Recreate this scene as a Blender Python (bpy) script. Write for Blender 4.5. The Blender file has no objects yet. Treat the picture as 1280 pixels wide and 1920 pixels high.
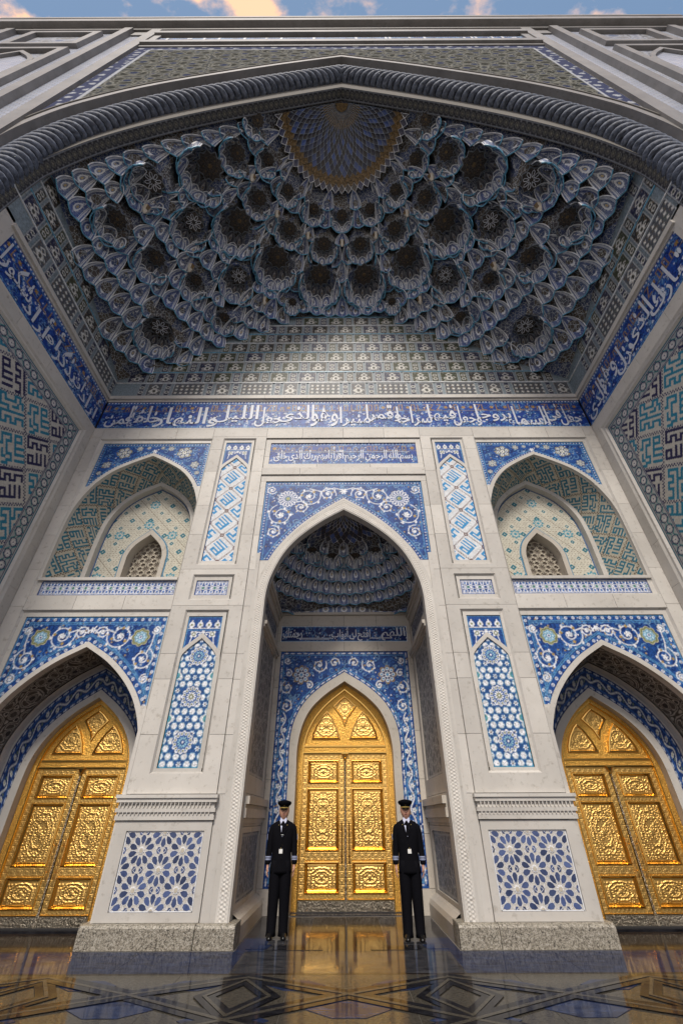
import bpy, math, random
import numpy as np
from mathutils import Matrix, Vector
SC = bpy.context.scene
COL = SC.collection
R = math.radians
PI = math.pi
random.seed(7)
rng = np.random.RandomState(11)

# ------------------------------------------------------------ camera
cam = bpy.data.cameras.new('camera')
cam.sensor_fit = 'VERTICAL'; cam.sensor_height = 36.0; cam.lens = 15.0
cam.clip_start = 0.05; cam.clip_end = 3000
camo = bpy.data.objects.new('camera', cam); COL.objects.link(camo)
camo.matrix_world = Matrix(((0.999991092, 0.00415180, 0.00076067, -0.05),
                            (0.00304460, -0.58467980, -0.81125844, 0.0),
                            (-0.00292344, 0.81125353, -0.58468723, 1.55),
                            (0, 0, 0, 1)))
SC.camera = camo

# ------------------------------------------------------------ world, sun, exposure
SUN_EL, SUN_AZ = 47.0, 187.0      # the sun stands low behind the camera, veiled
w = bpy.data.worlds.new('World'); SC.world = w; w.use_nodes = True
nt = w.node_tree; nd = nt.nodes; lk = nt.links; nd.clear()
wo = nd.new('ShaderNodeOutputWorld'); bg = nd.new('ShaderNodeBackground'); sky = nd.new('ShaderNodeTexSky')
sky.sky_type = 'NISHITA'; sky.sun_disc = False
sky.sun_elevation = R(SUN_EL); sky.sun_rotation = R(SUN_AZ); sky.air_density = 1.2; sky.dust_density = 2.5; sky.ozone_density = 2.0
bg.inputs[1].default_value = 0.11
tc = nd.new('ShaderNodeTexCoord')
sx = nd.new('ShaderNodeSeparateXYZ'); lk.new(tc.outputs['Generated'], sx.inputs[0])
# clouds lie on a flat layer overhead: direction divided by its height
zz = nd.new('ShaderNodeMath'); zz.operation = 'MAXIMUM'; zz.inputs[1].default_value = 0.06; lk.new(sx.outputs[2], zz.inputs[0])
dv = nd.new('ShaderNodeVectorMath'); dv.operation = 'DIVIDE'; lk.new(tc.outputs['Generated'], dv.inputs[0])
cz = nd.new('ShaderNodeCombineXYZ')
for i in range(3): lk.new(zz.outputs[0], cz.inputs[i])
lk.new(cz.outputs[0], dv.inputs[1])
mp = nd.new('ShaderNodeMapping'); mp.inputs['Location'].default_value = (3.1, 1.7, 0); mp.inputs['Scale'].default_value = (1.0, 1.6, 1)
lk.new(dv.outputs[0], mp.inputs[0])
nz = nd.new('ShaderNodeTexNoise'); nz.inputs['Scale'].default_value = 8.5; nz.inputs['Detail'].default_value = 9; nz.inputs['Roughness'].default_value = 0.55
lk.new(mp.outputs[0], nz.inputs['Vector'])
cr = nd.new('ShaderNodeValToRGB'); cr.color_ramp.elements[0].position = 0.50; cr.color_ramp.elements[1].position = 0.61
lk.new(nz.outputs['Fac'], cr.inputs[0])
nz2 = nd.new('ShaderNodeTexNoise'); nz2.inputs['Scale'].default_value = 2.2; nz2.inputs['Detail'].default_value = 5
lk.new(mp.outputs[0], nz2.inputs['Vector'])
ccol = nd.new('ShaderNodeMixRGB'); ccol.inputs[1].default_value = (3.5, 3.3, 3.6, 1); ccol.inputs[2].default_value = (8.0, 4.7, 3.0, 1)
lk.new(cr.outputs[0], ccol.inputs[0])
base = nd.new('ShaderNodeMixRGB'); base.inputs[0].default_value = 0.62; base.inputs[2].default_value = (1.25, 2.05, 3.2, 1)   # thin high haze over the blue
lk.new(sky.outputs[0], base.inputs[1])
mx = nd.new('ShaderNodeMixRGB'); lk.new(cr.outputs[0], mx.inputs[0]); lk.new(base.outputs[0], mx.inputs[1]); lk.new(ccol.outputs[0], mx.inputs[2])
lk.new(mx.outputs[0], bg.inputs[0]); lk.new(bg.outputs[0], wo.inputs[0])

sun = bpy.data.lights.new('sun', 'SUN'); sun.energy = 2.1; sun.angle = R(13); sun.color = (1.0, 0.93, 0.84)
suno = bpy.data.objects.new('sun', sun); COL.objects.link(suno)
_az = R(SUN_AZ); _d = Vector((math.sin(_az) * math.cos(R(SUN_EL)), math.cos(_az) * math.cos(R(SUN_EL)), math.sin(R(SUN_EL))))
suno.rotation_euler = _d.to_track_quat('Z', 'Y').to_euler()
SC.view_settings.view_transform = 'Standard'; SC.view_settings.look = 'None'
SC.view_settings.exposure = 0.58; SC.view_settings.gamma = 1.0; SC.view_settings.use_curve_mapping = False
SC.cycles.max_bounces = 7; SC.cycles.diffuse_bounces = 4; SC.cycles.glossy_bounces = 4
SC.cycles.use_denoising = True
SC.cycles.use_adaptive_sampling = True

# ------------------------------------------------------------ materials
M = {}
def mat(name):
    m = bpy.data.materials.new(name); m.use_nodes = True
    M[name] = m
    return m, m.node_tree.nodes, m.node_tree.links, m.node_tree.nodes['Principled BSDF']
def N(n, t, **kw):
    x = n.new(t)
    for k, v in kw.items():
        if k in x.inputs: x.inputs[k].default_value = v
        else: setattr(x, k, v)
    return x
def ramp(n, stops):
    x = n.new('ShaderNodeValToRGB'); e = x.color_ramp.elements
    while len(e) < len(stops): e.new(0.5)
    for i, (p, c) in enumerate(stops):
        e[i].position = p; e[i].color = (*c, 1)
    return x
def bump(n, l, b, src, st=0.3, dist=0.01):
    u = N(n, 'ShaderNodeBump', Strength=st, Distance=dist); l.new(src, u.inputs['Height']); l.new(u.outputs[0], b.inputs['Normal']); return u
def stone(name, c1, c2, rough=0.55, scale=1.3, vein=0.0, rnd=0.09):
    m, n, l, b = mat(name)
    t = N(n, 'ShaderNodeTexCoord')
    oi = N(n, 'ShaderNodeObjectInfo')
    add = N(n, 'ShaderNodeVectorMath', operation='ADD'); l.new(t.outputs['Object'], add.inputs[0]); l.new(oi.outputs['Random'], add.inputs[1])
    a = N(n, 'ShaderNodeTexNoise', Scale=scale, Detail=8, Roughness=0.6); l.new(add.outputs[0], a.inputs['Vector'])
    r = ramp(n, [(0.3, c1), (0.7, c2)]); l.new(a.outputs['Fac'], r.inputs[0])
    f = N(n, 'ShaderNodeTexNoise', Scale=60, Detail=3); l.new(t.outputs['Object'], f.inputs['Vector'])
    # small dirt marks
    d = N(n, 'ShaderNodeTexNoise', Scale=9, Detail=6, Roughness=0.7); l.new(add.outputs[0], d.inputs['Vector'])
    dr = ramp(n, [(0.56, (1, 1, 1)), (0.74, (0.62, 0.60, 0.56))]); l.new(d.outputs['Fac'], dr.inputs[0])
    mm = N(n, 'ShaderNodeMixRGB', blend_type='MULTIPLY'); mm.inputs[0].default_value = 1; l.new(r.outputs[0], mm.inputs[1]); l.new(dr.outputs[0], mm.inputs[2])
    h = N(n, 'ShaderNodeHueSaturation'); l.new(mm.outputs[0], h.inputs['Color'])
    mr = N(n, 'ShaderNodeMapRange'); mr.inputs['To Min'].default_value = 1 - rnd; mr.inputs['To Max'].default_value = 1 + rnd
    l.new(oi.outputs['Random'], mr.inputs['Value']); l.new(mr.outputs[0], h.inputs['Value'])
    l.new(h.outputs[0], b.inputs['Base Color']); b.inputs['Roughness'].default_value = rough
    bump(n, l, b, f.outputs['Fac'], 0.12, 0.003)
    return m
stone('limestone', (0.50, 0.475, 0.435), (0.60, 0.575, 0.53))
stone('limestone_warm', (0.46, 0.42, 0.36), (0.54, 0.50, 0.44))
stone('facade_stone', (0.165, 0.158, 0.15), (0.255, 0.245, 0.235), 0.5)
stone('grey_relief_stone', (0.20, 0.195, 0.19), (0.28, 0.27, 0.26), 0.45)
def granite():
    m, n, l, b = mat('granite')
    t = N(n, 'ShaderNodeTexCoord')
    v = N(n, 'ShaderNodeTexVoronoi', Scale=95); l.new(t.outputs['Object'], v.inputs['Vector'])
    z = N(n, 'ShaderNodeTexNoise', Scale=22, Detail=6, Roughness=0.7); l.new(t.outputs['Object'], z.inputs['Vector'])
    sp = N(n, 'ShaderNodeSeparateColor'); l.new(v.outputs['Color'], sp.inputs[0])
    mxx = N(n, 'ShaderNodeMath', operation='MULTIPLY_ADD'); l.new(sp.outputs[0], mxx.inputs[0]); mxx.inputs[1].default_value = 0.45; 
    l.new(z.outputs['Fac'], mxx.inputs[2])
    r = ramp(n, [(0.46, (0.035, 0.03, 0.025)), (0.60, (0.17, 0.15, 0.115)), (0.80, (0.33, 0.30, 0.24)), (0.95, (0.44, 0.41, 0.35))]); l.new(mxx.outputs[0], r.inputs[0])
    l.new(r.outputs[0], b.inputs['Base Color']); b.inputs['Roughness'].default_value = 0.5
    bump(n, l, b, z.outputs['Fac'], 0.4, 0.01)
granite()
def floor_mat(name, c1, c2, scale, rough=0.08, stops=(0.35, 0.65)):
    m, n, l, b = mat(name)
    t = N(n, 'ShaderNodeTexCoord'); oi = N(n, 'ShaderNodeObjectInfo')
    add = N(n, 'ShaderNodeVectorMath', operation='ADD'); l.new(t.outputs['Object'], add.inputs[0]); l.new(oi.outputs['Random'], add.inputs[1])
    mpp = N(n, 'ShaderNodeMapping'); mpp.inputs['Scale'].default_value = (0.6, 2.2, 1); mpp.inputs['Rotation'].default_value = (0, 0, 0.5); l.new(add.outputs[0], mpp.inputs[0])
    a = N(n, 'ShaderNodeTexNoise', Scale=scale, Detail=9, Roughness=0.65); a.inputs['Distortion'].default_value = 1.2; l.new(mpp.outputs[0], a.inputs['Vector'])
    r = ramp(n, [(stops[0], c1), (stops[1], c2)]); l.new(a.outputs['Fac'], r.inputs[0]); l.new(r.outputs[0], b.inputs['Base Color'])
    ro = N(n, 'ShaderNodeMapRange'); ro.inputs['To Min'].default_value = rough * 0.6; ro.inputs['To Max'].default_value = rough * 1.8
    g = N(n, 'ShaderNodeTexNoise', Scale=3.5, Detail=4); l.new(t.outputs['Object'], g.inputs['Vector']); l.new(g.outputs['Fac'], ro.inputs['Value']); l.new(ro.outputs[0], b.inputs['Roughness']); b.inputs['Specular IOR Level'].default_value = 0.035
    g2 = N(n, 'ShaderNodeTexNoise', Scale=14, Detail=3); l.new(t.outputs['Object'], g2.inputs['Vector']); bump(n, l, b, g2.outputs['Fac'], 0.05, 0.004)
    return m
floor_mat('floor_blue_marble', (0.006, 0.010, 0.032), (0.03, 0.045, 0.10), 4)
floor_mat('floor_grey_marble', (0.014, 0.015, 0.019), (0.06, 0.06, 0.066), 3)
floor_mat('floor_dark_marble', (0.006, 0.006, 0.008), (0.022, 0.022, 0.026), 4)
floor_mat('floor_granite', (0.022, 0.020, 0.017), (0.10, 0.09, 0.072), 60, 0.10, (0.35, 0.65))
floor_mat('floor_brown_marble', (0.012, 0.009, 0.007), (0.045, 0.034, 0.026), 4)

def tile_mat(name, rough=0.42, grain=0.30, tess=42.0, spec=0.22):
    """glazed mosaic: the pattern is in the 'Col' attribute, the material adds glaze, joints and firing variation"""
    m, n, l, b = mat(name)
    at = N(n, 'ShaderNodeAttribute', attribute_name='Col')
    t = N(n, 'ShaderNodeTexCoord')
    v = N(n, 'ShaderNodeTexVoronoi', Scale=tess); l.new(t.outputs['Object'], v.inputs['Vector'])
    sp = N(n, 'ShaderNodeSeparateColor'); l.new(v.outputs['Color'], sp.inputs[0])
    mr = N(n, 'ShaderNodeMapRange'); mr.inputs['To Min'].default_value = 1 - grain; mr.inputs['To Max'].default_value = 1 + grain; l.new(sp.outputs[0], mr.inputs['Value'])
    h = N(n, 'ShaderNodeHueSaturation'); l.new(at.outputs['Color'], h.inputs['Color']); l.new(mr.outputs[0], h.inputs['Value'])
    l.new(h.outputs[0], b.inputs['Base Color']); b.inputs['Roughness'].default_value = rough; b.inputs['Specular IOR Level'].default_value = spec
    bump(n, l, b, v.outputs['Distance'], 0.25, 0.004)
    return m
tile_mat('mosaic_tile')
tile_mat('brick_mosaic', 0.6, 0.12, 24.0, 0.3)
tile_mat('grey_mosaic', 0.45, 0.25, 36.0)
tile_mat('matt_mosaic', 0.85, 0.25, 30.0, 0.05)
tile_mat('carved_stone', 0.55, 0.04, 20.0)

def metal(name, c, rough, tex=None, st=0.4, dist=0.012, lo=0.5):
    m, n, l, b = mat(name)
    b.inputs['Base Color'].default_value = (*c, 1); b.inputs['Metallic'].default_value = 1.0; b.inputs['Roughness'].default_value = rough
    t = N(n, 'ShaderNodeTexCoord')
    z = N(n, 'ShaderNodeTexNoise', Scale=3.0, Detail=5); l.new(t.outputs['Object'], z.inputs['Vector'])
    r = N(n, 'ShaderNodeMapRange'); r.inputs['To Min'].default_value = rough * 0.75; r.inputs['To Max'].default_value = rough * 1.35; l.new(z.outputs['Fac'], r.inputs['Value']); l.new(r.outputs[0], b.inputs['Roughness'])
    if tex:
        v = N(n, 'ShaderNodeTexVoronoi', Scale=tex, feature='SMOOTH_F1'); l.new(t.outputs['Object'], v.inputs['Vector'])
        v2 = N(n, 'ShaderNodeTexNoise', Scale=tex * 1.6, Detail=2); v2.inputs['Distortion'].default_value = 1.5; l.new(t.outputs['Object'], v2.inputs['Vector'])
        ad = N(n, 'ShaderNodeMath', operation='ADD'); l.new(v.outputs['Distance'], ad.inputs[0]); l.new(v2.outputs['Fac'], ad.inputs[1])
        bump(n, l, b, ad.outputs[0], st, dist)
        rr = ramp(n, [(0.55, tuple(k * lo for k in c)), (0.95, c)]); l.new(ad.outputs[0], rr.inputs[0]); l.new(rr.outputs[0], b.inputs['Base Color'])  # gold darkens in the hollows of the chasing, their shade put into the colour
    return m
metal('gold_chased', (0.86, 0.49, 0.11), 0.36, 44.0, 0.5, 0.012, 0.6)
metal('gold_polished', (0.95, 0.59, 0.16), 0.18)
metal('gold_relief', (0.92, 0.58, 0.18), 0.36, 70.0, 0.35, 0.008, 0.7)
metal('silver_chased', (0.46, 0.41, 0.33), 0.35, 30.0, 1.0, 0.03)
def plain(name, c, rough=0.6, spec=0.5, nscale=40, amt=0.12, metallic=0.0, bmp=0.1):
    m, n, l, b = mat(name)
    t = N(n, 'ShaderNodeTexCoord'); z = N(n, 'ShaderNodeTexNoise', Scale=nscale, Detail=4); l.new(t.outputs['Object'], z.inputs['Vector'])
    r = ramp(n, [(0.3, tuple(max(0, k * (1 - amt)) for k in c)), (0.7, tuple(min(1, k * (1 + amt)) for k in c))]); l.new(z.outputs['Fac'], r.inputs[0])
    l.new(r.outputs[0], b.inputs['Base Color']); b.inputs['Roughness'].default_value = rough; b.inputs['Specular IOR Level'].default_value = spec; b.inputs['Metallic'].default_value = metallic
    if bmp: bump(n, l, b, z.outputs['Fac'], bmp, 0.002)
    return m
plain('white_glaze', (0.74, 0.76, 0.80), 0.3)
plain('frieze_letter', (0.58, 0.61, 0.68), 0.5)
plain('rib_mid', (0.27, 0.31, 0.36), 0.45, nscale=14, amt=0.3)
plain('rib_dim', (0.19, 0.215, 0.24), 0.45, nscale=14, amt=0.4)
plain('rib_pale', (0.74, 0.79, 0.83), 0.4, nscale=9, amt=0.35)
plain('rib_teal', (0.12, 0.36, 0.52), 0.35, nscale=10, amt=0.5)
plain('joint_and_shade_dark', (0.16, 0.15, 0.135), 0.9)
plain('grout_blue', (0.21, 0.26, 0.29), 0.6, nscale=20, amt=0.3)
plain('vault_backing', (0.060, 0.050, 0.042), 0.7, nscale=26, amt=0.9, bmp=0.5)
plain('gold_tile', (0.15, 0.095, 0.035), 0.45, nscale=22, amt=0.9)
plain('pendant_cream', (0.52, 0.47, 0.38), 0.4)
plain('dark_void', (0.02, 0.02, 0.022), 0.8)
plain('jacket_black', (0.0045, 0.0045, 0.0065), 0.9, 0.08)
plain('shoe_black', (0.008, 0.008, 0.008), 0.25)
plain('shirt_blue', (0.50, 0.53, 0.68), 0.7)
plain('cloth_white', (0.75, 0.75, 0.72), 0.7)
plain('trim_gold', (0.75, 0.55, 0.16), 0.4, metallic=0.6)
plain('sleeve_silver', (0.32, 0.36, 0.52), 0.5)
plain('skin', (0.48, 0.26, 0.18), 0.5, nscale=18, amt=0.12)
plain('lips', (0.30, 0.10, 0.085), 0.45)
plain('hair_black', (0.012, 0.010, 0.009), 0.6)
plain('eye_white', (0.55, 0.52, 0.48), 0.3)
plain('window_glass', (0.20, 0.17, 0.14), 0.15)
plain('plaza_paving', (0.24, 0.23, 0.215), 0.7, nscale=0.8, amt=0.25)
def rope_mat():
    m, n, l, b = mat('rope_marble')
    t = N(n, 'ShaderNodeTexCoord'); oi = N(n, 'ShaderNodeObjectInfo')
    add = N(n, 'ShaderNodeVectorMath', operation='ADD'); l.new(t.outputs['Object'], add.inputs[0]); l.new(oi.outputs['Random'], add.inputs[1])
    a = N(n, 'ShaderNodeTexNoise', Scale=7, Detail=9, Roughness=0.7); a.inputs['Distortion'].default_value = 0.8; l.new(add.outputs[0], a.inputs['Vector'])
    r = ramp(n, [(0.30, (0.018, 0.02, 0.026)), (0.46, (0.085, 0.10, 0.135)), (0.62, (0.17, 0.195, 0.25)), (0.75, (0.30, 0.32, 0.37))]); l.new(a.outputs['Fac'], r.inputs[0])
    l.new(r.outputs[0], b.inputs['Base Color']); b.inputs['Roughness'].default_value = 0.62; b.inputs['Specular IOR Level'].default_value = 0.3; bump(n, l, b, a.outputs['Fac'], 0.5, 0.02)
rope_mat()
def dado_mat(name, c1, c2):
    stone(name, c1, c2, 0.25, 9, rnd=0.45)
dado_mat('lapis_stone', (0.035, 0.055, 0.14), (0.085, 0.12, 0.25))
def cell_mat(name, dark, mid, orn, gold):
    """glazed niche lining: floral specks and a lamp-shaped motif placed by the cell's own UV"""
    m, n, l, b = mat(name)
    uv = N(n, 'ShaderNodeUVMap'); oi = N(n, 'ShaderNodeObjectInfo')
    s = N(n, 'ShaderNodeSeparateXYZ'); l.new(uv.outputs[0], s.inputs[0])
    def mth(op, a, bb=None, c=None):
        x = N(n, 'ShaderNodeMath', operation=op)
        for i, q in enumerate((a, bb, c)):
            if q is None: continue
            if isinstance(q, (int, float)): x.inputs[i].default_value = q
            else: l.new(q, x.inputs[i])
        return x.outputs[0]
    u = mth('ABSOLUTE', mth('SUBTRACT', s.outputs[0], 0.5))
    v = mth('SUBTRACT', s.outputs[1], 0.42)
    d = mth('SQRT', mth('ADD', mth('MULTIPLY', mth('MULTIPLY', u, u), 2.6), mth('MULTIPLY', v, v)))
    d2 = mth('ADD', mth('MULTIPLY', u, 1.7), mth('ABSOLUTE', mth('SUBTRACT', s.outputs[1], 0.72)))
    ring = mth('LESS_THAN', mth('ABSOLUTE', mth('SUBTRACT', d, 0.22)), 0.055)
    ring2 = mth('LESS_THAN', mth('ABSOLUTE', mth('SUBTRACT', d2, 0.10)), 0.035)
    dot = mth('LESS_THAN', d, 0.085)
    wv = N(n, 'ShaderNodeTexVoronoi', Scale=9.0, feature='DISTANCE_TO_EDGE'); l.new(uv.outputs[0], wv.inputs['Vector'])
    vine = mth('LESS_THAN', wv.outputs['Distance'], 0.045)
    vo = N(n, 'ShaderNodeTexVoronoi', Scale=15.0); l.new(uv.outputs[0], vo.inputs['Vector'])
    speck = mth('LESS_THAN', vo.outputs['Distance'], 0.26)
    hue = N(n, 'ShaderNodeMixRGB'); hue.inputs[1].default_value = (*dark, 1); hue.inputs[2].default_value = (*mid, 1); l.new(oi.outputs['Random'], hue.inputs[0])
    def mixc(fac, c1, c2, k=1.0):
        x = N(n, 'ShaderNodeMixRGB'); l.new(mth('MULTIPLY', fac, k), x.inputs[0]); l.new(c1, x.inputs[1])
        if isinstance(c2, tuple): x.inputs[2].default_value = (*c2, 1)
        else: l.new(c2, x.inputs[2])
        return x.outputs[0]
    core = mth('LESS_THAN', d, 0.34)
    c = mixc(vine, hue.outputs[0], orn, 0.16)
    c = mixc(mth('MULTIPLY', vine, core), c, orn, 0.75)
    c = mixc(speck, c, orn, 0.40)
    eline = mth('MULTIPLY', mth('GREATER_THAN', u, 0.36), mth('LESS_THAN', u, 0.415))
    c = mixc(eline, c, orn, 0.6)
    c = mixc(ring, c, orn, 0.85); c = mixc(ring2, c, orn, 0.85); c = mixc(dot, c, gold, 0.9)
    l.new(c, b.inputs['Base Color']); b.inputs['Roughness'].default_value = 0.3
cell_mat('niche_blue', (0.075, 0.09, 0.16), (0.07, 0.12, 0.33), (0.88, 0.89, 0.90), (0.5, 0.40, 0.22))
cell_mat('niche_dark', (0.10, 0.09, 0.08), (0.07, 0.08, 0.15), (0.62, 0.62, 0.60), (0.40, 0.26, 0.10))
cell_mat('niche_bright', (0.11, 0.13, 0.20), (0.10, 0.16, 0.34), (0.88, 0.88, 0.86), (0.6, 0.45, 0.2))
cell_mat('niche_shade', (0.045, 0.040, 0.036), (0.035, 0.040, 0.07), (0.30, 0.30, 0.30), (0.25, 0.17, 0.08))  # lining of the cup insides, their shade put into the colour
def vault_tile():
    m, n, l, b = mat('vault_tile')
    t = N(n, 'ShaderNodeTexCoord')
    a = N(n, 'ShaderNodeTexVoronoi', Scale=2.4); l.new(t.outputs['Object'], a.inputs['Vector']); sp = N(n, 'ShaderNodeSeparateColor'); l.new(a.outputs['Color'], sp.inputs[0])
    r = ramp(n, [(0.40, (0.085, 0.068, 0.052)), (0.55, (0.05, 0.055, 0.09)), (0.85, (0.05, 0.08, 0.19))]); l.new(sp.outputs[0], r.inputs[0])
    v = N(n, 'ShaderNodeTexVoronoi', Scale=9.0, feature='DISTANCE_TO_EDGE'); l.new(t.outputs['Object'], v.inputs['Vector'])
    vr = ramp(n, [(0.03, (1, 1, 1)), (0.07, (0, 0, 0))]); l.new(v.outputs['Distance'], vr.inputs[0])
    q = N(n, 'ShaderNodeTexVoronoi', Scale=16.0); l.new(t.outputs['Object'], q.inputs['Vector']); qr = ramp(n, [(0.20, (1, 1, 1)), (0.28, (0, 0, 0))]); l.new(q.outputs['Distance'], qr.inputs[0])
    m1 = N(n, 'ShaderNodeMixRGB'); l.new(vr.outputs[0], m1.inputs[0]); l.new(r.outputs[0], m1.inputs[1]); m1.inputs[2].default_value = (0.30, 0.33, 0.36, 1)
    m2 = N(n, 'ShaderNodeMixRGB'); l.new(qr.outputs[0], m2.inputs[0]); l.new(m1.outputs[0], m2.inputs[1]); m2.inputs[2].default_value = (0.50, 0.49, 0.45, 1)
    l.new(m2.outputs[0], b.inputs['Base Color']); b.inputs['Roughness'].default_value = 0.4
vault_tile()

# ------------------------------------------------------------ objects and meshes
def link(o): COL.objects.link(o); return o
def thing(name, label, cat, loc=(0, 0, 0), group=None, rotz=0):
    o = bpy.data.objects.new(name, None); link(o); o.empty_display_size = 0.2
    o.location = loc; o.rotation_euler = (0, 0, rotz)
    o['label'] = label; o['category'] = cat
    if group: o['group'] = group
    return o
def rootinv(p):
    while p is not None and p.parent is not None: p = p.parent
    if p is None or p.type != 'EMPTY': return Matrix.Identity(4)
    return (Matrix.Translation(p.location) @ p.rotation_euler.to_matrix().to_4x4()).inverted()
def put(name, me, parent=None, label=None, kind=None):
    o = bpy.data.objects.new(name, me); link(o)
    if parent is not None:
        o.parent = parent
        if parent.type == 'EMPTY': o.matrix_parent_inverse = rootinv(parent)
    if label: o['label'] = label
    if kind: o['kind'] = kind
    return o
def mesh_np(name, V, Q, mats, midx=None, smooth=False, col=None, uv=None):
    """V (n,3) array, Q (m,4) or (m,3) index array"""
    me = bpy.data.meshes.new(name)
    V = np.asarray(V, np.float32); Q = np.asarray(Q, np.int32); k = Q.shape[1]
    me.vertices.add(len(V)); me.vertices.foreach_set('co', V.ravel())
    me.loops.add(Q.size); me.loops.foreach_set('vertex_index', Q.ravel())
    me.polygons.add(len(Q)); me.polygons.foreach_set('loop_start', np.arange(0, Q.size, k, dtype=np.int32))
    for mm in mats: me.materials.append(M[mm])
    if midx is not None: me.polygons.foreach_set('material_index', np.asarray(midx, np.int32))
    me.polygons.foreach_set('use_smooth', np.full(len(Q), smooth))
    me.update(calc_edges=True)
    if col is not None:
        a = me.color_attributes.new('Col', 'FLOAT_COLOR', 'POINT')
        c = np.ones((len(V), 4), np.float32); c[:, :3] = col; a.data.foreach_set('color', c.ravel())
    if uv is not None:
        l = me.uv_layers.new(name='UVMap'); l.data.foreach_set('uv', np.asarray(uv, np.float32)[Q.ravel()].ravel())
    return me
class MB:
    """collects polygons for ONE mesh"""
    def __init__(s): s.v = []; s.f = []; s.m = []; s.mats = []
    def mi(s, m):
        if m not in s.mats: s.mats.append(m)
        return s.mats.index(m)
    def poly(s, pts, m):
        b = len(s.v); s.v += [tuple(p) for p in pts]; s.f.append(tuple(range(b, b + len(pts)))); s.m.append(s.mi(m))
    def box(s, x0, x1, y0, y1, z0, z1, m):
        b = len(s.v)
        s.v += [(x0, y0, z0), (x1, y0, z0), (x1, y1, z0), (x0, y1, z0), (x0, y0, z1), (x1, y0, z1), (x1, y1, z1), (x0, y1, z1)]
        for q in ((0, 3, 2, 1), (4, 5, 6, 7), (0, 1, 5, 4), (1, 2, 6, 5), (2, 3, 7, 6), (3, 0, 4, 7)):
            s.f.append(tuple(b + i for i in q)); s.m.append(s.mi(m))
    def sweep(s, path, prof, m, closed=True, up=None):
        """path: list of (pos, u, v) frames; prof: list of (a, b)"""
        b = len(s.v); k = len(prof)
        for p, u, v in path:
            for a, c in prof: s.v.append((p[0] + u[0] * a + v[0] * c, p[1] + u[1] * a + v[1] * c, p[2] + u[2] * a + v[2] * c))
        mi = s.mi(m)
        for i in range(len(path) - 1):
            for j in range(k if closed else k - 1):
                j2 = (j + 1) % k
                s.f.append((b + i * k + j, b + i * k + j2, b + (i + 1) * k + j2, b + (i + 1) * k + j)); s.m.append(mi)
    def tube(s, pts, r, m, n=4, closed=False):
        pts = [Vector(p) for p in pts]; path = []
        K = len(pts)
        for i, p in enumerate(pts):
            a = pts[(i - 1) % K] if (closed or i > 0) else p
            c = pts[(i + 1) % K] if (closed or i < K - 1) else p
            t = (c - a); t = t.normalized() if t.length > 1e-9 else Vector((0, 0, 1))
            u = t.cross(Vector((0, 0, 1)) if abs(t.z) < 0.9 else Vector((1, 0, 0))).normalized(); v = t.cross(u)
            path.append((p, u, v))
        if closed: path.append(path[0])
        s.sweep(path, [(r * math.cos(2 * PI * j / n + PI / 4), r * math.sin(2 * PI * j / n + PI / 4)) for j in range(n)], m)
    def cyl(s, c, r0, r1, z0, z1, m, n=12, cap=True):
        b = len(s.v)
        for z, r in ((z0, r0), (z1, r1)):
            for j in range(n): s.v.append((c[0] + r * math.cos(2 * PI * j / n), c[1] + r * math.sin(2 * PI * j / n), z))
        for j in range(n):
            s.f.append((b + j, b + (j + 1) % n, b + n + (j + 1) % n, b + n + j)); s.m.append(s.mi(m))
        if cap:
            s.f.append(tuple(b + j for j in reversed(range(n)))); s.m.append(s.mi(m)); s.f.append(tuple(b + n + j for j in range(n))); s.m.append(s.mi(m))
    def mesh(s, name, smooth=False, sharp=None):
        me = bpy.data.meshes.new(name); me.from_pydata(s.v, [], s.f)
        for k in s.mats: me.materials.append(M[k])
        me.polygons.foreach_set('material_index', s.m); me.polygons.foreach_set('use_smooth', [smooth] * len(s.f)); me.update()
        return me
    def put(s, name, parent=None, label=None, kind=None, smooth=False):
        return put(name, s.mesh(name, smooth), parent, label, kind)

# frames: a plane with origin O, axes U (right as seen), V (up), N (towards the viewer)
class Fr:
    def __init__(s, O, U, V=(0, 0, 1)):
        s.O = np.array(O, float); s.U = np.array(U, float); s.V = np.array(V, float); s.N = np.cross(s.U, s.V)
    def p(s, u, v, n=0.0):
        q = s.O + s.U * u + s.V * v + s.N * n
        return (q[0], q[1], q[2])
BACK = lambda y: Fr((0, y, 0), (1, 0, 0))
LEFTW = lambda x: Fr((x, 0, 0), (0, 1, 0))        # faces +X, u = y
RIGHTW = lambda x: Fr((x, 0, 0), (0, -1, 0))      # faces -X, u = -y
def fbox(mb, F, u0, u1, v0, v1, n0, n1, m, back=False):
    P = F.p
    c = [P(u0, v0, n0), P(u1, v0, n0), P(u1, v1, n0), P(u0, v1, n0), P(u0, v0, n1), P(u1, v0, n1), P(u1, v1, n1), P(u0, v1, n1)]
    for q in ((4, 5, 6, 7), (0, 1, 5, 4), (1, 2, 6, 5), (2, 3, 7, 6), (3, 0, 4, 7)) + (((0, 3, 2, 1),) if back else ()):
        mb.poly([c[i] for i in q], m)
def half_curve(pts, n=8):
    """pts from springing up to the apex, (dx, z); Catmull-Rom smoothed"""
    P = [np.array(p, float) for p in pts]; out = []
    for i in range(len(P) - 1):
        p0 = P[i - 1] if i > 0 else 2 * P[0] - P[1]; p1 = P[i]; p2 = P[i + 1]; p3 = P[i + 2] if i + 2 < len(P) else 2 * P[-1] - P[-2]
        for k in range(n):
            t = k / n
            out.append(0.5 * ((2 * p1) + (p2 - p0) * t + (2 * p0 - 5 * p1 + 4 * p2 - p3) * t * t + (3 * p1 - p0 - 3 * p2 + p3) * t ** 3))
    out.append(P[-1])
    return np.array(out)
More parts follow.
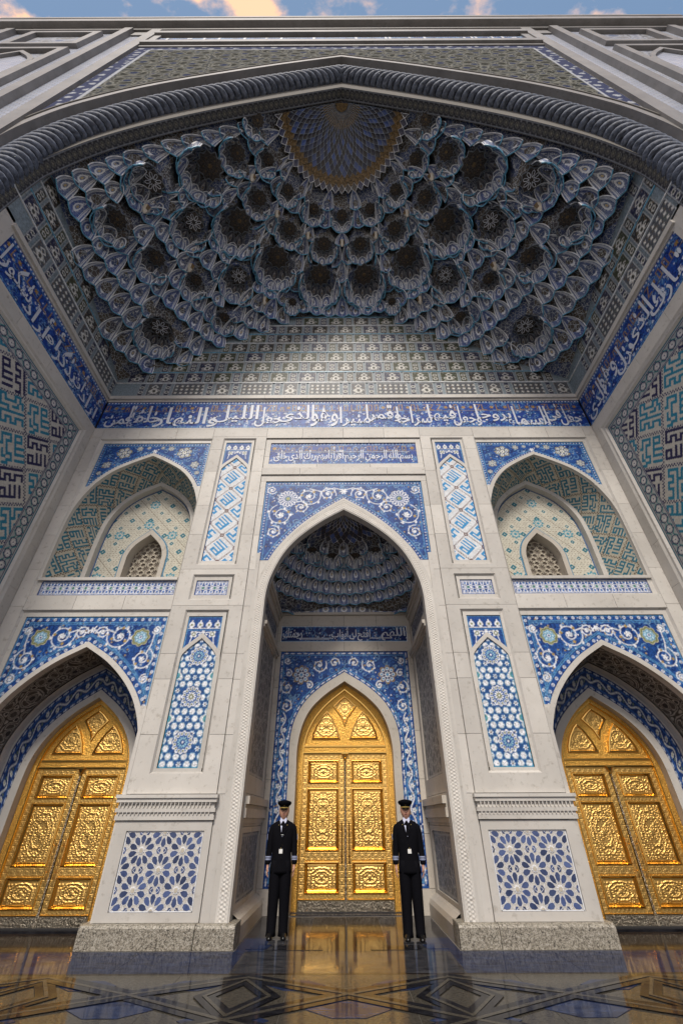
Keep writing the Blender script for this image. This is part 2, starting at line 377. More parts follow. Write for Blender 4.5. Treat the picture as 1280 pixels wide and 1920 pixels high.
def arch(pts, cx=0.0, n=8):
    """full arch polyline from left foot over the apex to right foot"""
    h = half_curve(pts, n)
    L = np.column_stack([cx - h[:, 0], h[:, 1]]); Rr = np.column_stack([cx + h[::-1][1:, 0], h[::-1][1:, 1]])
    return np.vstack([L, Rr])
def offs(c, d):
    """offset an arch polyline outward by d"""
    c = np.asarray(c, float); out = []
    for i in range(len(c)):
        a = c[max(i - 1, 0)]; b = c[i]; e = c[min(i + 1, len(c) - 1)]
        t1 = b - a if i > 0 else e - b; t2 = e - b if i < len(c) - 1 else b - a
        t1 = t1 / (np.linalg.norm(t1) + 1e-12); t2 = t2 / (np.linalg.norm(t2) + 1e-12)
        n1 = np.array([-t1[1], t1[0]]); n2 = np.array([-t2[1], t2[0]]); m_ = n1 + n2; m_ /= np.linalg.norm(m_) + 1e-12
        out.append(b + m_ * d / max(0.45, m_.dot(n1)))
    return np.array(out)
def arch_hw(c, cx, z):
    """half width of the arch opening at height z (arrays allowed), 0 above the apex"""
    k = len(c) // 2; L = c[:k + 1]
    return np.interp(z, L[:, 1], cx - L[:, 0], right=-1.0)
def plate(mb, F, u0, u1, v0, v1, c, n, m):
    """rectangle u0..u1 x v0..v1 at height n, minus everything under arch polyline c"""
    k = len(c) // 2
    L = c[:k + 1]; Rr = c[k:][::-1]
    for S, ue in ((L, u0), (Rr, u1)):
        prev = None
        for (x, z) in S:
            if z < v0: prev = (x, v0); continue
            if prev is None: prev = (x, v0)
            zz_ = min(z, v1)
            if zz_ - prev[1] > 1e-5: mb.poly([F.p(ue, prev[1], n), F.p(prev[0], prev[1], n), F.p(x, zz_, n), F.p(ue, zz_, n)], m)
            prev = (x, zz_)
    if c[k][1] < v1: mb.poly([F.p(u0, c[k][1], n), F.p(u1, c[k][1], n), F.p(u1, v1, n), F.p(u0, v1, n)], m)
def ring(mb, F, ci, co, n1, n0, m, inner=True, outer=True, bev=0.0):
    """raised ring between two arch polylines, front at n1, back at n0"""
    P = F.p
    for i in range(len(ci) - 1):
        a, b, c_, d = ci[i], ci[i + 1], co[i + 1], co[i]
        mb.poly([P(*a, n1), P(*b, n1), P(*c_, n1), P(*d, n1)], m)
        if inner: mb.poly([P(*a, n0), P(*b, n0), P(*b, n1), P(*a, n1)], m)
        if outer: mb.poly([P(*d, n1), P(*c_, n1), P(*c_, n0), P(*d, n0)], m)
def soffit(mb, F, c, n0, n1, m):
    for i in range(len(c) - 1): mb.poly([F.p(*c[i], n0), F.p(*c[i + 1], n0), F.p(*c[i + 1], n1), F.p(*c[i], n1)], m)
def slabs(F, xs, zs, holes, n, thick, parent, m='limestone', gap=0.007, name='stone_slab'):
    """a face of stone slabs: joints at every xs / zs line, rectangular holes left open; one object per slab"""
    for i in range(len(xs) - 1):
        for j in range(len(zs) - 1):
            x0, x1, z0, z1 = xs[i], xs[i + 1], zs[j], zs[j + 1]
            cx = sorted({x0, x1} | {v for h in holes for v in h[:2] if x0 < v < x1}); cz = sorted({z0, z1} | {v for h in holes for v in h[2:4] if z0 < v < z1})
            ok = [[not any(h[0] <= (a + b) / 2 <= h[1] and h[2] <= (c + d) / 2 <= h[3] for h in holes) for (c, d) in zip(cz, cz[1:])] for (a, b) in zip(cx, cx[1:])]
            if not any(any(r) for r in ok): continue
            comp = {}; nc = 0
            for a in range(len(cx) - 1):
                for c in range(len(cz) - 1):
                    if ok[a][c] and (a, c) not in comp:
                        st = [(a, c)]; comp[(a, c)] = nc
                        while st:
                            p, q = st.pop()
                            for p2, q2 in ((p + 1, q), (p - 1, q), (p, q + 1), (p, q - 1)):
                                if 0 <= p2 < len(cx) - 1 and 0 <= q2 < len(cz) - 1 and ok[p2][q2] and (p2, q2) not in comp: comp[(p2, q2)] = nc; st.append((p2, q2))
                        nc += 1
            g = gap / 2
            for ci_ in range(nc):
              mb = MB()
              for a in range(len(cx) - 1):
                for c in range(len(cz) - 1):
                    if comp.get((a, c)) != ci_: continue
                    A, B, Cc, D = cx[a], cx[a + 1], cz[c], cz[c + 1]
                    if A == x0: A += g
                    if B == x1: B -= g
                    if Cc == z0: Cc += g
                    if D == z1: D -= g
                    P = F.p; t = n - thick
                    mb.poly([P(A, Cc, n), P(B, Cc, n), P(B, D, n), P(A, D, n)], m)
                    if a == 0 or not ok[a - 1][c]: mb.poly([P(A, Cc, t), P(A, Cc, n), P(A, D, n), P(A, D, t)], m)
                    if a == len(cx) - 2 or not ok[a + 1][c]: mb.poly([P(B, Cc, n), P(B, Cc, t), P(B, D, t), P(B, D, n)], m)
                    if c == 0 or not ok[a][c - 1]: mb.poly([P(A, Cc, t), P(B, Cc, t), P(B, Cc, n), P(A, Cc, n)], m)
                    if c == len(cz) - 2 or not ok[a][c + 1]: mb.poly([P(A, D, n), P(B, D, n), P(B, D, t), P(A, D, t)], m)
              mb.put(name, parent)
def moulded_frame(mb, F, u0, u1, v0, v1, n1, n0, bw, m):
    """bevel running from the wall face n1 at the frame's outer edge down to n0, bw wide"""
    P = F.p
    o = [(u0, v0), (u1, v0), (u1, v1), (u0, v1)]; i_ = [(u0 + bw, v0 + bw), (u1 - bw, v0 + bw), (u1 - bw, v1 - bw), (u0 + bw, v1 - bw)]
    for k in range(4):
        a, b = o[k], o[(k + 1) % 4]; c, d = i_[(k + 1) % 4], i_[k]
        mb.poly([P(*a, n1), P(*b, n1), P(*c, n0), P(*d, n0)], m)
# ------------------------------------------------------------ drawn tile patterns (as geometry with a colour attribute)
BLUE = (0.015, 0.065, 0.25); DEEP = (0.006, 0.018, 0.11); MIDB = (0.035, 0.13, 0.40); SKYB = (0.10, 0.28, 0.50)
WHITE = (0.70, 0.72, 0.76); GOLD = (0.40, 0.27, 0.08); TEAL = (0.015, 0.17, 0.27); NAVY = (0.015, 0.015, 0.09)
BRICKC = (0.42, 0.37, 0.27); OLIVE = (0.20, 0.22, 0.10); BROWN = (0.10, 0.045, 0.03)
class CV:
    def __init__(s, u0, u1, v0, v1, res, base):
        s.u0, s.v0, s.res = u0, v0, res
        s.nx = int(round((u1 - u0) / res)) + 1; s.ny = int(round((v1 - v0) / res)) + 1
        s.X, s.Y = np.meshgrid(np.linspace(u0, u1, s.nx), np.linspace(v0, v1, s.ny))
        s.u1, s.v1 = u1, v1
        s.C = np.empty((s.ny, s.nx, 3)); s.C[:] = base
    def sl(s, a, b, c, d):
        i0 = max(0, int((a - s.u0) / s.res)); i1 = min(s.nx, int((b - s.u0) / s.res) + 2); j0 = max(0, int((c - s.v0) / s.res)); j1 = min(s.ny, int((d - s.v0) / s.res) + 2)
        return (slice(j0, j1), slice(i0, i1)) if i1 > i0 and j1 > j0 else None
    def mix(s, S, al, col):
        s.C[S] += (np.asarray(col) - s.C[S]) * al[..., None]
    def field(s, d, col, S=None, soft=None):
        """d: signed distance, paint where d<0"""
        S = S or (slice(None), slice(None)); s.mix(S, np.clip(0.5 - d / (soft or s.res), 0, 1), col)
    def line(s, pts, wd, col):
        if isinstance(col, tuple) and len(pts) > 1:
            pts = np.asarray(pts, float); r = wd / 2 + s.res
            for a, b in zip(pts, pts[1:]):
                S = s.sl(min(a[0], b[0]) - r, max(a[0], b[0]) + r, min(a[1], b[1]) - r, max(a[1], b[1]) + r)
                if S is None: continue
                x = s.X[S] - a[0]; y = s.Y[S] - a[1]; e = b - a; L = e.dot(e) + 1e-12
                t = np.clip((x * e[0] + y * e[1]) / L, 0, 1)
                s.field(np.hypot(x - t * e[0], y - t * e[1]) - wd / 2, col, S)
    def disc(s, cx, cy, r, col, sy=1.0):
        S = s.sl(cx - r - s.res, cx + r + s.res, cy - r * sy - s.res, cy + r * sy + s.res)
        if S: s.field(np.hypot(s.X[S] - cx, (s.Y[S] - cy) / sy) - r, col, S)
    def petal(s, cx, cy, r, n, col, lo=0.6, rot=0.0, p=1.0):
        """flower or star outline r*(lo..1) with n lobes"""
        S = s.sl(cx - r - s.res, cx + r + s.res, cy - r - s.res, cy + r + s.res)
        if not S: return
        x = s.X[S] - cx; y = s.Y[S] - cy; a = np.arctan2(y, x) - rot
        s.field(np.hypot(x, y) - r * (lo + (1 - lo) * np.abs(np.cos(a * n / 2)) ** p), col, S)
    def poly(s, pts, col):
        pts = np.asarray(pts, float); S = s.sl(pts[:, 0].min(), pts[:, 0].max(), pts[:, 1].min(), pts[:, 1].max())
        if not S: return
        x, y = s.X[S], s.Y[S]; ins = np.zeros(x.shape, bool)
        for (a, b), (c, d) in zip(pts, np.roll(pts, -1, 0)):
            if b != d: ins ^= ((b > y) != (d > y)) & (x < (c - a) * (y - b) / (d - b) + a)
        s.mix(S, ins.astype(float), col)
    def specks(s, n, r, cols, rs, alpha=0.8):
        for k in range(n):
            x = rs.uniform(s.u0, s.u1); y = rs.uniform(s.v0, s.v1); q = rs.uniform(0.6, 1.2) * r
            s.disc(x, y, q, cols[rs.randint(len(cols))])
    def build(s, name, F, matn, parent, n=0.0, keep=None, label=None, relief=None, kind=None):
        U = s.X.ravel(); V = s.Y.ravel()
        nn = (n + (relief.ravel() if relief is not None else 0.0)) * np.ones_like(U)
        P = F.O + U[:, None] * F.U + V[:, None] * F.V + nn[:, None] * F.N
        j, i = np.meshgrid(np.arange(s.ny - 1), np.arange(s.nx - 1), indexing='ij'); a = (j * s.nx + i).ravel()
        Q = np.column_stack([a, a + 1, a + 1 + s.nx, a + s.nx]); C = s.C.reshape(-1, 3)
        if keep is not None:
            kv = keep(U, V); Q = Q[kv[Q].all(1)]
            used = np.unique(Q); mp_ = np.zeros(len(U), np.int64); mp_[used] = np.arange(len(used)); Q = mp_[Q]; P = P[used]; C = C[used]
        me = mesh_np(name, P, Q, [matn], col=C, smooth=relief is not None)
        return put(name, me, parent, label, kind) if parent is not False else me
def spiral(cx, cy, r, a0, turns, sgn=1, n=40, rin=0.12):
    t = np.linspace(0, 1, n); a = a0 + sgn * t * turns * 2 * PI; rr = r * (1 - (1 - rin) * t)
    return np.column_stack([cx + rr * np.cos(a), cy + rr * np.sin(a)])
def scroll(c, cx, cy, r, a0, sgn, col, wd, turns=1.35, gold=True):
    c.line(spiral(cx, cy, r, a0, turns, sgn), wd, col)
    c.petal(cx, cy, r * 0.24, 5, col, 0.55, a0)
    for k in range(5):
        a = a0 + sgn * (0.9 + k * 1.15); rr = r * (1 - 0.88 * (0.9 + k * 1.15) / (turns * 2 * PI))
        x = cx + rr * math.cos(a); y = cy + rr * math.sin(a)
        c.disc(x + r * 0.11 * math.cos(a), y + r * 0.11 * math.sin(a), r * 0.09, col, 1.4)
    for k in range(3):
        a = a0 + 2.1 * k + 0.6
        if gold: c.petal(cx + r * 0.62 * math.cos(a), cy + r * 0.62 * math.sin(a), r * 0.13, 4, GOLD, 0.6, a)
def vines(c, rs, k=1.0, cols=(MIDB, SKYB, GOLD, WHITE), step=0.11):
    """the fine net of tendrils and buds behind the big scrolls"""
    n = int((c.u1 - c.u0) * (c.v1 - c.v0) / step ** 2 * k)
    for q in range(n):
        x = rs.uniform(c.u0, c.u1); y = rs.uniform(c.v0, c.v1); r = rs.uniform(0.4, 0.9) * step
        c.line(spiral(x, y, r, rs.uniform(0, 6.28), 0.8, rs.choice([-1, 1]), 12, 0.3), c.res * 1.0, (MIDB, DEEP, DEEP, (0.16, 0.30, 0.48))[q % 4])
        if q % 2 == 0: c.petal(x, y, step * 0.2, 4, cols[rs.randint(len(cols))], 0.45, x * 9)
def dots_along(c, pts, sp, r, col, hole=None):
    pts = np.asarray(pts, float); d = np.r_[0, np.cumsum(np.hypot(*np.diff(pts, axis=0).T))]
    for t in np.arange(sp / 2, d[-1], sp):
        x = np.interp(t, d, pts[:, 0]); y = np.interp(t, d, pts[:, 1]); c.disc(x, y, r, col)
        if hole: c.disc(x, y, r * 0.4, hole)
def rect_path(u0, u1, v0, v1, i): return [(u0 + i, v0 + i), (u0 + i, v1 - i), (u1 - i, v1 - i), (u1 - i, v0 + i), (u0 + i, v0 + i)]
def rosette(c, x, y, r, style):
    if style == 0:      # white net rosette
        c.petal(x, y, r, 16, WHITE, 0.86)
        c.petal(x, y, r * 0.90, 16, BLUE, 0.86)
        for k in range(16):
            a = 2 * PI * k / 16
            for rr, q in ((0.78, 0.10), (0.58, 0.085), (0.40, 0.065)): c.disc(x + r * rr * math.cos(a + q * 2), y + r * rr * math.sin(a + q * 2), r * q, WHITE)
        c.petal(x, y, r * 0.26, 8, (0.25, 0.35, 0.20), 0.6); c.disc(x, y, r * 0.1, GOLD)
    elif style == 1:    # olive-rimmed pale blue flower
        c.petal(x, y, r, 8, (0.55, 0.52, 0.35), 0.84); c.petal(x, y, r * 0.93, 8, OLIVE, 0.84); c.petal(x, y, r * 0.72, 8, (0.5, 0.5, 0.36), 0.84)
        c.petal(x, y, r * 0.66, 8, (0.10, 0.30, 0.50), 0.84)
        for k in range(8):
            a = 2 * PI * k / 8; c.disc(x + r * 0.42 * math.cos(a), y + r * 0.42 * math.sin(a), r * 0.13, (0.45, 0.62, 0.70))
        c.disc(x, y, r * 0.2, WHITE); c.disc(x, y, r * 0.1, BLUE)
    elif style == 2:    # eight pale lobes ringed in gold
        c.petal(x, y, r, 8, GOLD, 0.72, 0.0); c.petal(x, y, r * 0.9, 8, DEEP, 0.72)
        for k in range(8):
            a = 2 * PI * k / 8
            c.disc(x + r * 0.62 * math.cos(a), y + r * 0.62 * math.sin(a), r * 0.2, WHITE); c.disc(x + r * 0.62 * math.cos(a), y + r * 0.62 * math.sin(a), r * 0.11, SKYB)
        c.petal(x, y, r * 0.36, 8, WHITE, 0.6); c.disc(x, y, r * 0.16, SKYB)
    else:               # yellow-outlined cluster of flowers
        c.petal(x, y, r, 6, (0.5, 0.42, 0.12), 0.75, 0.3); c.petal(x, y, r * 0.92, 6, (0.03, 0.06, 0.16), 0.75, 0.3)
        for k in range(6):
            a = 2 * PI * k / 6 + 0.3; px_, py_ = x + r * 0.62 * math.cos(a), y + r * 0.62 * math.sin(a)
            c.petal(px_, py_, r * 0.26, 5, WHITE, 0.6); c.disc(px_, py_, r * 0.1, OLIVE)
        c.petal(x, y, r * 0.36, 6, (0.45, 0.45, 0.25), 0.7); c.petal(x, y, r * 0.26, 6, WHITE, 0.7); c.disc(x, y, r * 0.1, BROWN)
def spandrel(F, u0, u1, v0, v1, cur, cx, style, parent, n, seed, res=0.016, inset=0.0, label=None):
    """blue tile field over an arch, with borders, scrolls and two rosettes"""
    rs = np.random.RandomState(seed); c = CV(u0, u1, v0, v1, res, BLUE)
    vines(c, rs, 1.0)
    az = cur[len(cur) // 2][1]; W = (u1 - u0) / 2; band = 0.13 if style != 3 else 0.10
    co1 = offs(cur, inset + band); co2 = offs(cur, inset + band * 0.5)
    c.line(rect_path(u0, u1, v0 - 1, v1, band), 0.018, SKYB); c.line(rect_path(u0, u1, v0 - 1, v1, 0.02), 0.022, SKYB)
    c.line(co1, 0.018, SKYB)
    if style in (0, 2, 3):
        for pth in (rect_path(u0, u1, v0 - 1, v1, band * .5), co2):
            dots_along(c, pth, 0.085, 0.015, WHITE)
    else:
        for pth in (rect_path(u0, u1, v0 - 1, v1, band * .5), co2):
            dots_along(c, pth, 0.16, 0.032, WHITE, BLUE)
        c.line(offs(cur, inset + band * 1.25), 0.014, SKYB); c.line(rect_path(u0, u1, v0 - 1, v1, band * 1.3), 0.014, SKYB)
    for sg in (-1, 1):
        X = lambda t: cx + sg * t
        if style == 0:
            rx, rz = 1.47, v1 - 0.58
            rosette(c, X(rx), rz, 0.27, 0)
            for (a, b, r, a0, s_) in ((0.92, v1 - 0.50, 0.25, 2.9, 1), (0.42, v1 - 0.42, 0.18, 3.4, -1), (1.62, v1 - 1.10, 0.27, 1.2, -1), (1.78, v1 - 1.62, 0.15, 1.4, 1), (1.92, v1 - 0.28, 0.11, 3.6, 1), (1.12, v1 - 0.86, 0.16, 1, 1)):
                scroll(c, X(a), b, r * 1.25, a0 if sg > 0 else PI - a0, s_ * sg, WHITE, 0.022, 1.7)
            c.line([(X(0), v1 - 0.30), (X(0.25), v1 - 0.22), (X(0.6), v1 - 0.34), (X(0.9), v1 - 0.25)], 0.026, WHITE)
        elif style == 1:
            rosette(c, X(1.07), v1 - 0.46, 0.20, 1)
            for (a, b, r, a0, s_) in ((0.62, v1 - 0.43, 0.24, 2.9, 1), (0.22, v1 - 0.36, 0.12, 3.2, -1), (1.22, v1 - 0.92, 0.20, 1.2, -1), (1.36, v1 - 1.32, 0.08, 1.4, 1), (1.38, v1 - 0.30, 0.08, 3.6, 1)):
                scroll(c, X(a), b, r * 1.18, a0 if sg > 0 else PI - a0, s_ * sg, WHITE, 0.022, 1.8)
            c.line([(X(0), v1 - 0.26), (X(0.12), v1 - 0.36), (X(0.34), v1 - 0.30), (X(0.5), v1 - 0.36)], 0.028, WHITE)
            c.line([(X(1.36), v1 - 0.24), (X(1.34), v1 - 0.6), (X(1.28), v1 - 0.8)], 0.024, WHITE)
        elif style == 3:
            rosette(c, X(0.86), v1 - 0.36, 0.21, 3); rosette(c, X(1.24), v1 - 0.82, 0.12, 3); rosette(c, X(1.36), v1 - 1.12, 0.07, 3)
            rosette(c, X(0.45), v1 - 0.20, 0.09, 3); rosette(c, X(0.20), v1 - 0.17, 0.06, 3)
    if style in (1, 3): c.petal(cx, v1 - 0.30, 0.07, 6, WHITE, 0.5)
    if style == 0: c.petal(cx, v1 - 0.34, 0.10, 6, WHITE, 0.5)
    hi = offs(cur, inset)
    c.build('tile_panel', F, 'mosaic_tile', parent, n, keep=lambda U, V: (np.abs(U - cx) > arch_hw(hi, cx, V)), label=label)
def pcol(name): return name
# --- square Kufic blocks, drawn brick by brick
KUF = ["....#.#.#.", "###.#.#.#.", "#.#.#.#.#.", "#.#.#.#.#.", "#######.#.", ".........."]
KUF2 = ["###...###.", "#.#...#.#.", "#.#####.##", "#......#.#", "####.###.#", "...#......"]
KUF3 = ["##########", "#.........", "#.###.####", "#.#.#.#..#", "###.###..#", ".........."]
KSTK = [KUF + KUF2, KUF2 + KUF3, KUF3 + KUF]
def kufic_field(c, period, rot, teal, navy, line, base, jitter=0.0, var=0):
    """diagonal lattice of rhombi, each holding a block of square Kufic"""
    cs, sn = math.cos(rot), math.sin(rot)
    a = c.X * cs + c.Y * sn; b = -c.X * sn + c.Y * cs
    ia = np.floor(a / period).astype(int); ib = np.floor(b / period).astype(int)
    fa = a / period - ia; fb = b / period - ib
    nb = 14.0
    edge = (np.minimum(fa, 1 - fa) < 0.65 / nb) | (np.minimum(fb, 1 - fb) < 0.65 / nb)
    da = np.floor(a / 0.04).astype(int); db = np.floor(b / 0.04).astype(int)
    c.C[:] = base
    c.C[edge & ((da + db) % 2 == 0)] = line
    tot = (ia + ib) % 2
    for q, K in enumerate(KSTK):
        G = np.array([[ch == '#' for ch in r.ljust(10, '.')] for r in K])
        rows, cols_ = G.shape
        sel = ((ia * 2 + ib + var) % 3 == q)
        for flip in (0, 1):
            s2 = sel & (tot == flip)
            ga, gb = (fa, fb) if flip == 0 else (1 - fb, fa)
            u = (ga - 0.085) / 0.86; v = (gb - 0.085) / 0.90
            ok = s2 & (u >= 0) & (u < 1) & (v >= 0) & (v < 1)
            ii = np.clip((u * cols_).astype(int), 0, cols_ - 1); jj = np.clip(((1 - v) * rows).astype(int), 0, rows - 1)
            on = ok & G[jj, ii]
            c.C[on] = teal if (q != 2 or navy is None) else navy
# --- Arabic lettering: joined forms, laid right to left, mesh letters
AF = {'ا': (0xFE8D, 0xFE8E), 'أ': (0xFE83, 0xFE84), 'ى': (0xFEEF, 0xFEF0)}
for _c, _i, _n in (('ب', 0xFE8F, 4), ('ة', 0xFE93, 2), ('ت', 0xFE95, 4), ('ج', 0xFE9D, 4), ('ح', 0xFEA1, 4), ('خ', 0xFEA5, 4), ('د', 0xFEA9, 2), ('ذ', 0xFEAB, 2), ('ر', 0xFEAD, 2),
                   ('ز', 0xFEAF, 2), ('س', 0xFEB1, 4), ('ش', 0xFEB5, 4), ('ع', 0xFEC9, 4), ('ف', 0xFED1, 4), ('ق', 0xFED5, 4), ('ك', 0xFED9, 4), ('ل', 0xFEDD, 4), ('م', 0xFEE1, 4),
                   ('ن', 0xFEE5, 4), ('ه', 0xFEE9, 4), ('و', 0xFEED, 2), ('ي', 0xFEF1, 4)):
    AF[_c] = tuple(range(_i, _i + _n))
def shape_ar(s):
    out = []
    for i, ch in enumerate(s):
        if ch not in AF: out.append(ch); continue
        f = AF[ch]; pj = i > 0 and s[i - 1] in AF and len(AF[s[i - 1]]) == 4; nj = i < len(s) - 1 and s[i + 1] in AF and len(f) == 4
        out.append(chr(f[{(0, 0): 0, (1, 0): 1, (0, 1): 2, (1, 1): 3}[(int(pj), int(nj))]]))
    return ''.join(reversed(out))
def lettering(txt, F, u0, u1, v0, v1, n, parent, matn='frieze_letter', bold=0.03, tall=0.0, name='lettering', label=None, space=1.0):
    cu = bpy.data.curves.new('lettering', 'FONT'); cu.body = shape_ar(txt); cu.resolution_u = 3; cu.offset = bold; cu.fill_mode = 'FRONT'; cu.space_word = space
    o = bpy.data.objects.new('lettering', cu); COL.objects.link(o)
    dg = bpy.context.evaluated_depsgraph_get(); me = bpy.data.meshes.new_from_object(o.evaluated_get(dg))
    bpy.data.objects.remove(o); bpy.data.curves.remove(cu)
    me.name = name
    k = len(me.vertices); co = np.empty(k * 3, np.float32); me.vertices.foreach_get('co', co); co = co.reshape(-1, 3)
    x, y = co[:, 0].copy(), co[:, 1].copy()
    if tall: y = np.where(y > 0.42, 0.42 + (y - 0.42) * (1 + tall * 3), y)      # stretched uprights, thuluth fashion
    x = (x - x.min()) / (x.max() - x.min()) * (u1 - u0) + u0; y = (y - y.min()) / (y.max() - y.min()) * (v1 - v0) + v0
    P = F.O + x[:, None] * F.U + y[:, None] * F.V + n * F.N
    me.vertices.foreach_set('co', P.astype(np.float32).ravel()); me.materials.clear(); me.materials.append(M[matn]); me.update()
    return put(name, me, parent, label)
def stacked(txt, F, u0, u1, v0, v1, n, parent, seed):
    ws = txt.split(' '); h = v1 - v0; wl = [max(2.2, len(w_)) for w_ in ws]; tot = sum(wl) * 0.88; u = u1; k = 0
    for w_, q in zip(ws, wl):
        wd = q / tot * (u1 - u0); up = k % 2
        a = max(u0, u - wd)
        lettering(w_, F, a, u, v0 + (h * .20 if up else 0), v1 - (0 if up else h * .10), n + (0.004 if up else 0), parent, bold=0.015, tall=0.5)
        u -= wd * 0.88; k += 1
def frieze_bg(F, u0, u1, v0, v1, parent, n, seed, gold=True, res=0.017, dark=False, label=None):
    rs = np.random.RandomState(seed); c = CV(u0, u1, v0, v1, res, DEEP if dark else (0.016, 0.055, 0.28)); h = v1 - v0
    vines(c, rs, 1.3, (MIDB, SKYB, WHITE, MIDB))
    for q in range(int((u1 - u0) * 11)):       # small vowel signs and curls among the letters
        x = rs.uniform(u0, u1); y = rs.uniform(v0 + 0.06 * h, v0 + 0.66 * h)
        c.line(spiral(x, y, h * rs.uniform(0.02, 0.045), rs.uniform(0, 6), 0.7, 1, 8, 0.4), h * 0.014, WHITE)
    if gold:
        y0 = v0 + 0.66 * h; x = u0 + 0.05
        while x < u1 - 0.15:
            k = rs.randint(5); wd = h * 0.02; g = (0.38, 0.22, 0.05)
            hh = 0.2 * h
            if k == 0: c.line([(x, y0), (x, y0 + hh)], wd, g); c.line([(x, y0), (x + 0.12, y0)], wd, g)
            elif k == 1: c.line([(x, y0 + hh), (x + 0.13, y0 + hh), (x, y0), (x + 0.13, y0)], wd, g)
            elif k == 2: c.petal(x + 0.06, y0 + hh * .5, 0.07, 6, g, 0.4)
            elif k == 3: c.line([(x, y0), (x, y0 + hh), (x + 0.1, y0 + hh), (x + 0.1, y0), (x, y0)], wd, g)
            else: c.line([(x, y0), (x + 0.02, y0 + hh * .6), (x + 0.08, y0 + hh * .6), (x + 0.1, y0)], wd, g)
            x += rs.uniform(0.16, 0.24)
        c.line([(u0, y0 - 0.03 * h), (u1, y0 - 0.03 * h)], wd * 0.7, (0.25, 0.2, 0.12))
    b = h * 0.035
    dots_along(c, [(u0, v1 - b), (u1, v1 - b)], 0.1, b * 0.6, WHITE); dots_along(c, [(u0, v0 + b), (u1, v0 + b)], 0.1, b * 0.5, SKYB)
    c.line([(u0, v1 - 2.2 * b), (u1, v1 - 2.2 * b)], 0.012, SKYB); c.line([(u0, v0 + 2 * b), (u1, v0 + 2 * b)], 0.012, SKYB)
    c.build('tile_panel', F, 'mosaic_tile', parent, n, label=label)
def net_band(F, u0, u1, v0, v1, parent, n, label=None):
    c = CV(u0, u1, v0, v1, 0.015, BLUE); h = v1 - v0
    k = int(round((u1 - u0 - 0.08) / 0.145)); st = (u1 - u0 - 0.08) / k; ym = (v0 + v1) / 2
    for i in range(k + 1):
        x = u0 + 0.04 + i * st
        for yy in (v0 + h * 0.24, v1 - h * 0.24):
            c.petal(x + st / 2, yy, st * 0.38, 6, WHITE, 0.6); c.petal(x + st / 2, yy, st * 0.24, 6, MIDB, 0.6)
        c.petal(x, ym, st * 0.40, 6, WHITE, 0.7); c.petal(x, ym, st * 0.27, 6, (0.05, 0.20, 0.16) if i % 2 else BLUE, 0.7)
        c.line([(x, v0), (x + st, v1)], 0.018, WHITE); c.line([(x, v1), (x + st, v0)], 0.018, WHITE)
    c.line(rect_path(u0, u1, v0, v1, 0.015), 0.026, BLUE); c.line(rect_path(u0, u1, v0, v1, 0.035), 0.014, WHITE)
    c.build('tile_panel', F, 'mosaic_tile', parent, n, label=label)
def cap_panel(F, u0, u1, v0, v1, cur, cx, parent, n):
    c = CV(u0, u1, v0, v1, 0.013, BLUE); w_ = u1 - u0
    yb = v1 - 0.20
    for i in range(4):
        x = u0 + w_ * (i + 0.5) / 4
        c.disc(x, yb, 0.062, WHITE, 1.25); c.line([(x, yb), (x, yb + 0.10)], 0.03, WHITE); c.disc(x, yb + 0.01, 0.025, OLIVE); c.disc(x - 0.05, yb - 0.045, 0.018, DEEP); c.disc(x + 0.05, yb - 0.045, 0.018, DEEP)
    c.line([(u0, yb - 0.07), (u1, yb - 0.07)], 0.018, WHITE); c.line([(u0, yb - 0.11), (u1, yb - 0.11)], 0.014, SKYB)
    for sg in (-1, 1):
        x = cx + sg * w_ * 0.27; y = yb - 0.20
        c.petal(x, y, 0.085, 4, WHITE, 0.5, PI / 4); c.disc(x, y, 0.045, OLIVE); c.disc(x, y, 0.022, WHITE)
        c.line(spiral(x - sg * 0.11, y, 0.06, 0 if sg > 0 else PI, 0.9, sg), 0.016, WHITE); c.line([(x + sg * 0.03, y - 0.06), (x + sg * 0.06, y - 0.22)], 0.02, WHITE)
    c.petal(cx, yb - 0.16, 0.05, 6, WHITE, 0.5)
    c.line(rect_path(u0, u1, v0 - 1, v1, 0.015), 0.02, SKYB)
    c.build('tile_panel', F, 'mosaic_tile', parent, n, keep=lambda U, V: (np.abs(U - cx) > arch_hw(offs(cur, 0.05), cx, V)))
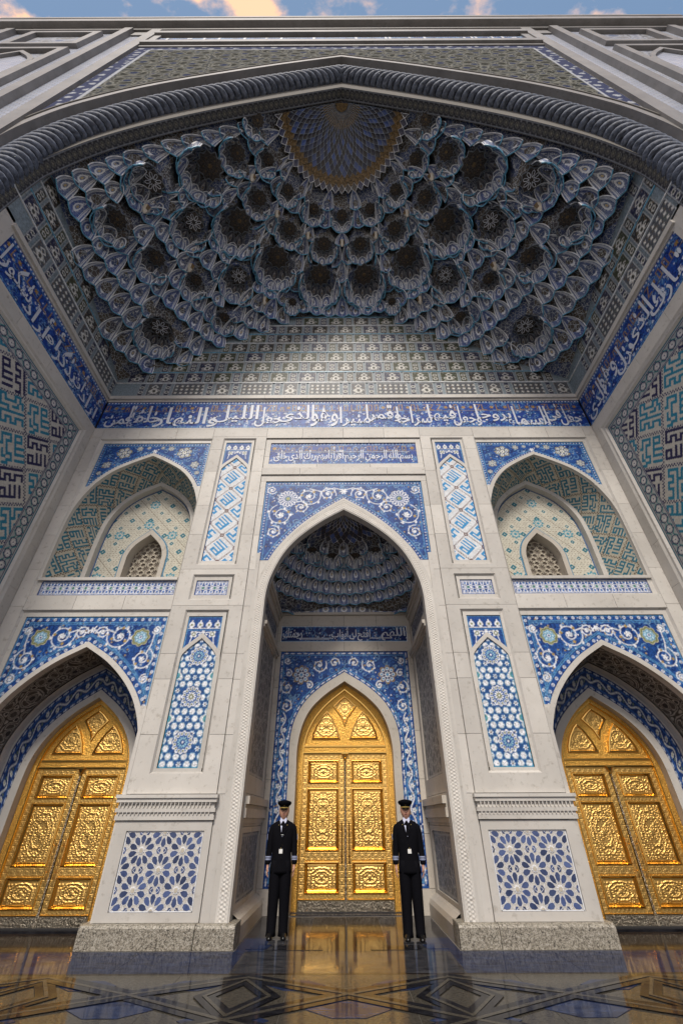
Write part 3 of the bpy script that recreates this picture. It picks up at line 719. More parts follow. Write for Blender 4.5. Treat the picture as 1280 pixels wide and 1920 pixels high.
def star_lattice(F, u0, u1, v0, v1, cx, parent, n, label=None):
    """white hexagons on blue with three twelve-pointed rosettes"""
    c = CV(u0, u1, v0, v1, 0.0125, (0.025, 0.085, 0.25)); st = 0.148; ros = [v0 + 0.42 + i * 0.80 for i in range(3)]
    j = 0; y = v0 + 0.06
    while y < v1 + 0.1:
        for i in range(-3, 4):
            x = cx + (i + (0.5 if j % 2 else 0)) * st
            if min(math.hypot(x - cx, y - q) for q in ros) > 0.2:
                if (i + 2 * j) % 3 == 0 and j % 2 == 0:
                    c.petal(x, y, 0.055, 6, SKYB, 0.35, 0.2); c.petal(x, y, 0.048, 6, WHITE, 0.3); c.disc(x, y, 0.014, BROWN)
                else:
                    c.petal(x, y, 0.068, 6, (0.17, 0.33, 0.47), 0.85); c.petal(x, y, 0.054, 6, WHITE, 0.88)
        y += st * 0.86; j += 1
    for q, yy in enumerate(ros):
        c.disc(cx, yy, 0.205, (0.025, 0.085, 0.25)); c.petal(cx, yy, 0.20, 12, WHITE, 0.80); c.petal(cx, yy, 0.17, 12, (0.04, 0.12, 0.34), 0.84)
        for k in range(12):
            a = 2 * PI * (k + .5) / 12; c.disc(cx + 0.145 * math.cos(a), yy + 0.145 * math.sin(a), 0.03, WHITE); c.disc(cx + 0.145 * math.cos(a), yy + 0.145 * math.sin(a), 0.017, OLIVE)
        c.petal(cx, yy, 0.10, 12, (0.25, 0.45, 0.55) if q != 1 else WHITE, 0.5); c.petal(cx, yy, 0.06, 8, OLIVE if q == 1 else BLUE, 0.6); c.disc(cx, yy, 0.02, WHITE)
    for yy in (ros[0] + 0.4, ros[1] + 0.4):
        for sg in (-1, 1):
            c.disc(cx + sg * 0.36, yy, 0.085, WHITE); c.disc(cx + sg * 0.365, yy, 0.062, (0.10, 0.30, 0.30)); c.disc(cx + sg * 0.36, yy, 0.025, SKYB)
    c.line(rect_path(u0, u1, v0, v1, 0.012), 0.022, (0.04, 0.22, 0.34))
    c.build('tile_panel', F, 'mosaic_tile', parent, n, label=label)
def carved(F, cur_in, cur_out, z0, parent, n, seed=1, res=0.014, name='carved_band', prof=None):
    """the stone band round the arch with its carved interlace: relief raised along the arch"""
    ci, co = np.asarray(cur_in), np.asarray(cur_out)
    d = np.r_[0, np.cumsum(np.hypot(*np.diff((ci + co) / 2, axis=0).T))]; L = d[-1]; ns = int(L / res); nt_ = 20
    s_ = np.linspace(0, L, ns); t = np.linspace(0, 1, nt_)
    CI = np.column_stack([np.interp(s_, d, ci[:, k]) for k in (0, 1)]); CO = np.column_stack([np.interp(s_, d, co[:, k]) for k in (0, 1)])
    ph = (s_ / 0.16)[:, None]; T = t[None, :]
    strand = lambda off: np.clip(1 - np.abs(T - 0.5 - 0.30 * np.sin(2 * PI * (ph + off))) / 0.085, 0, 1)
    H = 0.018 * np.maximum.reduce([strand(0), strand(0.33), strand(0.66)]) ** 0.6
    H = H * ((T > 0.16) & (T < 0.84)) + 0.012 * ((T <= 0.12) | (T >= 0.88))
    P2 = CI[:, None, :] * (1 - T[..., None]) + CO[:, None, :] * T[..., None]
    P = F.O + P2[..., 0:1] * F.U + P2[..., 1:2] * F.V + (n + H)[..., None] * F.N
    i, j = np.meshgrid(np.arange(ns - 1), np.arange(nt_ - 1), indexing='ij'); a = (i * nt_ + j).ravel()
    Q = np.column_stack([a, a + 1, a + 1 + nt_, a + nt_])
    me = mesh_np(name, P.reshape(-1, 3), Q, ['limestone'], smooth=True)
    return put(name, me, parent)
def strip3(c, A, B, name, matn, parent, label=None, kind=None):
    """bend canvas c (u along, v across) onto the band between two 3-D polylines"""
    A = np.asarray(A, float); B = np.asarray(B, float)
    if len(A) != len(B):
        e = np.r_[0, np.cumsum(np.linalg.norm(np.diff(B, axis=0), axis=1))]; f = np.r_[0, np.cumsum(np.linalg.norm(np.diff(A, axis=0), axis=1))] / np.linalg.norm(np.diff(A, axis=0), axis=1).sum() * e[-1]
        B = np.column_stack([np.interp(f, e, B[:, k]) for k in range(3)])
    mid = (A + B) / 2
    d = np.r_[0, np.cumsum(np.linalg.norm(np.diff(mid, axis=0), axis=1))]
    s_ = np.linspace(0, d[-1], c.nx); t = np.linspace(0, 1, c.ny)
    CA = np.column_stack([np.interp(s_, d, A[:, k]) for k in range(3)]); CB = np.column_stack([np.interp(s_, d, B[:, k]) for k in range(3)])
    P = CA[None] * (1 - t[:, None, None]) + CB[None] * t[:, None, None]
    j, i = np.meshgrid(np.arange(c.ny - 1), np.arange(c.nx - 1), indexing='ij'); a = (j * c.nx + i).ravel()
    Q = np.column_stack([a, a + 1, a + 1 + c.nx, a + c.nx])
    return put(name, mesh_np(name, P.reshape(-1, 3), Q, [matn], col=c.C.reshape(-1, 3)), parent, label, kind)
def plen(A): A = np.asarray(A); return float(np.linalg.norm(np.diff(A, axis=0), axis=1).sum())
def to3(F, c, n): return np.array([F.p(u, v, n) for u, v in c])
def quasi(X, Y, k, phase=0.3):
    q = 0
    for i in range(5):
        a = PI * i / 5 + 0.1; q = q + np.cos(k * (X * math.cos(a) + Y * math.sin(a)) + phase)
    return q
def girih(c, k, base, line, fills, wd=0.22):
    q = quasi(c.X, c.Y, k)
    c.C[:] = base
    c.C[q > 2.2] = fills[0]; c.C[q < -1.6] = fills[1]; c.C[(q > 0.4) & (q < 1.3)] = fills[2]
    for lv in (-1.2, 0.35, 1.9):
        al = np.clip(1.3 - np.abs(q - lv) / wd, 0, 1); c.mix((slice(None), slice(None)), al, line)

F9 = BACK(8.9)
ZJ = [0.27, 1.54, 1.92, 2.85, 3.85, 4.36, 5.42, 6.33, 7.3, 8.2, 9.37, 10.2, 10.72, 11.05]
# ---------------------------------------------------------------- ground
ground = MB(); ground.poly([(-400, -400, -0.012), (400, -400, -0.012), (400, 400, -0.012), (-400, 400, -0.012)], 'plaza_paving')
g = ground.put('ground'); g['kind'] = 'structure'
floor = bpy.data.objects.new('floor', None); link(floor); floor['kind'] = 'structure'
fm = MB(); fm.box(-7.43, 7.43, -6, 12.1, -0.2, -0.004, 'joint_and_shade_dark'); o = fm.put('floor_bed', floor)
def paver(pts, m, z=0.0, name='paving_slab', th=0.02, gap=0.003):
    c = np.mean(np.array(pts), 0); q = [tuple(np.array(p) + (c - np.array(p)) / (np.linalg.norm(c - np.array(p)) + 1e-9) * gap) for p in pts]
    mb = MB(); mb.poly([(x, y, z) for x, y in q], m)
    for a, b in zip(q, q[1:] + q[:1]): mb.poly([(a[0], a[1], z), (b[0], b[1], z), (b[0], b[1], z - th), (a[0], a[1], z - th)], m)
    return mb.put(name, floor)
# blue-grey band in front of the piers, split into slabs
xs = np.arange(-7.4, 7.5, 1.48)
for a, b in zip(xs, xs[1:]):
    paver([(a, 7.66), (b, 7.66), (b, 8.74), (a, 8.74)], 'floor_blue_marble' if abs(a + b) / 2 > 1.2 else 'floor_grey_marble')
paver([(-7.4, 7.60), (7.4, 7.60), (7.4, 7.655), (-7.4, 7.655)], 'floor_brown_marble')
# door bays
for s in (-1, 1):
    for k, (x0, x1) in enumerate(((0.0, 0.62), (0.62, 1.22), (1.22, 1.64))):
        for (y0, y1) in ((8.745, 9.6), (9.6, 10.5), (10.5, 11.42)):
            m_ = 'floor_brown_marble' if k == 0 else 'floor_grey_marble'
            if k == 2 and y0 < 9: m_ = 'floor_blue_marble'
            paver([(s * x0, y0), (s * x1, y0), (s * x1, y1), (s * x0, y1)], m_)
    paver([(s * 0.35, 8.80), (s * 1.1, 8.80), (s * 1.1, 9.08), (s * 0.35, 9.08)], 'floor_dark_marble', 0.004, th=0.003)
    paver([(s * 1.18, 8.86), (s * 1.5, 8.86), (s * 1.42, 9.14), (s * 1.14, 9.14)], 'floor_blue_marble', 0.004, th=0.003)
    for y0, y1 in ((8.745, 9.4), (9.4, 9.98)):
        for x0, x1 in ((3.9, 5.4), (5.4, 7.0)): paver([(s * x0, y0), (s * x1, y0), (s * x1, y1), (s * x0, y1)], 'floor_brown_marble')
# strapwork field: granite panels, blue marble lozenges, dark double straps
for i in range(-5, 6):
    for j in range(0, 8):
        x0, y1 = i * 1.36 - 0.68, 7.595 - j * 1.2
        paver([(x0, y1 - 1.2), (x0 + 1.36, y1 - 1.2), (x0 + 1.36, y1), (x0, y1)], 'floor_granite')
_sz = [0.0]
def strap(pts, wd, m, z):
    pts = [np.array(p, float) for p in pts]
    for a, b in zip(pts, pts[1:]):
        d = (b - a) / np.linalg.norm(b - a); nn = np.array([-d[1], d[0]]) * wd / 2; _sz[0] += 0.00012; z_ = z + _sz[0] % 0.003
        paver([tuple(a - nn - d * wd * .3), tuple(b - nn + d * wd * .3), tuple(b + nn + d * wd * .3), tuple(a + nn - d * wd * .3)], m, z_, 'inlaid_strap', 0.003, 0.0)
for j in range(3):
    yb = 7.45 - j * 1.95
    for i in range(-3, 3):
        xb = i * 2.4
        for k, (dx, dy) in enumerate(((0.6, -0.28), (1.8, -0.28), (1.2, -1.35), (0.0, -1.05))):
            x, y = xb + dx, yb + dy; r = 0.26 if k < 2 else 0.34
            paver([(x - r * 1.3, y), (x - r * .5, y - r * .7), (x + r * .5, y - r * .7), (x + r * 1.3, y), (x + r * .5, y + r * .7), (x - r * .5, y + r * .7)], 'floor_blue_marble', 0.004, 'inlaid_slab', 0.003)
    for wd, m_, z in ((0.26, 'floor_dark_marble', 0.008), (0.05, 'floor_granite', 0.012)):
        for i in range(-3, 4):
            xb = i * 2.4
            strap([(xb - 1.2, yb), (xb, yb - 0.62), (xb + 1.2, yb)], wd, m_, z)
            strap([(xb - 1.2, yb - 1.35), (xb, yb - 0.62), (xb + 1.2, yb - 1.35)], wd, m_, z)
            strap([(xb - 1.2, yb - 1.35), (xb - 0.5, yb - 1.75), (xb + 0.5, yb - 1.75), (xb + 1.2, yb - 1.35)], wd, m_, z)
            strap([(xb - 1.2, yb - 0.1), (xb - 1.55, yb - 0.68), (xb - 1.2, yb - 1.25)], wd * .8, m_, z)
            strap([(xb - 1.2, yb - 0.1), (xb - 0.85, yb - 0.68), (xb - 1.2, yb - 1.25)], wd * .8, m_, z)

# ---------------------------------------------------------------- central portal
CP = thing('central_portal', 'tall pointed stone portal with carved interlace band round the middle golden door', 'portal', (0, 8.9, 0))
FC = BACK(8.94)
IN = arch([(1.79, 0.27), (1.79, 3.5), (1.79, 5.2), (1.78, 5.75), (1.69, 6.2), (1.46, 6.75), (1.11, 7.22), (0.58, 7.68), (0, 8.06)], 0, 6)
OUT = arch([(2.05, 0.27), (2.05, 3.5), (2.05, 5.2), (2.02, 5.78), (1.92, 6.28), (1.64, 6.90), (1.16, 7.52), (0.60, 8.02), (0, 8.44)], 0, 6)
slabs(FC, [-2.25, -0.75, 0.75, 2.25], [9.25, 9.95, 10.65], [(-2.1, 2.1, 9.67, 10.49)], 0.0, 0.06, CP)
slabs(F9, [-2.25, -1.2, 0.0, 1.2, 2.25], [9.25, 9.50], [], 0.0, 0.1, CP)
slabs(F9, [-2.25, -1.2, 0.0, 1.2, 2.25], [10.66, 11.05], [], 0.0, 0.1, CP)
slabs(FC, [-2.25, 2.25], [9.035, 9.25], [], 0.0, 0.06, CP)
slabs(FC, [-2.25, -2.1], ZJ[:1] + ZJ[2:10] + [9.035], [], 0.0, 0.1, CP); slabs(FC, [2.1, 2.25], ZJ[:1] + ZJ[2:10] + [9.035], [], 0.0, 0.1, CP)
mb = MB()
# backing of the spandrel stone below the tile tips, between the ring and the fillet
for s in (-1, 1): mb = MB(); fbox(mb, FC, min(s * 2.02, s * 2.11), max(s * 2.02, s * 2.11), 0.27, 6.79, -0.06, -0.004, 'limestone'); mb.put('fillet', CP)
mb = MB(); ring(mb, FC, IN, OUT, 0.02, -0.22, 'limestone', True, True)
mb.put('arch_ring', CP)
carved(FC, offs(IN, 0.025), offs(OUT, -0.045), 0.27, CP, 0.021)
frieze_bg(BACK(8.97), -2.1, 2.1, 9.67, 10.49, CP, 0, 5, gold=True, label='blue tile inscription panel over the central arch')
lettering('بسم الله الرحمن الرحيم اقرأ باسم ربك الذى خلق', BACK(8.97), -1.98, 1.98, 9.74, 10.36, 0.008, CP, bold=0.022, tall=0.25, space=0.45)
mb = MB(); fbox(mb, BACK(8.97), -1.95, 1.9, 10.13, 10.145, 0.0, 0.008, 'frieze_letter'); mb.put('lettering_line', CP)
spandrel(BACK(8.97), -2.1, 2.1, 6.6, 9.035, OUT, 0, 0, CP, 0, 3)
_pl = MB(); plate(_pl, BACK(8.975), -2.11, 2.11, 0.27, 6.9, OUT, 0, 'limestone')
for sg_ in (-1, 1):
    mb = MB()
    for f_ in _pl.f:
        q_ = [_pl.v[k_] for k_ in f_]
        if sum(p_[0] for p_ in q_) * sg_ > 0: mb.poly(q_, 'limestone')
    mb.put('spandrel_backing', CP)
# recess walls of the central bay
CBAY = thing('door_recess', 'deep stone recess with grey carved side panels around the middle golden door', 'recess', (0, 11.5, 0))
F11 = BACK(11.5)
TRIM_O = arch([(1.31, 0.41), (1.31, 2.3), (1.30, 3.25), (1.07, 3.85), (0.62, 4.30), (0, 4.68)], 0, 6)
TRIM_I = arch([(1.13, 0.0), (1.13, 2.2), (1.12, 3.05), (0.93, 3.66), (0.55, 4.08), (0, 4.45)], 0, 6)
slabs(F11, [-1.82, -0.9, 0, 0.9, 1.82], [5.22, 5.72, 6.3], [(-1.73, 1.73, 5.48, 5.93)], 0, 0.05, CBAY, 'limestone_warm')
slabs(F11, [-1.82, -1.69], [0.41, 1.3, 2.3, 3.3, 4.3, 5.22], [], 0, 0.05, CBAY, 'limestone_warm'); slabs(F11, [1.69, 1.82], [0.41, 1.3, 2.3, 3.3, 4.3, 5.22], [], 0, 0.05, CBAY, 'limestone_warm')
slabs(F11, [-1.82, -1.13], [0.0, 0.41], [], 0, 0.05, CBAY, 'limestone_warm'); slabs(F11, [1.13, 1.82], [0.0, 0.41], [], 0, 0.05, CBAY, 'limestone_warm')
mb = MB(); ring(mb, F11, TRIM_I, TRIM_O[[0] + list(range(1, len(TRIM_O)))], 0.012, -0.34, 'limestone_warm'); mb.put('door_arch_ring', CBAY)
# blue surround of the middle door
rs = np.random.RandomState(21); c = CV(-1.69, 1.69, 0.41, 5.22, 0.0145, BLUE); vines(c, rs, 1.1, step=0.10)
c.line(rect_path(-1.69, 1.69, 0.41, 5.22, 0.10), 0.016, SKYB); c.line(offs(TRIM_O, 0.10), 0.016, SKYB)
def dashes(c, pts, sp, ln, wd, col):
    pts = np.asarray(pts, float); d = np.r_[0, np.cumsum(np.hypot(*np.diff(pts, axis=0).T))]
    for t in np.arange(0, d[-1] - ln, sp):
        q = [(np.interp(t + k * ln, d, pts[:, 0]), np.interp(t + k * ln, d, pts[:, 1])) for k in (0, 0.5, 1)]
        c.line(q, wd, col); c.disc(q[1][0], q[1][1], wd * 1.2, col); c.disc(q[0][0], q[0][1], wd * 0.7, col)
dashes(c, rect_path(-1.69, 1.69, 0.41, 5.22, 0.05), 0.17, 0.10, 0.016, WHITE); dashes(c, offs(TRIM_O, 0.05), 0.17, 0.10, 0.016, WHITE)
for s in (-1, 1):
    X = lambda t: s * t
    rosette(c, X(1.12), 4.62, 0.24, 2)
    for (a, b, r, a0, q) in ((0.66, 4.86, 0.20, 2.6, 1), (0.26, 4.93, 0.13, 3.4, -1), (1.47, 4.30, 0.17, 1.2, -1), (1.46, 3.86, 0.15, 1.4, 1), (1.50, 4.98, 0.09, 3.6, 1), (0.90, 4.36, 0.10, 1, 1), (1.45, 4.66, 0.10, 1, 1)):
        scroll(c, X(a), b, r, a0 if s > 0 else PI - a0, q * s, WHITE, 0.024)
    z = np.linspace(3.7, 0.5, 300); c.line(np.column_stack([s * (1.50 + 0.045 * np.sin(z * 2 * PI / 0.46)), z]), 0.022, WHITE)
    for k in range(14):
        zz_ = 3.55 - k * 0.23; x = s * (1.50 - 0.03 * math.sin(zz_ * 2 * PI / 0.46)); c.petal(x, zz_, 0.055, 5, WHITE, 0.55); c.disc(x, zz_, 0.014, (0.25, 0.3, 0.2))
        c.disc(x + s * 0.05, zz_ + 0.08, 0.014, GOLD)
c.line([(-1.6, 0.5), (1.6, 0.5)], 0.012, SKYB)
hi = TRIM_O
c.build('tile_surround', BACK(11.52), 'mosaic_tile', CBAY, 0, keep=lambda U, V: (np.abs(U) > arch_hw(hi, 0, V)), label='blue tile surround with white scrolls around the door arch')
frieze_bg(BACK(11.52), -1.73, 1.73, 5.48, 5.93, CBAY, 0, 9, gold=False, dark=True, res=0.0145, label='dark blue inscription panel over the door')
FT = BACK(11.52)
lettering('اللهم', FT, 1.02, 1.68, 5.53, 5.88, 0.008, CBAY, bold=0.02, tall=0.1); lettering('افتح لى أبواب', FT, -0.35, 0.72, 5.51, 5.90, 0.008, CBAY, bold=0.02, tall=0.1, space=0.3)
lettering('رحمتك', FT, -1.68, -1.15, 5.53, 5.88, 0.008, CBAY, bold=0.02, tall=0.1)
mb = MB(); fbox(mb, FT, 0.70, 1.3, 5.575, 5.595, 0, 0.008, 'frieze_letter'); fbox(mb, FT, -1.3, -0.3, 5.575, 5.595, 0, 0.008, 'frieze_letter'); fbox(mb, FT, -1.2, -0.4, 5.545, 5.555, 0, 0.008, 'frieze_letter'); mb.put('lettering_line', CBAY)
mb = MB()
for q in rect_path(-1.73, 1.73, 5.48, 5.93, 0.008)[:4]: pass
for (a, b, c_, d) in ((-1.73, 1.73, 5.48, 5.495), (-1.73, 1.73, 5.915, 5.93), (-1.73, -1.715, 5.495, 5.915), (1.715, 1.73, 5.495, 5.915)): fbox(mb, FT, a, b, c_, d, 0, 0.006, 'white_glaze')
mb.put('panel_border', CBAY)
for s, FW in ((-1, LEFTW(-1.82)), (1, RIGHTW(1.82))):
    ua, ub = (9.16, 11.5) if s < 0 else (-11.5, -9.16)
    sd = MB()
    n_ = 0.0
    slabs(FW, [ua, (ua + ub) / 2, ub], [0.3, 1.45, 1.95, 5.1, 5.45, 5.95, 6.3], [(ua + .25, ub - .22, 0.42, 1.36), (ua + .25, ub - .22, 2.25, 5.0), (ua + .12, ub - .12, 5.42, 5.86)], 0, 0.05, CBAY, 'limestone_warm')
    for (v0, v1, kk, m_, ba, li) in ((0.42, 1.36, 26, 'grey_mosaic', (0.10, 0.12, 0.17), (0.34, 0.35, 0.37)), (2.25, 5.0, 22, 'grey_mosaic', (0.17, 0.165, 0.155), (0.44, 0.42, 0.38)), (5.42, 5.86, 28, 'grey_mosaic', (0.05, 0.06, 0.10), (0.40, 0.40, 0.42))):
        c = CV(ua + (.12 if v0 > 5 else .25), ub - (.12 if v0 > 5 else .22), v0, v1, 0.018, ba)
        girih(c, kk, ba, li, (tuple(k * .4 for k in ba), tuple(k * .55 for k in ba), ba), 0.35)
        c.line(rect_path(c.u0, c.u1, v0, v1, 0.04), 0.03, li)
        c.build('carved_panel', FW, m_, CBAY, -0.03)
    for (z0, z1, pr) in ((1.50, 1.58, 0.03), (1.58, 1.72, 0.07), (1.72, 1.78, 0.05), (1.78, 1.90, 0.11)):
        mb = MB(); fbox(mb, FW, ua - (0 if s < 0 else 0), ub, z0, z1, -0.02, pr, 'limestone_warm'); mb.put('moulding_course', CBAY)
    for (z0, z1, pr) in ((5.04, 5.10, 0.05), (5.10, 5.18, 0.09), (6.08, 6.16, 0.05), (6.16, 6.27, 0.09)):
        mb = MB(); fbox(mb, FW, ua, ub, z0, z1, -0.02, pr, 'limestone_warm'); mb.put('moulding_course', CBAY)
    # plinth with rounded end
    mb = MB(); prof = [(0, 0.0), (0.16, 0.0), (0.16, 0.20), (0.13, 0.27), (0.05, 0.33), (0, 0.35)]
    path = [(FW.p(ua if s < 0 else ub, 0, 0), FW.N, FW.V), (FW.p(ub if s < 0 else ua, 0, 0), FW.N, FW.V)]
    mb.sweep(path, prof, 'limestone_warm'); mb.put('plinth', CBAY)
mb = MB(); fbox(mb, F11, -1.82, 1.82, 6.23, 6.30, 0.0, 0.07, 'limestone_warm'); mb.put('moulding_course', CBAY)
mb = MB(); mb.box(-1.13, 1.13, 11.5, 12.05, -0.01, 0.012, 'floor_grey_marble'); mb.put('threshold', CBAY)

# ---------------------------------------------------------------- piers
def pier(s):
    side = 'left' if s < 0 else 'right'
    T = thing('pier', 'broad stone pier with tile panels on a granite plinth, %s of the middle door' % side, 'pier', (s * 3.04, 8.9, 0))
    cx = s * 3.04; S = lambda a, b: (min(s * a, s * b), max(s * a, s * b))
    hol = [(*S(2.54, 3.50), 6.45, 10.65), (*S(2.54, 3.50), 5.56, 6.19), (*S(2.54, 3.50), 2.22, 5.32)]
    a, b = S(2.25, 3.83)
    slabs(F9, [a, b], ZJ[2:], hol, 0, 0.10, T)
    FP = BACK(8.945)
    # recessed frames: bevel, inner stone, tile
    for (v0, v1) in ((6.45, 10.65), (5.56, 6.19), (2.22, 5.32)):
        mb = MB(); moulded_frame(mb, F9, *S(2.54, 3.50), v0, v1, 0, -0.045, 0.035, 'limestone'); mb.put('frame_moulding', T)
    U = arch([(0.37, 6.57), (0.37, 8.5), (0.37, 9.36), (0.30, 9.60), (0, 9.92)], cx, 6)
    Lw = arch([(0.37, 2.31), (0.37, 3.6), (0.37, 4.22), (0.30, 4.42), (0, 4.70)], cx, 6)
    for A_, vt, vb in ((U, 10.65, 6.45), (Lw, 5.32, 2.22)):
        mb = MB(); u0, u1 = S(2.57, 3.47)
        u0, u1 = cx - 0.445, cx + 0.445; t0 = vt - 0.13
        # stone around: below tile, sides, ring; the cap tile sits between
        fbox(mb, FP, u0, u1, vb + 0.03, A_[0][1], -0.03, 0, 'limestone'); 
        ti, to = A_, offs(A_, 0.085)
        ring(mb, FP, ti, to, 0.0, -0.05, 'limestone')
        for q in (-1, 1):
            x0, x1 = sorted((cx + q * 0.37, cx + q * 0.445)); fbox(mb, FP, x0, x1, A_[0][1], vt - 0.03, -0.03, 0.001, 'limestone')
        fbox(mb, FP, u0, u1, t0, vt - 0.03, -0.03, 0.0005, 'limestone')
        mb.put('panel_surround', T)
        cap_panel(BACK(8.965), cx - 0.37, cx + 0.37, A_[len(A_) // 2][1] - 0.32, t0, A_, cx, T, 0)
    # upper brick panel with square Kufic
    c = CV(cx - 0.375, cx + 0.375, 6.57, 9.93, 0.012, WHITE); u = 0.03
    cs = 1 / math.sqrt(2); P_ = 0.53
    X = c.X - cx; Y = c.Y - 6.57
    aa = (X + Y) * cs + 10 * P_; bb = (Y - X) * cs + 10 * P_
    ia = np.floor(aa / P_).astype(int); ib = np.floor(bb / P_).astype(int); fa = aa / P_ - ia; fb = bb / P_ - ib
    white = (0.66, 0.68, 0.70); c.C[:] = white
    e = (np.minimum(fa, 1 - fa) < 0.035) | (np.minimum(fb, 1 - fb) < 0.035)
    c.C[e & (((np.floor(aa / 0.024) + np.floor(bb / 0.024)) % 2) == 0)] = (0.12, 0.05, 0.035)
    for q, K in enumerate((KUF, KUF2, KUF3)):
        G = np.array([[ch == '#' for ch in r.ljust(10, '.')] for r in K]); sel = ((ia + 2 * ib) % 3 == q)
        uu = (fa - 0.13) / 0.76; vv = (fb - 0.14) / 0.76; ok = sel & (uu >= 0) & (uu < 1) & (vv >= 0) & (vv < 1)
        on = ok & G[np.clip(((1 - vv) * G.shape[0]).astype(int), 0, G.shape[0] - 1), np.clip((uu * 10).astype(int), 0, 9)]
        c.C[on] = (0.045, 0.27, 0.55)
    cr_ = np.minimum(np.hypot(fa - np.round(fa), fb - np.round(fb)), 9)
    c.C[(cr_ < 0.10) & (cr_ > 0.06)] = (0.12, 0.05, 0.035)
    c.line(rect_path(c.u0, c.u1, c.v0, c.v1, 0.006), 0.022, MIDB)
    c.build('brick_mosaic_panel', BACK(8.975), 'brick_mosaic', T, 0, keep=lambda U_, V_: np.abs(U_ - cx) < arch_hw(offs(U, 0.04), cx, V_), label='white brick panel with blue square lettering')
    star_lattice(BACK(8.975), cx - 0.375, cx + 0.375, 2.31, 4.71, cx, T, 0, label='blue panel with white hexagons and three rosettes')
    # small net panel
    mb = MB(); u0, u1 = cx - 0.445, cx + 0.445
    for (a1, b1, c1, d1) in ((u0, u1, 5.59, 5.69), (u0, u1, 6.06, 6.16), (u0, cx - 0.37, 5.69, 6.06), (cx + 0.37, u1, 5.69, 6.06)): fbox(mb, FP, a1, b1, c1, d1, -0.03, 0, 'limestone')
    mb.put('panel_surround', T); net_band(BACK(8.965), cx - 0.37, cx + 0.37, 5.69, 6.06, T, 0)
    # cornice over the dado with two rows of little arches
    ca, cb = S(2.20, 3.95)
    for (z0, z1, pr) in ((1.55, 1.62, 0.03), (1.66, 1.72, 0.05), (1.80, 1.86, 0.07), (1.86, 1.91, 0.095)):
        mb = MB(); fbox(mb, F9, ca + 0.05 - pr * .5, cb - 0.05 + pr * .5, z0, z1, -0.05, pr, 'limestone', True); mb.put('moulding_course', T)
    mb = MB(); fbox(mb, F9, ca + 0.05, cb - 0.05, 1.55, 1.86, -0.05, 0.025, 'limestone')
    n_ = 24; st = (cb - ca - 0.16) / n_
    for z0, z1, p0, p1 in ((1.725, 1.80, 0.04, 0.065), (1.625, 1.66, 0.03, 0.05)):
        for i in range(n_):
            x = ca + 0.08 + i * st
            fbox(mb, F9, x + st * .18, x + st * .42, z0, z1, 0.02, p1, 'limestone'); fbox(mb, F9, x + st * .42, x + st * .82, z0 + (z1 - z0) * .7, z1, 0.02, p0 + .01, 'limestone')
    mb.put('stalactite_course', T)
    # dado
    a, b = S(2.25, 3.88)
    slabs(F9, [a, b], [0.28, 1.54], [(*S(2.37, 3.67), 0.385 + 0.01, 1.405)], 0.0, 0.08, T)
    u0, u1 = S(2.38, 3.66)
    mb = MB(); fbox(mb, F9, *S(2.36, 3.68), 0.385, 1.42, -0.06, -0.032, 'white_glaze'); mb.put('panel_bed', T)
    star_dado(u0, u1, 0.40, 1.40, T)
    # jamb strip next to the side door
    a, b = S(3.83, 3.90)
    mb = MB(); fbox(mb, F9, a, b, 0.28, 3.3, -0.4, -0.004, 'limestone'); mb.put('jamb_fillet', T)
    # granite plinth, in three blocks with a rolled top
    for (p, q, pr) in ((1.66, 2.06, 0.13), (2.06, 2.27, 0.10), (2.27, 4.0, 0.12)):
        mb = MB(); a, b = S(p, q)
        prof = [(0, 0.0), (pr, 0.0), (pr, 0.235), (pr - 0.02, 0.265), (pr - 0.06, 0.28), (0, 0.28)]
        path = [((a + 0.003, 8.9, 0), (0, -1, 0), (0, 0, 1)), ((b - 0.003, 8.9, 0), (0, -1, 0), (0, 0, 1))]
        mb.sweep(path, prof, 'granite')
        for x in (a + 0.003, b - 0.003): mb.poly([(x, 8.9 - u_, v_) for u_, v_ in prof], 'granite')
        mb.put('plinth', T)
    mb = MB(); a, b = S(1.66, 1.84); mb.box(a, b, 8.9, 9.2, 0, 0.28, 'granite'); mb.put('plinth', T); mb = MB(); a, b = S(3.86, 4.0); mb.box(a, b, 8.9, 9.9, 0, 0.28, 'granite'); mb.put('plinth', T)
    return T
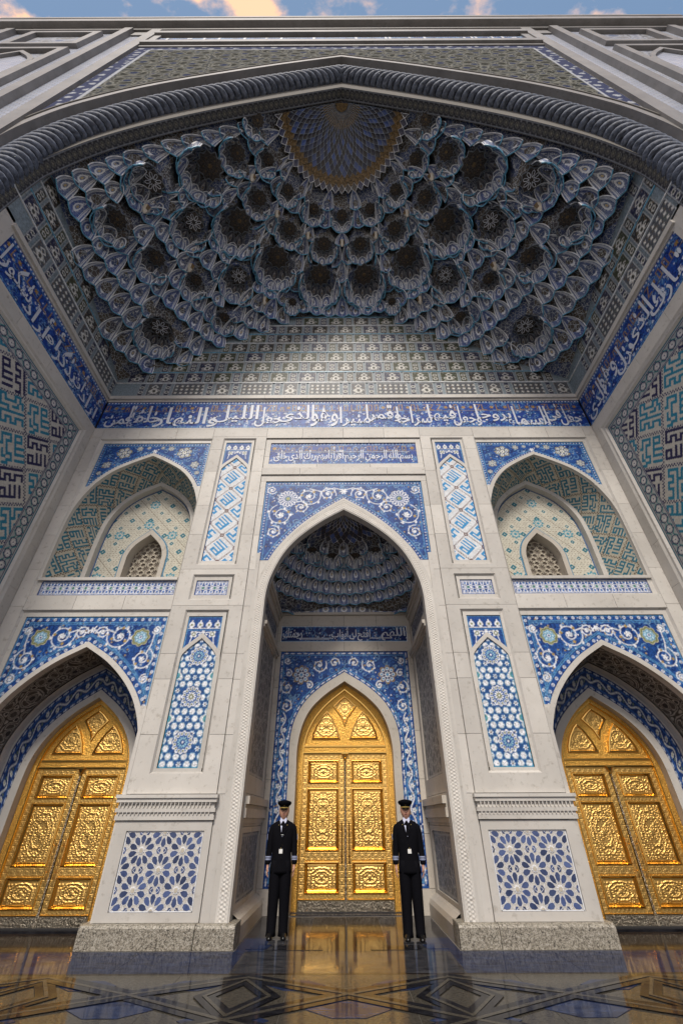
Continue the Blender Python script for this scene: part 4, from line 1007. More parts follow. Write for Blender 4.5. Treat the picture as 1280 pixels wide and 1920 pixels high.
def star_dado(u0, u1, v0, v1, T):
    """ten-pointed star mosaic of lapis petals, each petal a piece of its own"""
    F = BACK(8.925); cxs = (u0 + u1) / 2; W = u1 - u0; H = v1 - v0
    mb = MB(); fbox(mb, F, u0, u1, v0, v1, -0.003, 0.002, 'limestone'); mb.put('panel_bed', T)
    px_, py_ = W * 0.53, H * 0.475 * 1.04; cen = []
    for i in range(-2, 3):
        for j in range(-2, 3):
            if (i + j) % 2 == 0: cen.append((cxs + i * px_ / 2, (v0 + v1) / 2 + j * py_ / 2 * 1.0))
    def clipq(P):
        out = [np.array(p, float) for p in P]
        for ax, lim, sg in ((0, u0 + .012, 1), (0, u1 - .012, -1), (1, v0 + .012, 1), (1, v1 - .012, -1)):
            res = []
            for a, b in zip(out, out[1:] + out[:1]):
                ia = (a[ax] - lim) * sg >= 0; ib = (b[ax] - lim) * sg >= 0
                if ia: res.append(a)
                if ia != ib: t = (lim - a[ax]) / (b[ax] - a[ax]); res.append(a + (b - a) * t)
            out = res
            if len(out) < 3: return None
        return out
    def piece(P, m, name, h=0.005):
        q = clipq(P)
        if q is None: return
        c = np.mean(q, 0); b = MB(); top = [c + (p - c) * 0.93 for p in q]
        b.poly([F.p(*p, h) for p in top], m)
        for a, e, ta, te in zip(q, q[1:] + q[:1], top, top[1:] + top[:1]): b.poly([F.p(*a, 0.001), F.p(*e, 0.001), F.p(*te, h), F.p(*ta, h)], m)
        b.put(name, T)
    ln = MB()
    def seg(a, b, wd=0.005):
        q = clipq([(a[0], a[1]), (b[0], b[1]), (b[0] + 1e-4, b[1] + 1e-4)])
        if q is None: return
        q = sorted(q, key=lambda p: (p - np.array(a)).dot(np.array(b) - np.array(a))); a, b = q[0], q[-1]; d = b - a; L = np.linalg.norm(d)
        if L < 0.01: return
        nn = np.array([-d[1], d[0]]) / L * wd / 2; ln.poly([F.p(*(a - nn), 0.0062), F.p(*(b - nn), 0.0062), F.p(*(b + nn), 0.0062), F.p(*(a + nn), 0.0062)], 'white_glaze')
    R_ = py_ * 0.425
    for (x, y) in cen:
        pol = lambda r, a: (x + r * math.cos(a), y + r * math.sin(a))
        for k in range(10):
            a = 2 * PI * k / 10 + PI / 10; h = PI / 10
            r0, r1, r2, r3 = R_ * 0.34, R_ * 0.56, R_ * 0.82, R_ * 0.97
            piece([pol(r0, a), pol(r1, a - h * .84), pol(r2, a - h * .76), pol(r3, a - h * .25), pol(r3, a + h * .25), pol(r2, a + h * .76), pol(r1, a + h * .84)], 'lapis_stone', 'petal_tile')
            ring_ = [pol(r0 * .93, a), pol(r1, a - h * .97), pol(r2, a - h * .92), pol(r3 * 1.02, a - h * .3), pol(r3 * 1.02, a + h * .3), pol(r2, a + h * .92), pol(r1, a + h * .97)]
            for p_, q_ in zip(ring_, ring_[1:] + ring_[:1]): seg(p_, q_, 0.005)
            seg(pol(r3, a - h * .25), pol(R_ * 1.22, a - h * .9), 0.006); seg(pol(r3, a + h * .25), pol(R_ * 1.22, a + h * .9), 0.006)
        if clipq([pol(0.01, 0), pol(0.01, 2), pol(0.01, 4)]) is not None:
            piece([pol(R_ * (0.27 if k % 2 else 0.2), 2 * PI * k / 20) for k in range(20)], 'white_glaze', 'rosette_tile', 0.012)
            piece([pol(R_ * (0.19 if k % 2 else 0.13), 2 * PI * k / 20) for k in range(20)], 'pendant_cream', 'rosette_tile', 0.018)
    for i in range(-2, 3):       # lone lozenges between the stars
        for j in range(-2, 3):
            if (i + j) % 2:
                x, y = cxs + i * px_ / 2, (v0 + v1) / 2 + j * py_ / 2
                for q in (-1, 1):
                    xx = x + q * 0.055
                    piece([(xx - 0.036, y), (xx - .016, y - 0.046), (xx + 0.018, y - 0.044), (xx + 0.036, y), (xx + 0.018, y + 0.044), (xx - .016, y + 0.046)], 'lapis_stone', 'petal_tile')
                    pass
    for (a, b) in (((u0, v0), (u1, v0)), ((u1, v0), (u1, v1)), ((u1, v1), (u0, v1)), ((u0, v1), (u0, v0))): pass
    for (a, b, c_, d) in ((u0, u1, v0, v0 + .012), (u0, u1, v1 - .012, v1), (u0, u0 + .012, v0, v1), (u1 - .012, u1, v0, v1)): ln.poly([F.p(a, c_, .007), F.p(b, c_, .007), F.p(b, d, .007), F.p(a, d, .007)], 'white_glaze')
    ln.put('white_lattice', T)
for s in (-1, 1): pier(s)

# ---------------------------------------------------------------- side bays
def bay(s):
    side = 'left' if s < 0 else 'right'
    T = thing('side_bay', 'stone bay with a blue-tiled door arch below and a balcony niche above, at the %s' % side, 'wall bay', (s * 5.45, 8.9, 0))
    cx = s * 5.43; S = lambda a, b: (min(s * a, s * b), max(s * a, s * b))
    up = arch([(1.62, 6.12), (1.64, 6.9), (1.64, 7.7), (1.60, 8.15), (1.50, 8.55), (1.28, 9.03), (0.92, 9.45), (0.42, 9.78), (0, 10.0)], cx, 5)
    lo = arch([(1.56, 0.07), (1.56, 1.5), (1.56, 2.45), (1.53, 2.87), (1.32, 3.38), (1.0, 3.80), (0.54, 4.20), (0, 4.52)], cx, 5)
    U0, U1 = S(3.83, 7.12)
    xs_ = sorted([U0, U1])
    # flat strips: above, between, and the outer corner strip
    slabs(F9, [U0, (U0 + U1) / 2 - .55, (U0 + U1) / 2 + .55, U1], [10.64, 11.05], [], 0, 0.1, T); slabs(F9, [U0, (U0 + U1) / 2 - .55, (U0 + U1) / 2 + .55, U1], [5.33, 5.66], [], 0, 0.1, T)
    a, b = S(7.12, 7.43); slabs(F9, [a, b], [0.0, 1.2] + ZJ[2:], [], 0, 0.1, T)
    FP = BACK(8.945); FTl = BACK(8.965)
    for (v0, v1, cur, tb) in ((5.66, 10.64, up, 8.88), (0.0, 5.33, lo, 3.36)):
        mb = MB()
        for q in (U0, U1): pass
        P = F9.p
        mb.poly([P(U0, v1, 0), P(U1, v1, 0), P(U1 - .035, v1 - .035, -.045), P(U0 + .035, v1 - .035, -.045)], 'limestone')
        mb.poly([P(U0, v0, 0), P(U0, v1, 0), P(U0 + .035, v1 - .035, -.045), P(U0 + .035, v0, -.045)], 'limestone')
        mb.poly([P(U1, v0, 0), P(U1, v1, 0), P(U1 - .035, v1 - .035, -.045), P(U1 - .035, v0, -.045)], 'limestone')
        mb.put('frame_moulding', T)
        # stone round the tile: top strip, side strips, jamb masonry below the tile tips
        mb = MB(); t0 = v1 - 0.14
        fbox(mb, FP, U0 + .03, U1 - .03, t0, v1 - .03, -.03, 0, 'limestone')
        for x0, x1 in ((U0 + .03, cx - 1.555), (cx + 1.555, U1 - .03)): 
            if x1 > x0: fbox(mb, FP, x0, x1, tb, t0, -.03, 0, 'limestone')
        plate(mb, FP, U0 + .03, U1 - .03, max(v0, cur[0][1]), tb, cur, 0.0, 'limestone')
        mb.put('panel_surround', T)
        mb = MB(); ring(mb, FP, cur, offs(cur, 0.10), 0.006, -0.06, 'limestone'); mb.put('arch_ring', T)
        k = lambda U_, V_: (np.abs(U_ - cx) > arch_hw(offs(cur, .05), cx, V_))
        spandrel(FTl, cx - 1.555, cx + 1.555, tb, t0, cur, cx, 3 if v0 > 5 else 1, T, 0, 31 + int(v0), inset=0.09, label='blue tile spandrel with %s' % ('yellow-edged star flowers' if v0 > 5 else 'white scrolls and two olive-rimmed rosettes'))
    # upper niche
    nb = -1.0                                     # depth of the niche
    mb = MB(); soffit(mb, F9, up, -0.14, -0.106, 'limestone'); mb.put('niche_reveal', T)
    cn = s * 5.36; inn = arch([(1.20, 6.12), (1.20, 6.9), (1.19, 7.7), (1.11, 8.35), (0.87, 8.85), (0.50, 9.22), (0, 9.52)], cn, 5)
    A3, B3 = to3(F9, up, -0.14), to3(F9, offs(inn, 0.12), -0.80)
    L = plen(A3); c = CV(0, L, 0, 0.78, 0.016, BRICKC); kufic_field(c, 0.52, PI / 4, (0.012, 0.13, 0.20), None, (0.09, 0.06, 0.04), (0.43, 0.40, 0.32))
    strip3(c, A3, B3, 'niche_vault_mosaic', 'brick_mosaic', T, label='beige brick niche vault with teal square lettering')
    FN = BACK(9.88)
    mb = MB(); P0 = offs(up, -0.02)
    ring(mb, BACK(9.70), offs(inn, 0.0), offs(inn, 0.13), 0.0, -0.18, 'limestone'); mb.put('niche_inner_ring', T)
    cw = s * 5.29; wi = arch([(0.46, 6.12), (0.46, 7.0), (0.45, 7.30), (0.32, 7.60), (0, 7.92)], cw, 5); wo_ = offs(wi, 0.12)
    c = CV(cx - 1.3, cx + 1.3, 6.12, 9.6, 0.014, (0.52, 0.50, 0.42)); Pq = 0.36; cs = 1 / math.sqrt(2)
    X = c.X - cx; Y = c.Y; a = (X + Y) * cs; b = (Y - X) * cs; fa = a / Pq - np.floor(a / Pq); fb = b / Pq - np.floor(b / Pq)
    ia = np.floor(a / Pq).astype(int); ib = np.floor(b / Pq).astype(int)
    c.C[(np.abs(fa) < 0.035) & (np.sin(a * 260) > -.4)] = (0.10, 0.06, 0.03)
    u_ = np.abs(fa - .5); v_ = np.abs(fb - .5); m_ = np.maximum(u_, v_)
    big = (ia + ib) % 2 == 0
    c.C[(m_ < np.where(big, .17, .12))] = (0.02, 0.15, 0.20); c.C[(m_ < 0.05)] = (0.45, 0.45, 0.40)
    g1 = ((np.floor(a / 0.03) + np.floor(b / 0.03)) % 3 == 0) & (m_ > .27) & (np.sin(a * 105) > 0) & (np.sin(b * 105) > 0); c.C[g1] = (0.14, 0.09, 0.05)
    for (x, y) in ((0, 8.95), (-0.72, 7.9), (0.72, 7.9), (-0.95, 6.6), (0.95, 6.6), (0, 8.25)): c.petal(cx + x, y, 0.15, 8, (0.03, 0.25, 0.35), 0.6); c.petal(cx + x, y, 0.10, 8, (0.5, 0.5, 0.45), 0.6); c.disc(cx + x, y, 0.04, (0.03, 0.25, 0.35))
    c.line(offs(inn, -0.02), 0.035, (0.03, 0.10, 0.25)); c.line(offs(wo_, 0.02), 0.035, (0.03, 0.18, 0.32))
    c.build('niche_back_mosaic', FN, 'brick_mosaic', T, 0, keep=lambda U_, V_: (np.abs(U_ - cn) < arch_hw(offs(inn, .05), cn, V_)) & (np.abs(U_ - cw) > arch_hw(offs(wi, .05), cw, V_)), label='cream brick niche wall dotted with teal squares')
    mb = MB(); ring(mb, FN, wi, wo_, 0.03, -0.30, 'limestone_warm'); mb.put('window_surround', T)
    W = MB(); FW_ = BACK(10.14); fbox(W, FW_, cw - .5, cw + .5, 6.12, 8.0, -0.06, -0.03, 'window_glass'); Wo = W.put('window', T, 'small arched window behind a carved star lattice')
    lat = MB()
    for (x, y) in [(i * 0.27, 6.3 + j * 0.235 + (0.118 if i % 2 else 0)) for i in (-2, -1, 0, 1, 2) for j in range(-1, 7)]:
        pts = [(cw + x + (0.155 if k % 2 else 0.085) * math.cos(2 * PI * k / 16), y + (0.155 if k % 2 else 0.085) * math.sin(2 * PI * k / 16)) for k in range(17)]
        pts = [p for p in pts if abs(p[0] - cw) < 0.47 and 6.1 < p[1] < 7.8]
        for p, q in zip(pts, pts[1:]):
            if math.dist(p, q) < 0.2: lat.tube([FW_.p(*p, 0), FW_.p(*q, 0)], 0.011, 'pendant_cream', 4)
        for k in range(8):
            a_ = 2 * PI * (k + .5) / 8; p = (cw + x + 0.05 * math.cos(a_), y + 0.05 * math.sin(a_)); q = (cw + x + 0.15 * math.cos(a_), y + 0.15 * math.sin(a_))
            if abs(q[0] - cw) < 0.47 and 6.1 < q[1] < 7.8: lat.tube([FW_.p(*p, 0), FW_.p(*q, 0)], 0.009, 'pendant_cream', 4)
    lat.put('window_lattice', Wo)
    mb = MB(); fbox(mb, F9, U0 + .03, U1 - .03, 6.06, 6.13, -1.3, -0.0, 'limestone', True); mb.put('sill', T)
    mb = MB(); fbox(mb, FP, U0 + .03, U1 - .03, 5.66, 5.70, -.03, 0, 'limestone'); fbox(mb, FP, U0 + .03, cx - 1.555, 5.70, 6.06, -.03, 0, 'limestone'); fbox(mb, FP, cx + 1.555, U1 - .03, 5.70, 6.06, -.03, 0, 'limestone'); mb.put('panel_surround', T)
    net_band(FTl, cx - 1.555, cx + 1.555, 5.70, 6.06, T, 0, label='blue tile band under the balcony sill')
    # lower door recess
    mb = MB(); soffit(mb, F9, lo, -0.20, -0.106, 'limestone'); mb.put('recess_reveal', T); mb = MB(); soffit(mb, F9, offs(lo, -0.12), -1.06, -0.82, 'limestone'); mb.put('recess_reveal', T)
    A3, B3 = to3(F9, lo, -0.20), to3(F9, offs(lo, -0.10), -0.82); L = plen(A3)
    c = CV(0, L, 0, 0.60, 0.013, (0.1,) * 3); girih(c, 27, (0.05, 0.05, 0.052), (0.36, 0.355, 0.34), ((0.025, 0.028, 0.035), (0.06, 0.06, 0.06), (0.04,) * 3), 0.38)
    c.line([(0, .02), (L, .02)], .03, (0.16, 0.155, 0.15)); c.line([(0, .58), (L, .58)], .03, (0.16, 0.155, 0.15))
    strip3(c, A3, B3, 'strapwork_vault', 'grey_mosaic', T, label='dark strapwork lining under the door arch')
    F10 = BACK(9.95)
    ro = offs(lo, -0.14); cd = s * 5.38; to_ = arch([(1.19, 0.03), (1.19, 1.2), (1.19, 2.1), (1.13, 2.66), (0.92, 3.12), (0.54, 3.52), (0, 3.90)], cd, 5)
    ti_ = arch([(1.04, 0.03), (1.04, 1.2), (1.04, 2.1), (0.99, 2.60), (0.80, 3.02), (0.46, 3.40), (0, 3.74)], cd, 5)
    mb = MB(); ring(mb, F10, ro, lo, 0.0, -0.06, 'limestone'); mb.put('recess_ring', T)
    mb = MB(); ring(mb, F10, ti_, to_, 0.0, -0.25, 'limestone'); mb.put('door_arch_ring', T)
    A3, B3 = to3(F10, offs(to_, 0.0), -0.02), to3(F10, ro, -0.02); L = plen(A3) * 1.02; h = 0.29
    rs_ = np.random.RandomState(77); c = CV(0, L, 0, h, 0.014, (0.012, 0.035, 0.14))
    c.line([(0, h * .22), (L, h * .22)], 0.012, MIDB); c.line([(0, h * .78), (L, h * .78)], 0.012, MIDB)
    xx = np.linspace(0, L, 900); c.line(np.column_stack([xx, h * .5 + h * .14 * np.sin(xx * 2 * PI / .42)]), 0.017, (0.5, 0.52, 0.52))
    for k in range(int(L / .21)):
        x = (k + .5) * .21; y = h * .5 - h * .10 * math.sin(x * 2 * PI / .42); c.petal(x, y, 0.042, 6, (0.5, 0.52, 0.5), .5); c.disc(x, y, .012, (.2, .16, .06)); c.petal(x + .08, y, 0.02, 4, (.15, .2, .1), .5)
    for yy in (h * .1, h * .9): dashes(c, [(0, yy), (L, yy)], 0.15, 0.09, 0.013, (0.5, 0.55, 0.6))
    strip3(c, A3, B3, 'tile_border', 'mosaic_tile', T, label='dark blue tile border with a white vine round the door')
    mb = MB(); mb.box(U0 + .5, U1 - .5, 9.98, 10.5, -0.01, 0.028, 'floor_dark_marble'); mb.put('threshold', T)
for s in (-1, 1): bay(s)

# ---------------------------------------------------------------- side walls of the iwan
def side_wall(s):
    side = 'left' if s < 0 else 'right'
    FW = LEFTW(-7.43) if s < 0 else RIGHTW(7.43); S = lambda a, b: (a, b) if s < 0 else (-b, -a)
    T = thing('side_wall', 'side wall of the arch with a giant teal and navy brick lettering panel, on the %s' % side, 'wall', (s * 7.43, 6, 0))
    a, b = S(2.95, 8.9)
    ys = [a, a + 1.2, a + 2.4, a + 3.6, a + 4.8, b] if s < 0 else [a, b - 4.8, b - 3.6, b - 2.4, b - 1.2, b]
    slabs(FW, ys, [0.0, 1.6, 3.0, 4.4, 5.8, 6.9, 8.0, 9.1, 10.2, 11.05], [(*S(3.55, 8.62), 0.6, 10.72)], 0, 0.1, T, 'limestone')
    for (o_, n0, n1, w_) in ((0.0, 0.0, -0.03, 0.05), (0.05, -0.03, -0.03, 0.06), (0.11, -0.03, -0.085, 0.04)):
        mb = MB(); u0, u1 = S(3.55, 8.62); moulded_frame(mb, FW, u0 + o_, u1 - o_, 0.6 + o_, 10.72 - o_, n0, n1, w_, 'limestone'); mb.put('frame_moulding', T)
    u0, u1 = S(3.70, 8.47); v0, v1 = 0.75, 10.57
    c = CV(u0, u1, v0, v1, 0.017, BRICKC)
    kufic_field(c, 0.84, PI / 5.2 * (1 if s < 0 else -1), (0.014, 0.19, 0.30), (0.013, 0.012, 0.07), (0.02, 0.02, 0.09), (0.50, 0.48, 0.43), var=0 if s < 0 else 1)
    # fine brick-edge scalloping
    bw = 0.42
    bd = np.minimum.reduce([c.X - u0, u1 - c.X, c.Y - v0, v1 - c.Y]); B = bd < bw
    c.C[B] = (0.36, 0.37, 0.37)
    for (lo_, hi_, col) in ((0.0, 0.03, (0.03, 0.16, 0.24)), (0.055, 0.075, NAVY), (0.36, 0.38, NAVY), (0.40, 0.42, NAVY)): c.C[(bd >= lo_) & (bd < hi_)] = col
    along = np.where((c.Y - v0 == bd) | (v1 - c.Y == bd), c.X - u0, c.Y - v0); t = (along / 0.29) % 1; uu = (t - .5) * .29; vv = bd - 0.215; rr = np.hypot(uu, vv); an = np.arctan2(vv, uu)
    inb = (bd > 0.08) & (bd < 0.355)
    c.C[inb & (np.abs(rr - 0.105) < 0.014)] = NAVY; c.C[inb & (rr < 0.075 * (0.7 + .3 * np.abs(np.cos(3 * an))))] = (0.60, 0.58, 0.56); c.C[inb & (np.abs(np.abs(uu) + np.abs(vv) - 0.17) < 0.012)] = (0.03, 0.20, 0.20); c.C[inb & (rr < 0.018)] = NAVY
    c.build('brick_mosaic_panel', FW, 'brick_mosaic', T, -0.09)
    return T, FW, S
SW = {}
for s in (-1, 1): SW[s] = side_wall(s)

# ---------------------------------------------------------------- calligraphic friezes
FR = thing('inscription_frieze', 'long blue tile frieze of white Arabic lettering across the back wall', 'frieze', (0, 8.9, 11.1), 'inscription friezes')
FZ = BACK(8.93); frieze_bg(FZ, -7.43, 7.43, 11.10, 12.30, FR, 0, 41)
stacked('جعل فى السماء بروجا وجعل فيها سراجا وقمرا منيرا', FZ, -0.10, 7.25, 11.16, 12.14, 0.012, FR, 1)
stacked('وهو الذى جعل الليل والنهار خلفة لمن', FZ, -7.25, -0.15, 11.16, 12.14, 0.012, FR, 2)
for (z0, z1, pr) in ((12.30, 12.38, 0.0), (12.38, 12.52, 0.06)):
    for i in range(6):
        mb = MB(); x0 = -7.43 + i * 14.86 / 6; fbox(mb, F9, x0 + .002, x0 + 14.86 / 6 - .002, z0, z1, -0.1, pr, 'limestone'); mb.put('moulding_course', FR)
mb = MB(); fbox(mb, F9, -7.43, 7.43, 11.05, 11.10, -0.1, 0.0, 'limestone'); mb.put('moulding_course', FR)
for s in (-1, 1):
    T, FW, S = SW[s]
    Fq = thing('inscription_frieze', 'blue tile frieze of white Arabic lettering running along the %s side wall' % ('left' if s < 0 else 'right'), 'frieze', (s * 7.43, 6, 11.1), 'inscription friezes')
    u0, u1 = S(4.12, 8.9); FX = Fr(FW.O - FW.N * 0.03, FW.U); frieze_bg(FX, u0, u1, 11.10, 12.30, Fq, 0, 43 + s)
    stacked('أراد أن يذكر أو أراد شكورا' if s < 0 else 'تبارك الذى نزل وهو الذى', FX, u0 + .12, u1 - .15, 11.16, 12.14, 0.012, Fq, 3)
    for (z0, z1, pr) in ((11.05, 11.10, 0.0), (12.30, 12.38, 0.0), (12.38, 12.52, 0.06)):
        mb = MB(); a, b = S(3.98, 8.9 - pr); fbox(mb, FW, a, b, z0, z1, -0.1, pr, 'limestone'); mb.put('moulding_course', Fq)
    mb = MB(); a, b = S(3.98, 4.12); fbox(mb, FW, a, b, 11.10, 12.30, -0.05, 0.0, 'limestone'); mb.put('moulding_course', Fq)
    mb = MB(); a, b = S(3.40, 3.98); fbox(mb, FW, a, b, 11.052, 12.62, -0.1, 0.0, 'limestone'); mb.put('jamb_block', Fq)
# ---------------------------------------------------------------- great muqarnas vault
PA = half_curve([(7.43, 12.5), (7.38, 14.0), (7.22, 14.75), (6.51, 16.3), (5.34, 17.83), (3.82, 19.29), (2.46, 20.35), (0, 22.06)], 6)
def archz(x, prof): return np.interp(-np.abs(x), -prof[:, 0], prof[:, 1])
class Vault:
    def __init__(s, name, label, C, hx, y0, y1, RZ, prof, cups, levels, cellw, dep, blend, ribr):
        s.T = thing(name, label, 'vault', (0, (y0 + y1) / 2, RZ[-1][1]))
        s.C, s.hx, s.y0, s.y1, s.prof, s.cups, s.levels, s.w, s.dep, s.bl, s.rr = C, hx, y0, y1, prof, cups, levels, cellw, dep, blend, ribr
        s.rz = np.array(RZ)
    def H(s, x, y, cups=True):
        r = np.hypot(x - s.C[0], y - s.C[1]); z = np.interp(r, s.rz[:, 0], s.rz[:, 1])
        f = np.exp(-np.maximum(y - s.y0, 0) / s.bl); z = z + np.maximum(archz(x, s.prof) - z, 0) * f
        if cups:
            for (cx, cy, R_, zc, drop) in s.cups:
                d = np.hypot(x - cx, y - cy) / R_
                b = zc - drop * np.clip((d - 0.5) / 0.5, 0, 1) ** 1.6
                z = np.where(d < 1, np.maximum(z, b), z)
        return z
    def rmax(s, th):
        c, q = np.abs(np.cos(th)) + 1e-9, np.sin(th) + 1e-9
        return np.minimum((s.hx - 0.02) / c, np.where(q > 1e-6, (s.y1 - 0.02 - s.C[1]) / q, 1e9))
    def backing(s, res, matn='vault_tile', off=0.16):
        nx = int(2 * s.hx / res) + 1; ny = int((s.y1 - s.y0) / res) + 1
        X, Y = np.meshgrid(np.linspace(-s.hx, s.hx, nx), np.linspace(s.y0, s.y1, ny)); dx, dy = X - s.C[0], Y - s.C[1]; rr_ = np.hypot(dx, dy) + 1e-6; sh = np.minimum(off * 1.5, rr_ * .5)
        Z = np.maximum(s.H(X, Y), s.H(X - dx / rr_ * sh, np.maximum(Y - dy / rr_ * sh, s.y0))) + off * .35
        j, i = np.meshgrid(np.arange(ny - 1), np.arange(nx - 1), indexing='ij'); a = (j * nx + i).ravel()
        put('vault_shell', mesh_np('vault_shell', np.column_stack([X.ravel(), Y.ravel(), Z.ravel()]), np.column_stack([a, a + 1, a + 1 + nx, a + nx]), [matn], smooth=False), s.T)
    def contour(s, z, n=721):
        th = np.linspace(0.0, PI, n); rm = s.rmax(th); K = 360
        R_ = np.linspace(0.02, 1, K)[None] * rm[:, None]; x = s.C[0] + R_ * np.cos(th)[:, None]; y = s.C[1] + R_ * np.sin(th)[:, None]
        above = s.H(x, y) >= z
        k = np.where(above.any(1), K - 1 - np.argmax(above[:, ::-1], 1), 0)
        wall = k >= K - 2; r = R_[np.arange(n), k]
        r2 = r.copy()
        for _ in range(3): r2[1:-1] = (r2[:-2] + 2 * r2[1:-1] + r2[2:]) / 4
        r = np.where(wall, r, np.minimum(r2, rm))
        return th, r, wall
    def build(s, limit=10 ** 9, niche=('niche_blue', 'niche_dark')):
        con = [s.contour(z) for z in s.levels]; s.cells = []
        for k in range(1, len(s.levels)):
            th, r, wall = con[k]; tu, ru, wu = con[k - 1]; z, zu = s.levels[k], s.levels[k - 1]
            P = np.column_stack([s.C[0] + r * np.cos(th), s.C[1] + r * np.sin(th)]); Pu = np.column_stack([s.C[0] + ru * np.cos(tu), s.C[1] + ru * np.sin(tu)])
            d = np.r_[0, np.cumsum(np.hypot(*np.diff(P, axis=0).T))]; n = max(3, int(round(d[-1] / s.w))); n += (n + k) % 2
            ts = np.linspace(0, d[-1], n + 1)
            idx = np.searchsorted(d, ts).clip(0, len(d) - 1)
            for a, b in zip(idx, idx[1:]):
                if b <= a: continue
                m = (a + b) // 2
                if wall[a] and wall[b] and wu[m]: continue
                if wall[a] and wall[b] and wall[m]: continue
                A, B = P[a], P[b]; Q = Pu[m]
                mid = (A + B) / 2
                if any(math.hypot(mid[0] - c_[0], mid[1] - c_[1]) < c_[2] * 0.80 and z < c_[3] + .2 and z > c_[3] - c_[4] - .05 for c_ in s.cups): continue
                s.cell(A, B, Q, z, zu, niche, k, m)
    def cell(s, A, B, Q, z, zu, niche, k, m):
        A = np.array(A); B = np.array(B); Q = np.array(Q); L = np.linalg.norm(B - A)
        if L < 0.03: return
        M0 = (A + B) / 2; out = M0 - np.array(s.C); out = out / (np.linalg.norm(out) + 1e-9)
        gap = np.linalg.norm(Q - M0); h = zu - z
        dep = min(s.dep, L * 0.42)
        NS, NV = 7, 7; V = []; UV = []
        ss = np.linspace(-1, 1, NS); vv = np.linspace(0, 1, NV)
        for v in vv:
            hw = (1 - v ** 2.3) ** 0.75 * 0.5
            cen = M0 + (Q - M0) * (v ** 1.9); zz_ = z + h * math.sin(v * PI / 2) ** 0.9
            for q in ss:
                bul = (1 - q * q) * (math.sin(PI * min(1, v * .85 + .15)) ** .8)
                p = cen + (B - A) * (q * hw) + out * dep * bul * (1 if True else 0)
                V.append((p[0], p[1], zz_ + dep * 0.30 * bul - (0.24 * h * (1 - abs(q)) if v == 0 else 0))); UV.append((0.5 + q * .5, v))
        j, i = np.meshgrid(np.arange(NV - 1), np.arange(NS - 1), indexing='ij'); a = (j * NS + i).ravel(); Q4 = np.column_stack([a, a + 1, a + 1 + NS, a + NS])
        V = np.array(V)
        np.clip(V[:, 0], -s.hx + .01, s.hx - .01, out=V[:, 0]); V[:, 1] = np.minimum(V[:, 1], s.y1 - .01)
        # ribs along both sides, a teal fillet along the scalloped foot
        def tube(idx, rad, mi, base):
            pts = V[idx]; T_ = np.gradient(pts, axis=0); T_ /= np.linalg.norm(T_, axis=1)[:, None] + 1e-9
            u = np.cross(T_, (out[0], out[1], 0.3)); u /= np.linalg.norm(u, axis=1)[:, None] + 1e-9; w_ = np.cross(T_, u)
            vs = []; 
            for (a_, b_) in ((1, 0), (0, 1), (-1, 0), (0, -1)): vs.append(pts + u * rad * a_ + w_ * rad * b_)
            vs = np.stack(vs, 1).reshape(-1, 3); n_ = len(pts); f = []
            for i_ in range(n_ - 1):
                for j_ in range(4): f.append((base + i_ * 4 + j_, base + i_ * 4 + (j_ + 1) % 4, base + (i_ + 1) * 4 + (j_ + 1) % 4, base + (i_ + 1) * 4 + j_))
            return vs, f, [mi] * len(f)
        allV = [V]; F_ = [tuple(q) for q in Q4]; mi = [0] * len(F_); base = len(V)
        Lft = [j_ * NS for j_ in range(NV)]; Rgt = [j_ * NS + NS - 1 for j_ in range(NV)]; Ft = list(range(NS))
        rr = s.rr
        for idx, rad, m_ in ((Lft, rr, 1), (Rgt, rr, 1), (Ft, rr * 1.15, 2), ([j_ * NS + 1 for j_ in range(NV - 1)], rr * .45, 1), ([j_ * NS + NS - 2 for j_ in range(NV - 1)], rr * .45, 1)):
            vs, f, q = tube(idx, rad, m_, base); allV.append(vs); F_ += f; mi += q; base += len(vs)
        AV = np.vstack(allV); uv = np.vstack([np.array(UV), np.zeros((len(AV) - len(V), 2))])
        dark = niche[1] if random.random() < 0.35 else niche[0]
        s.cells.append((L * (h + gap) / (np.linalg.norm(V.mean(0) - np.array([0, 0, 1.5])) ** 2), AV, F_, mi, uv, dark))
    def cupcells(s, x, y, R_, zc, drop, niche):
        out = math.atan2(y - s.C[1], x - s.C[0]); n = 8 if R_ > .5 else 6; step = R(244) / n
        rows = [(0.60, 0.0, 0.84, 0.42, 0), (0.82, 0.40, 1.04, 1.12, 1)] if R_ > .35 else [(0.60, 0.0, 1.02, 1.05, 1)]
        for (ra, da, rb, db, tip) in rows:
            for k in range(n if not tip else n - 1):
                a0 = out + (k - ((n if not tip else n - 1) - 1) / 2) * step; NS, NV = 7, 6; V = []; UV = []
                for v in np.linspace(0, 1, NV):
                    hw = (1 - v ** 2.6) ** .7 * step * .5
                    for q in np.linspace(-1, 1, NS):
                        bul = (1 - q * q) * math.sin(PI * min(1, v * .8 + .2))
                        rr_ = (rb + (ra - rb) * v ** 1.5) * R_ + R_ * .11 * bul; zz_ = zc - drop * (db + (da - db) * math.sin(v * PI / 2))
                        if tip and v == 0: zz_ -= .20 * drop * (1 - abs(q)); rr_ -= .05 * R_ * (1 - abs(q))
                        a = a0 + q * hw
                        V.append((min(s.hx - .01, max(.01 - s.hx, x + rr_ * math.cos(a))), min(s.y1 - .01, max(s.y0, y + rr_ * math.sin(a))), zz_ - .012)); UV.append((.5 + q * .5, v))
                V = np.array(V); 
                if V[:, 1].max() - V[:, 1].min() < .03: continue
                s.finish(V, UV, NS, NV, (math.cos(a0), math.sin(a0)), 'niche_shade' if not tip else niche[0], s.rr * (.7 if not tip else 1.0))
